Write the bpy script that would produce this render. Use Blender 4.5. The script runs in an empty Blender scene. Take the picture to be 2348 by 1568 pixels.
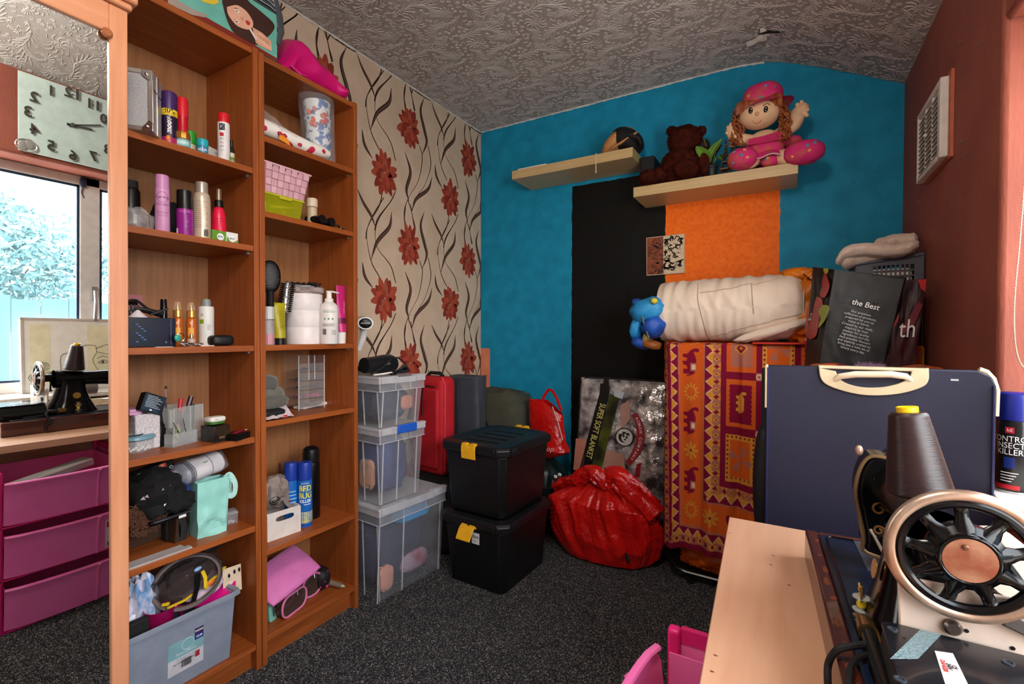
import bpy, bmesh, math, random
import numpy as np
from mathutils import Vector, Matrix, noise
random.seed(7)
PI = math.pi
sc = bpy.context.scene
COL = sc.collection
# ---------------------------------------------------------------- camera, sky, lights, exposure
HC = 1.10
FPX = 1084.5
_y, _p, _r = [math.radians(a) for a in (30.48, .94, -.13)]
F_ = Vector((-math.sin(_y), math.cos(_y), 0)); R_ = Vector((math.cos(_y), math.sin(_y), 0)); U_ = Vector((0, 0, 1))
F_, U_ = F_*math.cos(_p) - U_*math.sin(_p), U_*math.cos(_p) + F_*math.sin(_p)
R_, U_ = R_*math.cos(_r) - U_*math.sin(_r), U_*math.cos(_r) + R_*math.sin(_r)
cam = bpy.data.objects.new('camera', bpy.data.cameras.new('camera')); COL.objects.link(cam)
m = Matrix((R_, U_, -F_)).transposed().to_4x4(); m.translation = (0, 0, HC); cam.matrix_world = m
cam.data.sensor_width = 36; cam.data.lens = FPX/2348*36; cam.data.clip_start = .02
sc.camera = cam
sc.view_settings.view_transform = 'Standard'; sc.view_settings.look = 'None'
sc.view_settings.gamma = 1; sc.view_settings.use_curve_mapping = False
sc.view_settings.exposure = 0.45
w = bpy.data.worlds.new('sky'); sc.world = w; w.use_nodes = True
nt = w.node_tree; bg = nt.nodes['Background']
tc = nt.nodes.new('ShaderNodeTexCoord'); sp = nt.nodes.new('ShaderNodeSeparateXYZ'); cr = nt.nodes.new('ShaderNodeValToRGB')
nt.links.new(tc.outputs['Generated'], sp.inputs[0]); nt.links.new(sp.outputs['Z'], cr.inputs[0]); nt.links.new(cr.outputs[0], bg.inputs[0])
cr.color_ramp.elements[0].position = .0; cr.color_ramp.elements[0].color = (1, .97, .92, 1)
cr.color_ramp.elements[1].position = .7; cr.color_ramp.elements[1].color = (.80, .90, 1, 1)
bg.inputs[1].default_value = 11.0
def light(name, kind, loc, energy, color=(1, 1, 1), **kw):
    l = bpy.data.lights.new(name, kind); l.energy = energy; l.color = color
    for k, v in kw.items():
        if k != 'portal': setattr(l, k, v)
    if kw.get('portal'): l.cycles.is_portal = True
    o = bpy.data.objects.new(name, l); o.location = loc; COL.objects.link(o); return o
sun = light('sun', 'SUN', (4, 2, 6), 7, (1, .95, .86), angle=math.radians(1.2))
_e, _a = math.radians(65), math.radians(14)
sun.rotation_euler = Vector((math.cos(_e)*math.cos(_a), math.cos(_e)*math.sin(_a), math.sin(_e))).to_track_quat('Z', 'Y').to_euler()
pl = light('window_portal', 'AREA', (.60, .60, 1.3), 1, shape='RECTANGLE', size=1.06, size_y=1.9, portal=True)
pl.rotation_euler = (0, math.radians(90), 0)
light('room_fill', 'POINT', (-.24, .14, 2.06), 25, (1, .92, .82), shadow_soft_size=.13)  # added soft fill without a fixture, brightens ceiling, walls and drawers

# ---------------------------------------------------------------- unprojecting the photograph onto known planes
def ray(px, py): return F_ + R_*((px-1174)/FPX) - U_*((py-784)/FPX)
def at(px, py, X=None, Y=None, Z=None):
    d = ray(px, py)
    t = X/d.x if X is not None else (Y/d.y if Y is not None else (Z-HC)/d.z)
    return Vector((0, 0, HC)) + d*t
def hz(p, px, py):                       # height of the pixel at the horizontal distance of p
    d = ray(px, py); return HC + d.z*math.hypot(p[0], p[1])/math.hypot(d.x, d.y)
def wd(p, dpx):                          # real width of dpx pixels at p
    v = Vector((p[0], p[1], 0)); fw = v.x*F_.x + v.y*F_.y; return dpx*fw*fw/(v.length*FPX)
def place(x0, x1, pyt, X, z):            # standing thing between two pixel columns, at depth X, on height z
    xc = (x0+x1)/2; p = at(xc, pyt, X=X); return Vector((p.x, p.y, z)), wd(p, x1-x0)/2, p.z - z
# ---------------------------------------------------------------- materials
def lin(c): return tuple(((v/255)/12.92 if v/255 <= .04045 else ((v/255+.055)/1.055)**2.4) for v in c)
MATS = {}
def mat(name, rgb, rough=.5, metal=0, rgb2=None, ns=25, nd=3, st=(1, 1, 1), lo=.35, hi=.65, bump=0, bs=None, bst=None, trans=0, ior=1.45,
        alpha=1, coat=0, sheen=0, emit=0, spec=.5, bd=.004):
    if name in MATS: return MATS[name]
    M_ = bpy.data.materials.new(name); M_.use_nodes = True; n = M_.node_tree; b = n.nodes['Principled BSDF']
    c1 = lin(rgb); c2 = lin(rgb2) if rgb2 else tuple(v*.88 for v in c1)
    t = n.nodes.new('ShaderNodeTexCoord'); mp = n.nodes.new('ShaderNodeMapping'); mp.inputs['Scale'].default_value = st
    no = n.nodes.new('ShaderNodeTexNoise'); no.inputs['Scale'].default_value = ns; no.inputs['Detail'].default_value = nd
    r = n.nodes.new('ShaderNodeValToRGB'); r.color_ramp.elements[0].position = lo; r.color_ramp.elements[1].position = hi
    r.color_ramp.elements[0].color = (*c2, 1); r.color_ramp.elements[1].color = (*c1, 1)
    n.links.new(t.outputs['Object'], mp.inputs[0]); n.links.new(mp.outputs[0], no.inputs['Vector']); n.links.new(no.outputs[0], r.inputs[0])
    n.links.new(r.outputs[0], b.inputs['Base Color'])
    b.inputs['Roughness'].default_value = rough; b.inputs['Metallic'].default_value = metal; b.inputs['IOR'].default_value = ior
    b.inputs['Transmission Weight'].default_value = trans; b.inputs['Alpha'].default_value = alpha
    b.inputs['Coat Weight'].default_value = coat; b.inputs['Sheen Weight'].default_value = sheen
    b.inputs['Specular IOR Level'].default_value = spec
    if emit: b.inputs['Emission Color'].default_value = (*c1, 1); b.inputs['Emission Strength'].default_value = emit
    if bump:
        n2 = n.nodes.new('ShaderNodeTexNoise'); n2.inputs['Scale'].default_value = bs or ns; n2.inputs['Detail'].default_value = 4
        bp = n.nodes.new('ShaderNodeBump'); bp.inputs['Strength'].default_value = bump; bp.inputs['Distance'].default_value = bd
        if bst:
            mp2 = n.nodes.new('ShaderNodeMapping'); mp2.inputs['Scale'].default_value = bst
            n.links.new(t.outputs['Object'], mp2.inputs[0]); n.links.new(mp2.outputs[0], n2.inputs['Vector'])
        else: n.links.new(t.outputs['Object'], n2.inputs['Vector'])
        n.links.new(n2.outputs[0], bp.inputs['Height']); n.links.new(bp.outputs[0], b.inputs['Normal'])
    MATS[name] = M_; return M_
def plain(rgb, rough=.45, **kw):
    return mat('m_%d_%d_%d_%d' % (*rgb, int(rough*100)) + ''.join('_%s%s' % kv for kv in sorted(kw.items())), rgb, rough, **kw)
def clear(rgb=(225, 230, 235), alpha=.18, rough=.12): return plain(rgb, rough, alpha=alpha)
# ---------------------------------------------------------------- mesh builder
class B:
    def __init__(s): s.v = []; s.f = []; s.mi = []; s.cm = 0
    def m(s, i): s.cm = i; return s
    def add(s, vs, fs, M_=None):
        o = len(s.v); s.v += [tuple(M_ @ Vector(v)) if M_ else tuple(v) for v in vs]
        s.f += [tuple(i+o for i in f) for f in fs]; s.mi += [s.cm]*len(fs); return s
    def box(s, x0, x1, y0, y1, z0, z1, M_=None):
        return s.add([(x0,y0,z0),(x1,y0,z0),(x1,y1,z0),(x0,y1,z0),(x0,y0,z1),(x1,y0,z1),(x1,y1,z1),(x0,y1,z1)],
                     [(0,3,2,1),(4,5,6,7),(0,1,5,4),(1,2,6,5),(2,3,7,6),(3,0,4,7)], M_)
    def hexa(s, bot, top):                # two quads, counter clockwise from above
        return s.add(list(bot)+list(top), [(3,2,1,0),(4,5,6,7),(0,1,5,4),(1,2,6,5),(2,3,7,6),(3,0,4,7)])
    def grid(s, nu, nv, fn, cu=False, cv=False, M_=None):
        vs = [fn(i/(nu if cu else nu-1), j/(nv if cv else nv-1)) for j in range(nv) for i in range(nu)]
        fs = []
        for j in range(nv if cv else nv-1):
            for i in range(nu if cu else nu-1):
                a, b_ = i, (i+1) % nu; c, d = j % nv, (j+1) % nv
                fs.append((c*nu+a, c*nu+b_, d*nu+b_, d*nu+a))
        return s.add(vs, fs, M_)
    def lathe(s, prof, seg=24, M_=None, cap=True):
        vs = []; fs = []; n = len(prof)
        for r, z in prof:
            for k in range(seg):
                a = 2*PI*k/seg; vs.append((r*math.cos(a), r*math.sin(a), z))
        for j in range(n-1):
            for k in range(seg):
                fs.append((j*seg+k, j*seg+(k+1) % seg, (j+1)*seg+(k+1) % seg, (j+1)*seg+k))
        if cap:
            if prof[0][0] > 1e-5: fs.append(tuple(range(seg-1, -1, -1)))
            if prof[-1][0] > 1e-5: fs.append(tuple(range((n-1)*seg, n*seg)))
        return s.add(vs, fs, M_)
    def tube(s, pts, r, seg=8, closed=False, flat=1.0, M_=None, up=None):
        P = [Vector(p) for p in pts]; n = len(P); vs = []; fs = []
        rr = r if isinstance(r, (list, tuple)) else [r]*n
        prevn = None
        for i in range(n):
            a = P[(i-1) % n] if (closed or i) else P[i]; b_ = P[(i+1) % n] if (closed or i < n-1) else P[i]
            t = (b_-a).normalized() if (b_-a).length > 1e-9 else Vector((0, 0, 1))
            if up is not None: nn = Vector(up)
            elif prevn is None: nn = Vector((0, 0, 1)) if abs(t.z) < .9 else Vector((1, 0, 0))
            else: nn = prevn
            nn = (nn - t*nn.dot(t)); nn = nn.normalized() if nn.length > 1e-6 else t.orthogonal().normalized(); prevn = nn; bb = t.cross(nn)
            for k in range(seg):
                an = 2*PI*k/seg; vs.append(P[i] + nn*(rr[i]*flat*math.cos(an)) + bb*(rr[i]*math.sin(an)))
        for i in range(n if closed else n-1):
            for k in range(seg):
                j = (i+1) % n; fs.append((i*seg+k, i*seg+(k+1) % seg, j*seg+(k+1) % seg, j*seg+k))
        if not closed: fs += [tuple(range(seg-1, -1, -1)), tuple(range((n-1)*seg, n*seg))]
        return s.add(vs, fs, M_)
    def prism(s, poly, d, M_=None, z0=0):
        n = len(poly); vs = [(x, y, z0) for x, y in poly] + [(x, y, z0+d) for x, y in poly]
        return s.add(vs, [tuple(range(n-1, -1, -1)), tuple(range(n, 2*n))] + [(i, (i+1) % n, n+(i+1) % n, n+i) for i in range(n)], M_)
    def flat(s, poly, M_=None, z=0):
        return s.add([(x, y, z) for x, y in poly], [tuple(range(len(poly)))], M_)
    def ell(s, c, r, nu=20, nv=12, e=1.0, fn=None, M_=None):   # superellipsoid, fn(dir) scales it
        def sg(v, p): return math.copysign(abs(v)**p, v)
        def P(u, v):
            a = 2*PI*u; b_ = PI*(v-.5)
            d = Vector((sg(math.cos(b_), e)*sg(math.cos(a), e), sg(math.cos(b_), e)*sg(math.sin(a), e), sg(math.sin(b_), e)))
            k = fn(d) if fn else 1
            return (c[0]+r[0]*d.x*k, c[1]+r[1]*d.y*k, c[2]+r[2]*d.z*k)
        return s.grid(nu, nv, P, cu=True, M_=M_)
def rotm(rx=0, ry=0, rz=0, loc=(0, 0, 0)):
    return Matrix.Translation(loc) @ Matrix.Rotation(rz, 4, 'Z') @ Matrix.Rotation(ry, 4, 'Y') @ Matrix.Rotation(rx, 4, 'X')
def frame(o, x, y):                       # local 2D frame: origin, right, up
    x = Vector(x).normalized(); y = Vector(y); y = (y - x*y.dot(x)).normalized(); z = x.cross(y)
    M_ = Matrix((x, y, z)).transposed().to_4x4(); M_.translation = o; return M_
def obj(name, b, mats, parent=None, bevel=0, sharp=.6, loc=None, seg=2, sub=0, smooth=True):
    me = bpy.data.meshes.new(name); me.from_pydata(b.v, [], b.f)
    ms = mats if isinstance(mats, (list, tuple)) else [mats]
    for x in ms: me.materials.append(x)
    if len(ms) > 1: me.polygons.foreach_set('material_index', b.mi)
    if smooth:
        me.polygons.foreach_set('use_smooth', [True]*len(b.f)); me.set_sharp_from_angle(angle=sharp)
    me.update()
    o = bpy.data.objects.new(name, me); COL.objects.link(o)
    if parent is not None: o.parent = parent
    if loc is not None: o.location = loc
    if bevel:
        md = o.modifiers.new('bevel', 'BEVEL'); md.width = bevel; md.segments = seg; md.limit_method = 'ANGLE'; md.angle_limit = .6
    if sub:
        md = o.modifiers.new('sub', 'SUBSURF'); md.levels = md.render_levels = sub
    return o
def tag(o, label, cat, group=None):
    o['label'] = label; o['category'] = cat
    if group: o['group'] = group
    return o
def thing(name, label, cat, loc, rz=0, group=None, rx=0, ry=0):
    o = bpy.data.objects.new(name, None); COL.objects.link(o); o.empty_display_size = .03
    o.location = loc; o.rotation_euler = (rx, ry, rz); return tag(o, label, cat, group)
def struct(name, b, mats, parent=None, **kw):
    o = obj(name, b, mats, parent, **kw)
    if parent is None: o['kind'] = 'structure'
    return o
def text_poly(body, size, align='CENTER', spacing=1.0, shear=0, bold=0, line=1.0):
    cu = bpy.data.curves.new('t', 'FONT'); cu.body = body; cu.size = size; cu.align_x = align; cu.space_character = spacing
    cu.shear = shear; cu.offset = bold; cu.resolution_u = 3; cu.space_line = line; cu.align_y = 'CENTER'
    o = bpy.data.objects.new('t', cu); COL.objects.link(o)
    me = o.to_mesh(); vs = [tuple(v.co) for v in me.vertices]; fs = [tuple(p.vertices) for p in me.polygons]
    o.to_mesh_clear(); bpy.data.objects.remove(o); bpy.data.curves.remove(cu)
    return vs, fs
def text(name, body, size, m_, parent, M_=None, cyl=None, sx=1.0, vert=False, **kw):
    """flat print: M_ places its local plane; cyl=(radius, angle0, z0) wraps it round a can (local z axis)"""
    vs, fs = text_poly(body, size, **kw); b = B()
    vs = [(x*sx, y, 0) for x, y, z in vs]
    if vert: vs = [(-y, x, 0) for x, y, z in vs]
    if cyl:
        r, a0, z0 = cyl
        vs = [(r*math.cos(a0 + x/r), r*math.sin(a0 + x/r), z0 + y) for x, y, z in vs]
    b.add(vs, fs, M_); return obj(name, b, m_, parent, smooth=False)
def ridge(p, f=1.0, seed=0):
    v = Vector(p)*f + Vector((seed*7.3, seed*3.1, seed*1.7)); return 1 - abs(noise.noise(v))*2
def nz(p, f=1.0, seed=0):
    return noise.noise(Vector(p)*f + Vector((seed*7.3, seed*3.1, seed*1.7)))
def lumpy(seed, a=.1, f=2.0, ra=0, rf=4.0, tw=None):
    def fn(d): return 1 + a*nz(d, f, seed) + ra*(ridge(d, rf, seed+9) - .5)
    return fn
def rrect(w_, h_, r, n=4):
    pts = []
    for cx, cy, a0 in ((w_/2-r, h_/2-r, 0), (-w_/2+r, h_/2-r, PI/2), (-w_/2+r, -h_/2+r, PI), (w_/2-r, -h_/2+r, 1.5*PI)):
        for k in range(n+1): pts.append((cx + r*math.cos(a0+PI/2*k/n), cy + r*math.sin(a0+PI/2*k/n)))
    return pts
def spline3(P, n):
    P = [Vector(p) for p in P]; Q = [P[0]*2-P[1]]+P+[P[-1]*2-P[-2]]; out = []; m_ = len(P)-1
    for i in range(n+1):
        u = i/n*m_; k = min(int(u), m_-1); s = u-k; a, b_, c, d = Q[k:k+4]; out.append(.5*((2*b_)+(c-a)*s+(2*a-5*b_+4*c-d)*s*s+(3*b_-a-3*c+d)*s**3))
    return out
# ---------------------------------------------------------------- the room
XL, XR, YB, YF = -1.788, .413, 2.625, -1.15
ZC = 2.442
def add_mix_math(n, op, a, b_=None):
    k = n.nodes.new('ShaderNodeMath'); k.operation = op
    for i, q in enumerate((a, b_)):
        if q is None: continue
        if isinstance(q, (int, float)): k.inputs[i].default_value = q
        else: n.links.new(q, k.inputs[i])
    return k.outputs[0]
# carpet: dark grey speckle
def carpet_mat():
    M_ = bpy.data.materials.new('carpet'); M_.use_nodes = True; n = M_.node_tree; b = n.nodes['Principled BSDF']
    t = n.nodes.new('ShaderNodeTexCoord')
    v = n.nodes.new('ShaderNodeTexVoronoi'); v.inputs['Scale'].default_value = 380; n.links.new(t.outputs['Object'], v.inputs['Vector'])
    sp_ = n.nodes.new('ShaderNodeSeparateColor'); n.links.new(v.outputs['Color'], sp_.inputs[0])
    r = n.nodes.new('ShaderNodeValToRGB'); e = r.color_ramp.elements
    e[0].position = 0; e[0].color = (*lin((26, 27, 30)), 1); e[1].position = 1; e[1].color = (*lin((196, 190, 180)), 1)
    for p, c in ((.5, (46, 48, 53)), (.78, (80, 80, 84)), (.92, (132, 128, 122))):
        k = e.new(p); k.color = (*lin(c), 1)
    n.links.new(sp_.outputs[0], r.inputs[0]); n.links.new(r.outputs[0], b.inputs['Base Color'])
    bp = n.nodes.new('ShaderNodeBump'); bp.inputs['Strength'].default_value = .9; bp.inputs['Distance'].default_value = .006
    n.links.new(sp_.outputs[1], bp.inputs['Height']); n.links.new(bp.outputs[0], b.inputs['Normal'])
    b.inputs['Roughness'].default_value = .95; b.inputs['Specular IOR Level'].default_value = .15
    return M_
struct('floor', B().box(XL-.1, XR+.1, YF-.1, YB+.1, -.06, 0), carpet_mat())
# carpet pile: short upright tufts in the open part of the floor
random.seed(3); b = B()
cols = [plain((36, 38, 43), .95), plain((86, 86, 92), .95), plain((160, 154, 144), .95)]
for k in range(26000):
    x = random.uniform(-1.48, -.05); y = random.uniform(.35, 2.1)
    if y < .55 and x > -.5: continue
    a = random.uniform(0, PI); hh = random.uniform(.004, .009); ww = .0011
    dx, dy = math.cos(a)*ww, math.sin(a)*ww; tx, ty = random.uniform(-.003, .003), random.uniform(-.003, .003)
    b.m(random.choices((0, 1, 2), (60, 28, 12))[0]).add([(x-dx, y-dy, 0), (x+dx, y+dy, 0), (x+tx, y+ty, hh)], [(0, 1, 2)])
pile = obj('carpet_pile', b, cols, bpy.data.objects['floor'], smooth=False); pile['kind'] = 'stuff'

# left wall with flowered paper
paper = mat('wallpaper', (212, 188, 164), .8, rgb2=(203, 178, 153), ns=9, bump=.15, bs=180)
wl = struct('wall_left', B().box(XL-.1, XL, YF-.1, YB, 0, ZC+.05), paper)
SX_, SY_ = 2.009, 2.009
def wz(x, y):
    p = at(790 + x/SX_, 100 + y/SY_, X=XL); return (p.y, p.z)
def spline(P, n=26):
    P = [Vector((*p, 0)) for p in P]; out = []
    Q = [P[0]*2-P[1]] + P + [P[-1]*2-P[-2]]; m_ = len(P)-1
    for i in range(n+1):
        u = i/n*m_; k = min(int(u), m_-1); t = u-k; a, b_, c, d = Q[k:k+4]
        out.append(.5*((2*b_) + (c-a)*t + (2*a-5*b_+4*c-d)*t*t + (3*b_-a-3*c+d)*t**3))
    return out
stems = [[(180,125),(125,200),(100,270),(120,400),(160,490)], [(215,150),(160,210),(140,270),(150,350),(210,450),(235,540)],
         [(175,680),(160,745),(118,820),(102,860),(98,900)], [(235,680),(210,730),(155,800),(138,860)],
         [(280,195),(276,250),(283,300)], [(303,195),(312,250),(325,310)],
         [(345,470),(358,530),(340,630),(300,700),(275,770),(280,860)], [(385,470),(397,560),(370,650),(330,710),(310,770)], [(290,715),(308,775),(322,850)]]
leaves = [([(55,45),(85,120),(120,190),(140,250)], .0085, 1), ([(215,205),(205,270),(150,320),(120,395)], .011, 1), ([(80,395),(92,465),(128,530)], .0085, 1),
          ([(366,250),(350,310),(368,400),(378,455),(358,510)], .0115, 1), ([(278,500),(303,590),(285,670),(296,725)], .011, 1), ([(402,615),(385,670),(330,715),(312,765)], .0105, 1)]
PY, PZ = .5415, .6375
stem_b = B(); leaf_b = B(); pet = B(); 
def ribbon(b, P, wfun, zoff):
    vs = []; n = len(P)
    for i, p in enumerate(P):
        t = (P[min(i+1, n-1)] - P[max(i-1, 0)]).normalized(); nn = Vector((-t.y, t.x, 0)); q = wfun(i/(n-1))
        vs += [(XL+zoff, p.x+nn.x*q, p.y+nn.y*q), (XL+zoff, p.x-nn.x*q, p.y-nn.y*q)]
    b.add(vs, [(2*i, 2*i+1, 2*i+3, 2*i+2) for i in range(n-1)])
def rep(P, fn):
    for iy in range(-2, 3):
        for iz in range(-3, 3):
            Q = [Vector((p.x+iy*PY, p.y+iz*PZ, 0)) for p in P]
            if any(1.0 < q.x < YB-.004 for q in Q) and any(.0 < q.y < ZC-.004 for q in Q):
                Q = [Vector((min(q.x, YB-.003), min(max(q.y, 0), ZC-.003), 0)) for q in Q]; fn(Q)
for s in stems:
    P = spline([wz(*p) for p in s]); rep(P, lambda Q: ribbon(stem_b, Q, lambda t: .0024 + .0009*math.sin(t*9), .0006))
for s, wv, _ in leaves:
    P = spline([wz(*p) for p in s])
    rep(P, lambda Q: (ribbon(leaf_b.m(0), Q, lambda t: wv*math.sin(PI*min(max(t, .02), .97))**.8, .0009),
                      ribbon(leaf_b.m(1), [q + Vector((.002, .001, 0)) for q in Q], lambda t: wv*.38*math.sin(PI*min(max(t, .02), .97)), .0012)))
random.seed(11)
def flower(cy, cz):
    def petal(r0, r1, a, ww, col, off):
        pts = []
        for k in range(9):
            t = k/8; rr = r0+(r1-r0)*t; wf = ww*math.sin(PI*(.12+.80*t))
            pts.append((rr, wf))
        tip = [(r1*1.02, ww*.12), (r1*.965, .0), (r1*1.0, -ww*.2)]
        pl_ = pts + tip + [(x, -y) for x, y in reversed(pts)]
        vs = []
        for x, y in pl_:
            px, pz = x*math.cos(a)-y*math.sin(a), x*math.sin(a)+y*math.cos(a)
            vs.append((XL+off, min(cy+px*.82, YB-.002), min(cz+pz*1.06, ZC-.002)))
        pet.m(col).add(vs, [tuple(range(len(vs)))])
    for k in range(13): petal(.02, .108*random.uniform(.86, 1.12), 2*PI*k/13+random.uniform(-.12, .12), random.uniform(.018, .027), k % 3, .0014+.0002*(k % 3))
    for k in range(10): petal(.012, .076*random.uniform(.85, 1.1), 2*PI*k/10+.3+random.uniform(-.15, .15), .021, (k+1) % 4, .0022+.0002*(k % 3))
    for k in range(8): petal(.004, .045*random.uniform(.85, 1.1), 2*PI*k/8+random.uniform(-.2, .2), .014, (k+2) % 4, .0030+.0002*(k % 3))
for cy, cz in ((1.753, 1.281), (1.937, 1.580)):
    for iy in range(-1, 3):
        for iz in range(-3, 3):
            y, z = cy+iy*PY, cz+iz*PZ
            if 1.2 < y < YB and .05 < z < ZC-.1: flower(y, z)
for nm, b, ms in (('wallpaper_stems', stem_b, plain((66, 38, 26), .8)), ('wallpaper_leaves', leaf_b, [plain((58, 34, 26), .8), plain((104, 76, 62), .8)]),
                  ('wallpaper_flowers', pet, [plain(c, .8) for c in ((158, 58, 38), (176, 74, 48), (138, 46, 32), (168, 84, 60))])):
    o = obj(nm, b, ms, wl, smooth=False); o['kind'] = 'stuff'

# back wall: turquoise with a black and an orange painted stripe
def back_mat():
    M_ = bpy.data.materials.new('painted_back_wall'); M_.use_nodes = True; n = M_.node_tree; b = n.nodes['Principled BSDF']
    t = n.nodes.new('ShaderNodeTexCoord'); sp_ = n.nodes.new('ShaderNodeSeparateXYZ'); n.links.new(t.outputs['Object'], sp_.inputs[0])
    no = n.nodes.new('ShaderNodeTexNoise'); no.inputs['Scale'].default_value = 22; n.links.new(t.outputs['Object'], no.inputs['Vector'])
    wob = add_mix_math(n, 'MULTIPLY', add_mix_math(n, 'SUBTRACT', no.outputs[0], .5), .012)
    x = add_mix_math(n, 'ADD', sp_.outputs['X'], wob); z = add_mix_math(n, 'ADD', sp_.outputs['Z'], wob)
    def col(rgb, rgb2, sc_=14):
        q = n.nodes.new('ShaderNodeTexNoise'); q.inputs['Scale'].default_value = sc_; q.inputs['Detail'].default_value = 5
        n.links.new(t.outputs['Object'], q.inputs['Vector']); r = n.nodes.new('ShaderNodeValToRGB')
        r.color_ramp.elements[0].position = .35; r.color_ramp.elements[1].position = .65
        r.color_ramp.elements[0].color = (*lin(rgb2), 1); r.color_ramp.elements[1].color = (*lin(rgb), 1); n.links.new(q.outputs[0], r.inputs[0]); return r.outputs[0]
    def mix(f, a, c):
        k = n.nodes.new('ShaderNodeMix'); k.data_type = 'RGBA'; n.links.new(f, k.inputs[0]); n.links.new(a, k.inputs[6]); n.links.new(c, k.inputs[7]); return k.outputs[2]
    def band(v, a, c): return add_mix_math(n, 'MULTIPLY', add_mix_math(n, 'GREATER_THAN', v, a), add_mix_math(n, 'LESS_THAN', v, c))
    base = col((24, 146, 186), (18, 132, 170))
    blk = add_mix_math(n, 'MULTIPLY', band(x, -1.131, -.586), add_mix_math(n, 'LESS_THAN', z, 1.98))
    org = add_mix_math(n, 'MULTIPLY', band(x, -.586, -.050), add_mix_math(n, 'LESS_THAN', z, 1.80))
    pch = add_mix_math(n, 'MULTIPLY', add_mix_math(n, 'LESS_THAN', x, -1.715), add_mix_math(n, 'LESS_THAN', z, 1.005))
    c = mix(blk, base, col((11, 10, 10), (7, 7, 7), 40)); c = mix(org, c, col((255, 124, 30), (244, 106, 18), 60)); c = mix(pch, c, col((226, 142, 108), (214, 126, 96)))
    n.links.new(c, b.inputs['Base Color']); b.inputs['Roughness'].default_value = .6; b.inputs['Specular IOR Level'].default_value = .22
    n2 = n.nodes.new('ShaderNodeTexNoise'); n2.inputs['Scale'].default_value = 160; mp = n.nodes.new('ShaderNodeMapping'); mp.inputs['Scale'].default_value = (1, 1, .35)
    n.links.new(t.outputs['Object'], mp.inputs[0]); n.links.new(mp.outputs[0], n2.inputs['Vector'])
    bp = n.nodes.new('ShaderNodeBump'); bp.inputs['Strength'].default_value = .35; bp.inputs['Distance'].default_value = .003
    n.links.new(n2.outputs[0], bp.inputs['Height']); n.links.new(bp.outputs[0], b.inputs['Normal'])
    return M_
wb = struct('wall_back', B().box(XL-.1, XR+.35, YB, YB+.1, 0, ZC+.05), back_mat())
# a wall plug and a nail in the blue paint
blue_p = plain((24, 136, 170), .5)
obj('wall_plug', B().lathe([(.007, 0), (.006, .004), (.003, .004), (.003, .002)], 12, rotm(rx=PI/2, loc=at(1956, 416, Y=YB-.0))), blue_p, wb)

# ceiling: flat, then curving down to the lower right wall
prof = [(XL-.02, ZC), (-.36, ZC), (-.22, ZC-.003), (-.13, ZC-.014), (-.055, ZC-.036), (.02, ZC-.066), (.12, ZC-.112), (.26, ZC-.182), (XR, ZC-.262), (XR+.25, ZC-.385)]
cum = [0]
for i in range(1, len(prof)): cum.append(cum[-1] + math.hypot(prof[i][0]-prof[i-1][0], prof[i][1]-prof[i-1][1]))
def cp_(u, h=0):
    u = min(max(u, 0), cum[-1]); i = 1
    while i < len(cum)-1 and cum[i] < u: i += 1
    t = (u-cum[i-1])/(cum[i]-cum[i-1]); a, b_ = prof[i-1], prof[i]
    dx, dz = b_[0]-a[0], b_[1]-a[1]; l = math.hypot(dx, dz)
    return (a[0]+dx*t + h*dz/l, a[1]+dz*t - h*dx/l)
b = B()
for i in range(len(prof)-1):
    (x0, z0), (x1, z1) = prof[i], prof[i+1]
    b.hexa([(x0, YF-.1, z0), (x1, YF-.1, z1), (x1, YB+.05, z1), (x0, YB+.05, z0)], [(x0, YF-.1, z0+.06), (x1, YF-.1, z1+.06), (x1, YB+.05, z1+.06), (x0, YB+.05, z0+.06)])
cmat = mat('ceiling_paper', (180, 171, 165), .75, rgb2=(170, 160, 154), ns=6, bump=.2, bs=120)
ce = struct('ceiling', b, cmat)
tp_ = at(1772, 62, Z=ZC-.012); obj('dark_tear', B().add([(tp_.x+.045*math.cos(a)*(1+.4*math.sin(3*a)), tp_.y+.016*math.sin(a)*(1+.5*math.cos(2*a)), ZC-.0335-.30*.045*math.cos(a)) for a in [k*PI/8 for k in range(16)]], [tuple(range(16))]), plain((40, 36, 34), .9), ce, smooth=False)
# embossed scroll relief on the ceiling paper
strokes = []
def arc_st(P, w0): strokes.append((spline(P, 7), w0))
def frond(P, n, L, w0, side=1, taper=True):
    S = spline(P, 26); strokes.append((S[::3], w0*1.25))
    for k in range(n):
        i = int(2+k*(23)/n); p = S[i]; t = (S[i+1]-S[i-1]).normalized(); nn = Vector((-t.y, t.x, 0))
        for sd in ((1, -1) if side == 0 else (side,)):
            l = L*(math.sin(PI*(.18+.78*k/n)) if taper else 1)
            a = p; q = p + (nn*sd*.55 + t*.7)*l*.6; e = p + (nn*sd*.75 + t*.9)*l
            strokes.append(([a, (a+q)/2 + nn*sd*l*.08, q, e], w0))
PU0, PV0 = .306, .264
random.seed(5)
def V3(*p): return [Vector((x, y, 0)) for x, y in p]
def frond_(pts, *a, **k): frond([p for p in pts], *a, **k)
frond_([(.02, .02), (.09, .05), (.15, .035), (.205, .07), (.20, .115), (.165, .115), (.165, .09)], 25, .037, .0032, 0)
frond_([(.29, .19), (.22, .215), (.155, .20), (.10, .235), (.105, .275), (.14, .275), (.14, .255)], 22, .033, .0032, 0)
frond_([(.03, .14), (.05, .18), (.04, .23), (.075, .26)], 14, .028, .003, 0)
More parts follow.
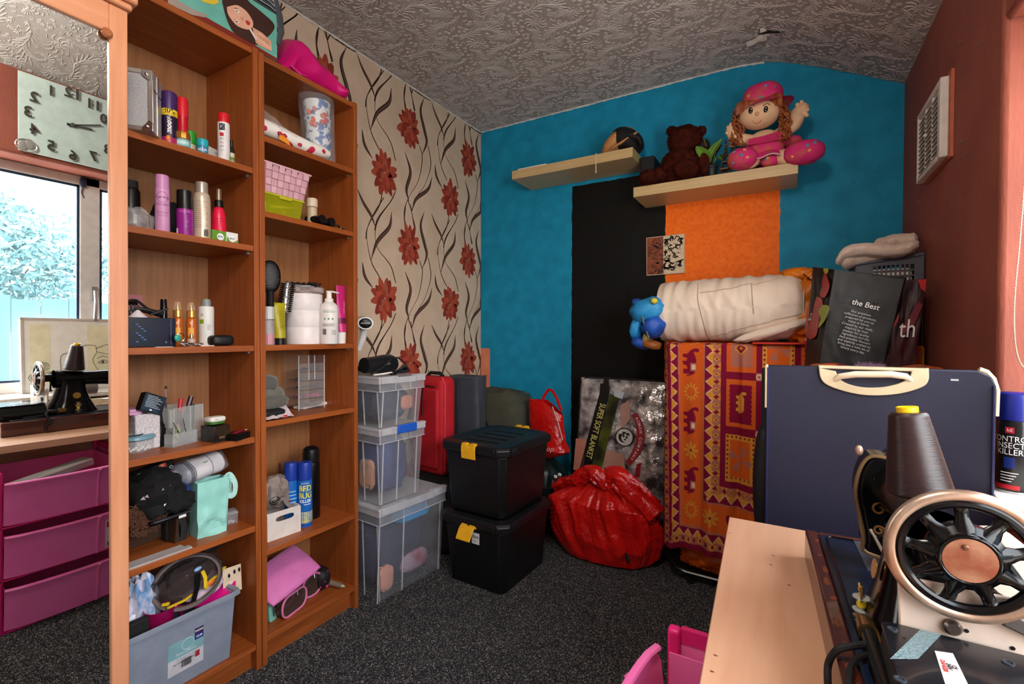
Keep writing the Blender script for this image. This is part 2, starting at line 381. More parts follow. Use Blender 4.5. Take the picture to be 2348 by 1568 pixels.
for cx, cy, R0 in ((.085, .125, .05), (.245, .145, .034), (.25, .035, .036), (.03, .275, .034)):
    for k in range(11):
        a = 2*PI*k/11
        c, s_ = math.cos(a), math.sin(a)
        strokes.append(([Vector((cx+c*R0*q - s_*R0*.24*math.sin(PI*(q-.3)/.7), cy+s_*R0*q + c*R0*.24*math.sin(PI*(q-.3)/.7), 0)) for q in (.3, .55, .8, 1.0)], .003))
    for q in (.16, .3): strokes.append(([Vector((cx+R0*q*math.cos(a), cy+R0*q*math.sin(a), 0)) for a in [2*PI*k/9 for k in range(10)]], .0026))
for k in range(7):
    R0 = .018+.0068*k; a0 = -2.3+.12*k
    strokes.append(([Vector((.185+R0*math.cos(a0+j*.42), .155+.8*R0*math.sin(a0+j*.42), 0)) for j in range(7)], .0026))
occ = [p for P, w0 in strokes for p in P]
for gi in range(14):
    for gj in range(12):
        c = Vector(((gi+random.uniform(.2, .8))*PU0/14, (gj+random.uniform(.2, .8))*PV0/12, 0))
        if min((c-q).length for q in occ) < .012: continue
        a0 = 6*math.sin(c.x*23)+5*c.y*9
        for k in range(3):
            a = a0+.55*(k-1); l = random.uniform(.013, .021); strokes.append(([c+Vector((math.cos(a+.35*q)*l*q, math.sin(a+.35*q)*l*q, 0)) for q in (.15, .45, .75, 1.0)], .0027))
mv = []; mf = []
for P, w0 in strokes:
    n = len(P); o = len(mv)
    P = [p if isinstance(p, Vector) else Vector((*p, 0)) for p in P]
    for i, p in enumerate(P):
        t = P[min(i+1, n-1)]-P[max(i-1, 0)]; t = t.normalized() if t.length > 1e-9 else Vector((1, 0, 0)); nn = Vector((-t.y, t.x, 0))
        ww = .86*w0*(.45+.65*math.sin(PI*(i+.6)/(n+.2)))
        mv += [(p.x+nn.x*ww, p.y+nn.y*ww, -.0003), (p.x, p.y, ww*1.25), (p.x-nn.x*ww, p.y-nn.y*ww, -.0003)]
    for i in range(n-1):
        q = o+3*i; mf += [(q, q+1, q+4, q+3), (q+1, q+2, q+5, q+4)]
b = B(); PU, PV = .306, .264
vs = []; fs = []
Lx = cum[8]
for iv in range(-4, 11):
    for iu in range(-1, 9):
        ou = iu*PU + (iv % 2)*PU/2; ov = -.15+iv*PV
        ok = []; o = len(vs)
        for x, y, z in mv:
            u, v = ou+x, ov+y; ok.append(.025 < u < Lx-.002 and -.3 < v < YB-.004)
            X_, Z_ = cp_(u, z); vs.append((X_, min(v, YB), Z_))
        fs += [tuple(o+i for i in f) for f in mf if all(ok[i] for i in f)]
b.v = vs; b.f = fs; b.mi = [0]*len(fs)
o = obj('embossed_relief', b, mat('ceiling_relief_lit', (208, 201, 197), .55), ce, sharp=2.5); o['kind'] = 'stuff'  # ridges paler than the paper: emboss light and shade put into colour
# ragged white paint line along the back and left ceiling edges
def edge(pts, nm):
    b = B(); prev = None
    for k, p in enumerate(pts): pass
    b.tube(pts, [random.uniform(.003, .0075) for _ in pts], 6); obj(nm, b, plain((226, 222, 216), .7), ce)
edge([(x, YB-.003, z-.002) for x, z in [cp_(.03+k*.0115) for k in range(145)]], 'ragged_paper_edge')
edge([(XL+.003, 1.0+k*.013, ZC-.002) for k in range(125)], 'ragged_paper_edge')
# torn patch with peeling flakes by the ridge
for (px, py, l) in ((1760, 62, .035), (1735, 92, .05), (1775, 96, .04), (1750, 80, .03)):
    p = at(px, py, Z=ZC-.02); u = random.uniform(-.4, .4)
    obj('paper_flake', B().grid(5, 3, lambda a, c: (p.x+(a-.5)*l*1.6, p.y+(c-.5)*l*.5+.008*math.sin(a*5), ZC-.012-.02*abs(a-.5)-.01*c)), plain((222, 216, 206), .8), ce)

# right wall with the window recess
WY0, WY1, WZ0, WZ1, WX = -.42, 1.512, .755, 1.815, .565
brown = mat('brown_paint', (150, 80, 62), .7, rgb2=(138, 71, 55), ns=5, bump=.3, bs=150, bst=(1, 1, .25))
b = B()
b.box(XR, WX+.2, YF-.1, WY0, 0, ZC); b.box(XR, WX+.2, WY1, YB+.1, 0, ZC); b.box(XR, WX+.2, WY0, WY1, 0, WZ0-.02); b.box(XR, WX+.2, WY0, WY1, WZ1, ZC)
wr = struct('wall_right', b, brown, bevel=.012)
for px, py in ((2210, 323), (2217, 352), (2112, 434), (2110, 460), (2207, 92), (2251, 97)):
    p = at(px, py, X=XR); obj('old_nail', B().tube([(XR+.001, p.y, p.z), (XR-.008, p.y-.003, p.z-.004)], .0022, 6), plain((150, 140, 130), .5, metal=.6), wr)
struct('wall_front', B().box(XL-.1, XR+.35, YF-.1, YF, 0, ZC+.05), mat('front_paint', (200, 180, 165), .8))
door = struct('door_1', B().box(-1.2, -.4, YF, YF+.03, 0, 2.0), mat('door_paint', (225, 220, 212), .5), bevel=.004)
obj('door_handle', B().tube([(-.47, YF+.03, 1.0), (-.47, YF+.07, 1.0), (-.58, YF+.07, 1.0)], .008, 8), plain((190, 190, 190), .3, metal=1), door)
struct('trim_1', B().box(XR-.03, WX, WY0, WY1, WZ0-.022, WZ0), mat('sill_white', (228, 222, 216), .4), bevel=.004)
# window
upvc = mat('white_upvc', (232, 226, 222), .35)
win = struct('window_1', B().box(WX-.005, WX+.05, WY0, WY1, WZ1-.045, WZ1).box(WX-.005, WX+.05, WY0, WY1, WZ0, WZ0+.05).box(WX-.005, WX+.05, WY0, WY0+.05, WZ0, WZ1)
             .box(WX-.005, WX+.05, WY1-.05, WY1, WZ0, WZ1).box(WX-.005, WX+.05, .945, 1.025, WZ0, WZ1).box(WX-.005, WX+.05, .05, .12, WZ0, WZ1), upvc, bevel=.004)
for y0, y1 in ((WY0+.05, .05), (.12, .945), (1.025, WY1-.05)):
    obj('gasket', B().box(WX, WX+.012, y0, y0+.01, WZ0+.05, WZ1-.045).box(WX, WX+.012, y1-.01, y1, WZ0+.05, WZ1-.045).box(WX, WX+.012, y0, y1, WZ1-.056, WZ1-.045).box(WX, WX+.012, y0, y1, WZ0+.05, WZ0+.06),
        plain((40, 60, 84), .6), win)
    obj('pane', B().box(WX+.014, WX+.018, y0, y1, WZ0+.05, WZ1-.045), clear((235, 245, 250), .06, .02), win)
obj('window_handle', B().box(WX-.03, WX-.005, .985, 1.008, 1.20, 1.27).tube([(WX-.035, .997, 1.25), (WX-.045, .997, 1.20), (WX-.03, .998, 1.10)], .008, 8), plain((190, 188, 186), .3, metal=.7), win)
# what stands outside the window
random.seed(21)
def tree(x, y, h, r, n, lab):
    t = thing('garden_tree', lab, 'tree', (x, y, -1.2))
    obj('trunk', B().tube([(0, 0, 0), (.05, .02, h*.4), (0, .05, h*.75)], [.14, .1, .04], 8), plain((96, 84, 70), .9), t)
    b = B()
    for k in range(n):
        d = Vector((random.gauss(0, 1), random.gauss(0, 1), random.gauss(0, 1))).normalized(); q = d*r*random.uniform(.35, 1)**.6; q *= 1+.35*nz(d, 2.2, 3)
        c = Vector((q.x, q.y, h*.72+q.z*.85)); s = random.uniform(.03, .065)
        u = Vector((random.gauss(0, 1), random.gauss(0, 1), random.gauss(0, 1))).normalized(); v = u.orthogonal().normalized()
        b.m(k % 3).add([c-u*s, c+v*s*.45, c+u*s, c-v*s*.45], [(0, 1, 2, 3)])
    f = obj('foliage', b, [plain((84, 124, 128), .8), plain((106, 146, 146), .8), plain((62, 100, 106), .8)], t, smooth=False); f['kind'] = 'stuff'
tree(5.2, 1.55, 3.95, .95, 6500, 'leafy garden tree outside, reflected in the mirror, in the wider window pane')
tree(7.6, 4.3, 4.3, .95, 6000, 'leafy garden tree outside, reflected in the mirror, behind the opening casement')
fn_ = thing('garden_fence', 'pale blue grey board fence outside the window, seen in the mirror', 'fence', (3.6, 2, -1.2))
for k in range(34): obj('board', B().box(0, .02, -3.4+k*.2, -3.206+k*.2, 0, 2.45+.02*math.sin(k*2.1)), plain((62, 98, 112), .8), fn_)
obj('rail', B().box(.021, .06, -3.4, 3.4, .4, .5), plain((58, 90, 104), .8), fn_)
gl = struct('pale_ground', B().box(XR+.4, 9, -6, 9, -1.3, -1.2), plain((232, 226, 214), .9))  # unseen ground outside, coloured pale to bounce light onto the ceiling
# ---------------------------------------------------------------- bookcases and mirrored wardrobe
def wood(name, c1, c2, ax, rough=.42):
    st = {'z': (14, 14, .9), 'y': (14, .9, 14), 'x': (.9, 14, 14)}[ax]
    return mat(name + ax, c1, rough, rgb2=c2, ns=5, nd=8, st=st, lo=.3, hi=.7, bump=.08, bs=30, bst=st)
OAK, OAK2 = (166, 88, 38), (138, 68, 26)
oz, oy = wood('oak_veneer_', OAK, OAK2, 'z'), wood('oak_veneer_', OAK, OAK2, 'y')
obk = wood('oak_backing_', (166, 112, 70), (142, 92, 54), 'z', .5)
XF = -1.488; XK = -1.770
def bookcase(label, y0, y1, shelves, base, ztop):
    t = thing('bookcase', label, 'bookcase', (XF, y0, 0)); W = y1-y0; D = XF-XK; T = .018
    obj('side_panel', B().box(-D, 0, 0, T, 0, ztop), oz, t, bevel=.0015)
    obj('side_panel', B().box(-D, 0, W-T, W, 0, ztop), oz, t, bevel=.0015)
    obj('back_panel', B().box(-D, -D+.004, T, W-T, .01, ztop-.001), obk, t)
    obj('top_panel', B().box(-D+.004, -.004, T, W-T, ztop-.022, ztop-.003), oy, t, bevel=.0015)
    obj('plinth', B().box(-.05, -.03, T, W-T, 0, base-.018), oy, t, bevel=.001)
    obj('base_shelf', B().box(-D+.004, -.003, T, W-T, base-.018, base), oy, t, bevel=.0015)
    for z in shelves:
        obj('shelf', B().box(-D+.004, -.003, T, W-T, z-.019, z), oy, t, bevel=.0015)
        for yy in (T, W-T): obj('shelf_pin', B().box(-.04, -.028, yy-.006, yy+.006, z-.026, z-.019), plain((190, 185, 175), .3, metal=.8), t)
    return t
A = dict(y0=.512, y1=.911, s=(1.632, 1.383, 1.062, .766, .476), base=.086)
Bk = dict(y0=.913, y1=1.315, s=(1.749, 1.503, 1.062, .808, .381), base=.092)
bookcase('oak veneer bookcase nearer the camera, packed with cans, bottles and make-up', A['y0'], A['y1'], A['s'], A['base'], 2.017)
bookcase('oak veneer bookcase beside the flowered wallpaper, with white tub and pump bottle', Bk['y0'], Bk['y1'], Bk['s'], Bk['base'], 2.012)
# wardrobe, leaning a degree into the room so that its mirror looks slightly down
TX = math.tan(math.radians(1.05))
def wx(z, off=0): return -1.25 + (z-1.1)*TX + off
WYR = .467
wt = thing('wardrobe', 'beech effect wardrobe with a full height mirror door', 'wardrobe', (0, 0, 0))
BE, BE2 = (214, 150, 112), (198, 132, 94)
bz, by = wood('beech_', BE, BE2, 'z', .4), wood('beech_', BE, BE2, 'y', .4)
def lean(name, y0, y1, z0, z1, o0, o1, m_, bev=.002):
    b = B().hexa([(wx(z0, o0), y0, z0), (wx(z0, o1), y0, z0), (wx(z0, o1), y1, z0), (wx(z0, o0), y1, z0)],
                 [(wx(z1, o0), y0, z1), (wx(z1, o1), y0, z1), (wx(z1, o1), y1, z1), (wx(z1, o0), y1, z1)])
    return obj(name, b, m_, wt, bevel=bev)
ZT = 1.792; MT = 1.731; MY = .435
lean('carcass', -.40, WYR-.001, .0, ZT, -.50, -.022, bz)
lean('door_stile', MY, WYR, .02, ZT, -.021, .001, bz)
lean('door_stile', -.40, -.30, .02, ZT, -.021, .001, bz)
lean('top_rail', -.30, MY, MT, ZT, -.021, .001, by)
lean('bottom_rail', -.30, MY, .02, .03, -.021, .001, by)
mir = mat('mirror_glass', (235, 242, 242), .0, metal=1, rgb2=(232, 240, 240))
b = B().m(0).hexa([(wx(.03, -.019), -.30, .03), (wx(.03, -.006), -.30, .03), (wx(.03, -.006), MY, .03), (wx(.03, -.019), MY, .03)],
          [(wx(MT, -.019), -.30, MT), (wx(MT, -.006), -.30, MT), (wx(MT, -.006), MY, MT), (wx(MT, -.019), MY, MT)])
obj('mirror', b, mir, wt)
lean('cornice', -.42, WYR+.006, ZT, ZT+.014, -.52, .010, by, .004)
lean('cornice', -.43, WYR+.014, ZT+.014, ZT+.034, -.53, .018, by, .005)
p_ = at(243, 72, X=-1.239)
obj('mirror_clip', B().lathe([(.0095, 0), (.0095, .006), (.007, .008)], 16, rotm(ry=PI/2, loc=(wx(p_.z, .0005), p_.y, p_.z-.004))), wood('clip_', (176, 104, 60), (140, 78, 44), 'y'), wt)
# ---------------------------------------------------------------- desk
DZ = .65
dk = thing('desk', 'pale birch effect desk with a chipped top under the sewing machine', 'desk', (-.12, .30, 0))
bi = mat('birch_top', (214, 166, 134), .38, rgb2=(205, 155, 124), ns=4, nd=7, st=(12, 1.2, 12), lo=.3, hi=.7)
obj('desk_top', B().hexa([(.055, -.35, DZ-.028), (.425, -.35, DZ-.028), (.425, .975, DZ-.028), (-.006, .975, DZ-.028)], [(.055-.0, -.35, DZ), (.425, -.35, DZ), (.425, .975, DZ), (-.006, .975, DZ)]), bi, dk, bevel=.002)
for y in (-.33, .955): obj('desk_leg', B().box(.12, .42, y, y+.018, 0, DZ-.028), bi, dk, bevel=.001)
obj('back_board', B().box(.40, .415, -.31, .95, .25, .62), bi, dk)
for px, py in ((1772, 1274), (1767, 1295), (1809, 1342), (1672, 1222), (1640, 1503), (1632, 1540)):
    p = at(px, py, Z=DZ); obj('chip', B().flat([(p.x+.12+a*math.cos(k), p.y-.30+a*.5*math.sin(k)) for k, a in ((0, .004), (1, .003), (2.2, .004), (3.4, .002), (4.8, .003))], z=DZ+.0006), plain((110, 70, 44), .8), dk)
# ---------------------------------------------------------------- helpers for cans, bottles, jars, boxes
BLK = plain((14, 14, 16), .35); BLKM = plain((20, 20, 22), .75); WHT = plain((236, 234, 230), .4); CHROME = plain((205, 205, 205), .18, metal=1)
GREY = plain((120, 122, 124), .6); INK = plain((30, 30, 34), .5); WPRINT = plain((240, 240, 240), .5)
def bottle(name, label, cat, p, r, h, parts, group=None, seg=28, rz=0):
    """parts: (part name, material, [(radius fraction, height fraction), ...])"""
    t = thing(name, label, cat, p, rz, group)
    for nm, m_, pr in parts: obj(nm, B().lathe([(r*a, h*z) for a, z in pr], seg), m_, t)
    return t
def fcam(p):                              # angle (about z) from p towards the camera
    return math.atan2(-p[1], -p[0])
def barcode(x0, y0, w_, h_, n, m_, parent, M_, seed=1):
    rnd = random.Random(seed); b = B(); x = x0
    while x < x0+w_:
        q = rnd.choice((.6, 1, 1.6))*w_/n*.5; e = min(x+q, x0+w_)
        b.flat([(x, y0), (e, y0), (e, y0+h_), (x, y0+h_)], M_); x += q+rnd.choice((.5, 1))*w_/n*.5
    return obj('bar_code', b, m_, parent, smooth=False)
def patch(name, t, r, a0, a1, z0, z1, m_, n=10):                  # printed label round a can
    return obj(name, B().grid(n, 2, lambda u, v: (r*math.cos(a0+(a1-a0)*u), r*math.sin(a0+(a1-a0)*u), z0+(z1-z0)*v)), m_, t)
CANP = [(.94, 0), (1, .012), (1, .0)]
def boxm(w_, d_, h_): return B().box(-w_/2, w_/2, -d_/2, d_/2, 0, h_)
A1, A2, A3, A4, A5, A6 = *A['s'], A['base']
B1, B2, B3, B4, B5, B6 = *Bk['s'], Bk['base']

# ================= bookcase A, top shelf
p = at(352, 303, Z=A1); rzc = math.radians(-38)
t = thing('flight_case', 'silver aluminium case with steel corners on the top shelf', 'case', (p.x, p.y, A1), rzc)
cw, cd, chh = .082, .07, hz(p, 357, 165)-A1
# local x = front normal, y = along the front (towards the right is +y)
obj('shell', B().box(-cd, 0, -cw, 0, 0, chh), mat('case_weave', (186, 186, 188), .42, metal=.35, rgb2=(150, 150, 154), ns=420, bump=.4, bs=500), t, bevel=.003)
alu = plain((214, 212, 208), .28, metal=.9)
obj('edge_trim', B().box(-.004, .002, -.012, .001, 0, chh).box(-.004, .002, -cw, 0, chh-.012, chh+.001).box(-.004, .002, -cw, 0, -.0, .012), alu, t, bevel=.0015)
obj('edge_trim', B().box(-cd*.5-.006, -cd*.5+.006, -.002, .002, 0, chh), alu, t, bevel=.001)
obj('lid_seam', B().box(-cd, 0, -.001, .0008, chh*.70, chh*.70+.003), BLKM, t)
for z in (.012, chh-.012):
    obj('corner_cap', B().prism([(-.012, -.012 if z < .1 else .012), (.012, -.012 if z < .1 else .012), (.012, .012 if z < .1 else -.012), (.004, .016 if z < .1 else -.016), (-.012, -.004)], .004, frame((.001, -.012, z), (0, 1, 0), (0, 0, 1))), CHROME, t, bevel=.001)
    obj('rivet', B().ell((.006, -.013, z), (.003, .004, .004), 10, 6), CHROME, t)
# purple spray
p, r, h = place(368, 407, 213, -1.525, A1)
t = bottle('spray_can', 'purple pain relief spray can with yellow 40% band, beside silver case', 'can', p, r, h, [
    ('body', plain((44, 26, 56), .3), [(.95, 0), (1, .012), (1, .66)]), ('cap', plain((66, 36, 96), .35), [(.99, .66), (.99, .94), (.93, .985), (.8, 1)]),
    ('foot_band', plain((176, 40, 96), .3), [(1.006, .02), (1.008, .06), (1.006, .13)])])
a = fcam(p)
patch('yellow_band', t, r*1.006, a-1.6, a+1.6, h*.535, h*.66, plain((246, 206, 40), .4), 20)
text('print', '40%', .0175, INK, t, cyl=(r*1.012, a, h*.617), bold=.0005)
text('print', 'EXTRA FREE', .0062, INK, t, cyl=(r*1.012, a, h*.56))
text('print', 'moov', .019, WPRINT, t, cyl=(r*1.012, a-.05, h*.34), vert=True, shear=.2, bold=.0006)
obj('swoosh', B().ell((r*.86*math.cos(a-.15), r*.86*math.sin(a-.15), h*.11), (.006, .006, .009), 12, 8), plain((240, 140, 60), .4), t)
# red bottle behind
p, r, h = place(403, 433, 224, -1.572, A1)
bottle('spray_bottle', 'red waisted bottle behind the purple spray can', 'bottle', p, r, h, [
    ('body', plain((206, 24, 44), .3), [(.9, 0), (1, .02), (1, .35), (.9, .48), (.84, .60), (.9, .66)]), ('cap', plain((224, 34, 50), .3), [(.92, .66), (.92, .93), (.8, .985), (.5, 1)])])
t = bpy.data.objects['spray_bottle']; a = fcam(p); 
for k in range(6): patch('white_print', t, r*1.01, a+.1, a+.75-.08*k, h*(.20+.025*k), h*(.212+.025*k), WPRINT, 5)
# gold lid jar, green lid tub, teal jar
p, r, h = place(401, 437, 304, -1.515, A1)
t = bottle('cream_jar', 'small glass jar with gold lid and pale teal label', 'jar', p, r, h, [
    ('glass', plain((150, 130, 90), .15), [(.9, 0), (1, .05), (1, .52), (.95, .56)]), ('lid', plain((196, 130, 52), .25, metal=.7), [(1, .57), (1.02, .6), (1.02, .88), (.95, .97), (.8, 1)])], seg=10)
patch('paper_label', t, r*1.01, fcam(p)-1.5, fcam(p)+1.5, h*.08, h*.48, plain((126, 190, 200), .5), 10)
patch('label_print', t, r*1.02, fcam(p)-.8, fcam(p)+.8, h*.18, h*.38, plain((196, 226, 226), .5), 10)
p, r, h = place(424, 450, 303, -1.568, A1)
t = bottle('hair_gel_tub', 'tub with bright green lid behind the gold lid jar', 'tub', p, r, h, [
    ('tub', plain((214, 206, 170), .35), [(.85, 0), (.95, .05), (.97, .5)]), ('lid', plain((40, 150, 40), .35), [(1, .48), (1.02, .52), (1.02, .9), (.96, 1)])])
patch('label_print', t, r*.985, fcam(p)-1.1, fcam(p)+.9, h*.1, h*.42, plain((70, 60, 40), .5, rgb2=(220, 214, 190), ns=120), 10)
p, r, h = place(450, 478, 321, -1.525, A1)
t = bottle('cream_jar', 'small jar with teal lid and blue label, left of red capped bottle', 'jar', p, r, h, [
    ('jar', plain((60, 140, 180), .25), [(.85, 0), (.95, .06), (.95, .55)]), ('lid', plain((30, 170, 186), .35), [(1, .56), (1.02, .6), (1.02, .92), (.95, 1)])])
text('print', 'AQUA', .009, WPRINT, t, cyl=(r*.97, fcam(p), h*.32), bold=.0003)
# carton and white red-capped bottle, small dark bottle
p = at(490, 330, X=-1.60); p.z = A1
t = thing('medicine_carton', 'white and dark green carton behind the red capped bottle', 'carton', p, math.radians(20))
obj('carton', B().box(-.02, .02, -.045, .06, 0, .052), plain((222, 222, 214), .5), t, bevel=.0008)
obj('green_print', B().box(.0202, .0206, -.045, .06, .006, .026), plain((24, 58, 34), .5), t)
text('print', 'tea tree', .011, plain((60, 90, 70), .5), t, frame((.0207, .0, .04), (0, 1, 0), (0, 0, 1)))
p, r, h = place(498, 527, 262, -1.512, A1)
t = bottle('lotion_bottle', 'slim white bottle with red cap at right end of top shelf', 'bottle', p, r, h, [
    ('body', plain((232, 226, 228), .35), [(.95, 0), (1, .01), (1, .78), (.96, .80)]), ('cap', plain((214, 30, 44), .3), [(.92, .80), (.92, .99), (.88, 1)])])
a = fcam(p); patch('dark_panel', t, r*1.01, a-.75, a+.2, h*.62, h*.76, plain((34, 32, 44), .5)); patch('red_panel', t, r*1.01, a-.65, a+.02, h*.49, h*.565, plain((190, 30, 40), .5))
for k in range(4): patch('grey_print', t, r*1.01, a-.65, a+.05, h*(.42-.085*k), h*(.47-.085*k), plain((170, 120, 130) if k == 1 else (150, 146, 152), .5, rgb2=(228, 222, 224), ns=260), 6)
text('print', 'K', .016, WPRINT, t, cyl=(r*1.02, a-.28, h*.69))
p, r, h = place(524, 538, 322, -1.54, A1)
t = bottle('drops_bottle', 'tiny dark bottle with green label behind the red capped bottle', 'bottle', p, r, h, [
    ('body', plain((24, 30, 22), .25), [(.95, 0), (1, .02), (1, .62), (.6, .74)]), ('cap', BLK, [(.5, .74), (.55, .76), (.5, 1)])])
patch('paper_label', t, r*1.02, fcam(p)-1.2, fcam(p)+1.2, h*.12, h*.5, plain((206, 210, 180), .5)); patch('label_print', t, r*1.04, fcam(p)-1.2, fcam(p)+1.2, h*.2, h*.34, plain((110, 140, 60), .5))

# ================= bookcase A, second shelf
p, r, h = place(292, 306, 415, -1.60, A2)
bottle('spray_can', 'black can half hidden behind wardrobe on second shelf', 'can', p, .022, h, [('body', BLK, [(1, 0), (1, .8), (.8, .86)]), ('cap', BLKM, [(.8, .86), (.8, 1)])])
p, r, h = place(296, 324, 480, -1.56, A2)
t = thing('packet', 'crinkled clear packet with silver foil next to the black can', 'packet', p, .5)
obj('plastic', B().ell((0, 0, h*.5), (.03, .04, h*.5), 20, 12, .6, lumpy(4, .3, 3, .2, 5)), clear((230, 230, 230), .3), t, sharp=.3)
obj('foil', B().ell((0, 0, h*.42), (.02, .028, h*.36), 14, 8, .6, lumpy(5, .3, 3)), plain((196, 196, 198), .25, metal=.8), t, sharp=.2)
p, r, h = place(354, 389, 402, -1.52, A2)
t = bottle('spray_can', 'tall lilac body spray can on the second shelf', 'can', p, r, h, [
    ('body', plain((214, 150, 196), .35), [(.95, 0), (1, .01), (1, .74), (.97, .755)]), ('cap', plain((206, 140, 190), .35), [(.96, .757), (.95, .96), (.88, .995), (.7, 1)])])
a = fcam(p); DK = plain((96, 44, 92), .5)
text('print', 'fragrance', .0098, INK, t, cyl=(r*1.01, a, h*.60), shear=.3); text('print', 'BODY SPRAY', .0072, DK, t, cyl=(r*1.01, a, h*.475)); text('print', 'SO WHAT', .0068, DK, t, cyl=(r*1.01, a, h*.33))
for k, z in enumerate((.455, .29, .27)): patch('fine_print', t, r*1.008, a-.7, a+.7, h*z, h*(z+.004), DK, 8)
b = B(); 
b.tube([((r*1.008)*math.cos(a+.014/r*math.cos(q)), (r*1.008)*math.sin(a+.014/r*math.cos(q)), h*.60+.014*math.sin(q)) for q in [2*PI*k/24 for k in range(24)]], .0004, 4, closed=True); obj('ring_print', b, DK, t)
p = at(392, 500, X=-1.60); p.z = A2
t = thing('pouch', 'black zipped pouch slumped behind the lilac can', 'pouch', p, .3)
obj('pouch', B().ell((0, 0, .052), (.032, .055, .054), 24, 14, .7, lumpy(8, .18, 2.5, .1)), BLKM, t); obj('zip_ring', B().tube([(.033+.0*k, .02+.01*math.cos(k*PI/6), .018+.012*math.sin(k*PI/6)) for k in range(12)], .0015, 6, closed=True), CHROME, t)
p, r, h = place(403, 443, 437, -1.518, A2)
t = bottle('spray_can', 'squat purple can with tall black cap', 'can', p, r, h, [
    ('body', plain((150, 36, 140), .3), [(.96, 0), (1, .015), (1, .56), (.98, .575)]), ('cap', BLK, [(.95, .578), (.94, .95), (.88, .99), (.6, 1)])])
a = fcam(p); text('print', 'lift & hold', .014, plain((90, 12, 84), .5), t, cyl=(r*1.01, a+.35, h*.27), vert=True, shear=.3); text('print', 'VOLUME', .008, plain((210, 130, 200), .5), t, cyl=(r*1.01, a, h*.51)); patch('white_label', t, r*1.01, a-1.25, a-.85, h*.02, h*.14, WPRINT)
p, r, h = place(442, 483, 419, -1.517, A2)
t = bottle('spray_can', 'tall champagne coloured can with silver cap', 'can', p, r, h, [
    ('body', plain((222, 200, 178), .3, metal=.35), [(.97, 0), (1, .012), (1, .66), (.97, .72), (.86, .79), (.76, .805)]), ('cap', plain((206, 194, 182), .25, metal=.6), [(.74, .805), (.73, .985), (.68, 1)])])
a = fcam(p); BR = plain((128, 104, 84), .5)
for k in range(14): patch('fine_print', t, r*1.008, a-.9, a+(.35 if k % 3 else .75), h*(.64-.035*k), h*(.645-.035*k), BR, 8)
barcode(-.006, 0, .012, .02, 14, INK, t, frame((r*1.01*math.cos(a+.45), r*1.01*math.sin(a+.45), h*.03), (-math.sin(a+.45), math.cos(a+.45), 0), (0, 0, 1)))
p, r, h = place(484, 519, 434, -1.53, A2)
t = bottle('spray_bottle', 'hot pink hair mist bottle with black and bronze pump', 'bottle', p, r, h, [
    ('body', plain((228, 28, 72), .3), [(.92, 0), (1, .03), (1, .30), (.93, .46), (.78, .58), (.58, .645), (.5, .655)]), ('collar', BLK, [(.62, .655), (.62, .76), (.56, .785)]), ('pump', plain((150, 126, 104), .3, metal=.6), [(.42, .785), (.40, .98), (.36, 1)])])
a = fcam(p); 
for k in range(6): patch('fine_print', t, r*1.012, a-.9, a+(.3 if k else .5), h*(.42-.05*k), h*(.426-.05*k), plain((170, 10, 40), .5), 8)
p = at(490, 540, X=-1.503); p.z = A2
t = thing('tissue_carton', 'green and white printed carton lying in front of pink bottle', 'carton', (p.x, p.y, A2), math.radians(2))
cwid = .058; chh = .030
obj('carton', B().box(-.035, .004, -.006, cwid*.60, 0, chh), plain((96, 150, 34), .5), t, bevel=.0006)
obj('white_flap', B().box(-.03, .006, cwid*.60, cwid*1.22, 0, chh*1.02), plain((226, 226, 220), .5), t, bevel=.0006)
for y, c in ((cwid*.28, (40, 80, 70)), (cwid*.90, (60, 100, 90))):
    obj('emblem', B().lathe([(.0105, 0), (.0105, .0004)], 20, rotm(ry=PI/2, loc=(.0065, y, chh*.38))), WPRINT, t); text('print', 'ECO', .0075, plain(c, .5), t, frame((.0072, y, chh*.38), (0, 1, 0), (0, 0, 1)), bold=.0003)
obj('green_wave', B().prism([(cwid*.62, .001), (cwid*1.2, .001), (cwid*1.2, .010), (cwid*1.05, .004), (cwid*.75, .010), (cwid*.62, .016)], .0003, frame((.0061, 0, 0), (0, 1, 0), (0, 0, 1))), plain((96, 150, 34), .5), t)

# ================= bookcase A, third shelf (eye level)
def py(px, X): return at(px, 775, X=X).y
X_ = -1.72; y = py(305, X_)
t = thing('card_box', 'dusty pink upright card box at back of third shelf', 'box', (X_, y, A3), .25)
obj('box', B().box(-.012, .012, -.05, .022, 0, .155), plain((176, 112, 116), .6), t, bevel=.001)
obj('slot', B().box(.0122, .013, -.04, .008, .132, .139), plain((110, 40, 60), .6), t); obj('window', B().box(.0122, .013, -.045, -.012, .0, .112), plain((210, 205, 205), .3), t)
yl, yr = py(296, -1.53)-.02, py(403, -1.53)
t = thing('trinket_box', 'glossy navy and black open box crammed with bits on third shelf', 'box', (-1.53, yl, A3), 0)
W = yr-yl; hb = hz((-1.53, yr-.05), 390, 729)-A3
nav = mat('navy_gloss', (20, 22, 48), .22, rgb2=(10, 10, 18), ns=12)
b = B().box(-.002, 0, 0, W, 0, hb).box(-.10, -.098, 0, W, 0, hb).box(-.10, 0, 0, .002, 0, hb).box(-.10, 0, W-.002, W, 0, hb).box(-.10, 0, 0, W, 0, .002)
obj('box', b, nav, t, bevel=.0006); 
for k in range(9): obj('scuff', B().box(.0002, .0005, .035+.006*(k % 4), .037+.006*(k % 4)+.004, hb*.75-.006*k, hb*.76-.006*k+.002), plain((80, 110, 170), .4), t)
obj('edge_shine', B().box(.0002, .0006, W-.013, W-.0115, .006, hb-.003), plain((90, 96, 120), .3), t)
text('print', 'e', .012, plain((120, 124, 140), .4), t, frame((.0006, W-.025, .014), (0, 1, 0), (0, 0, 1)))
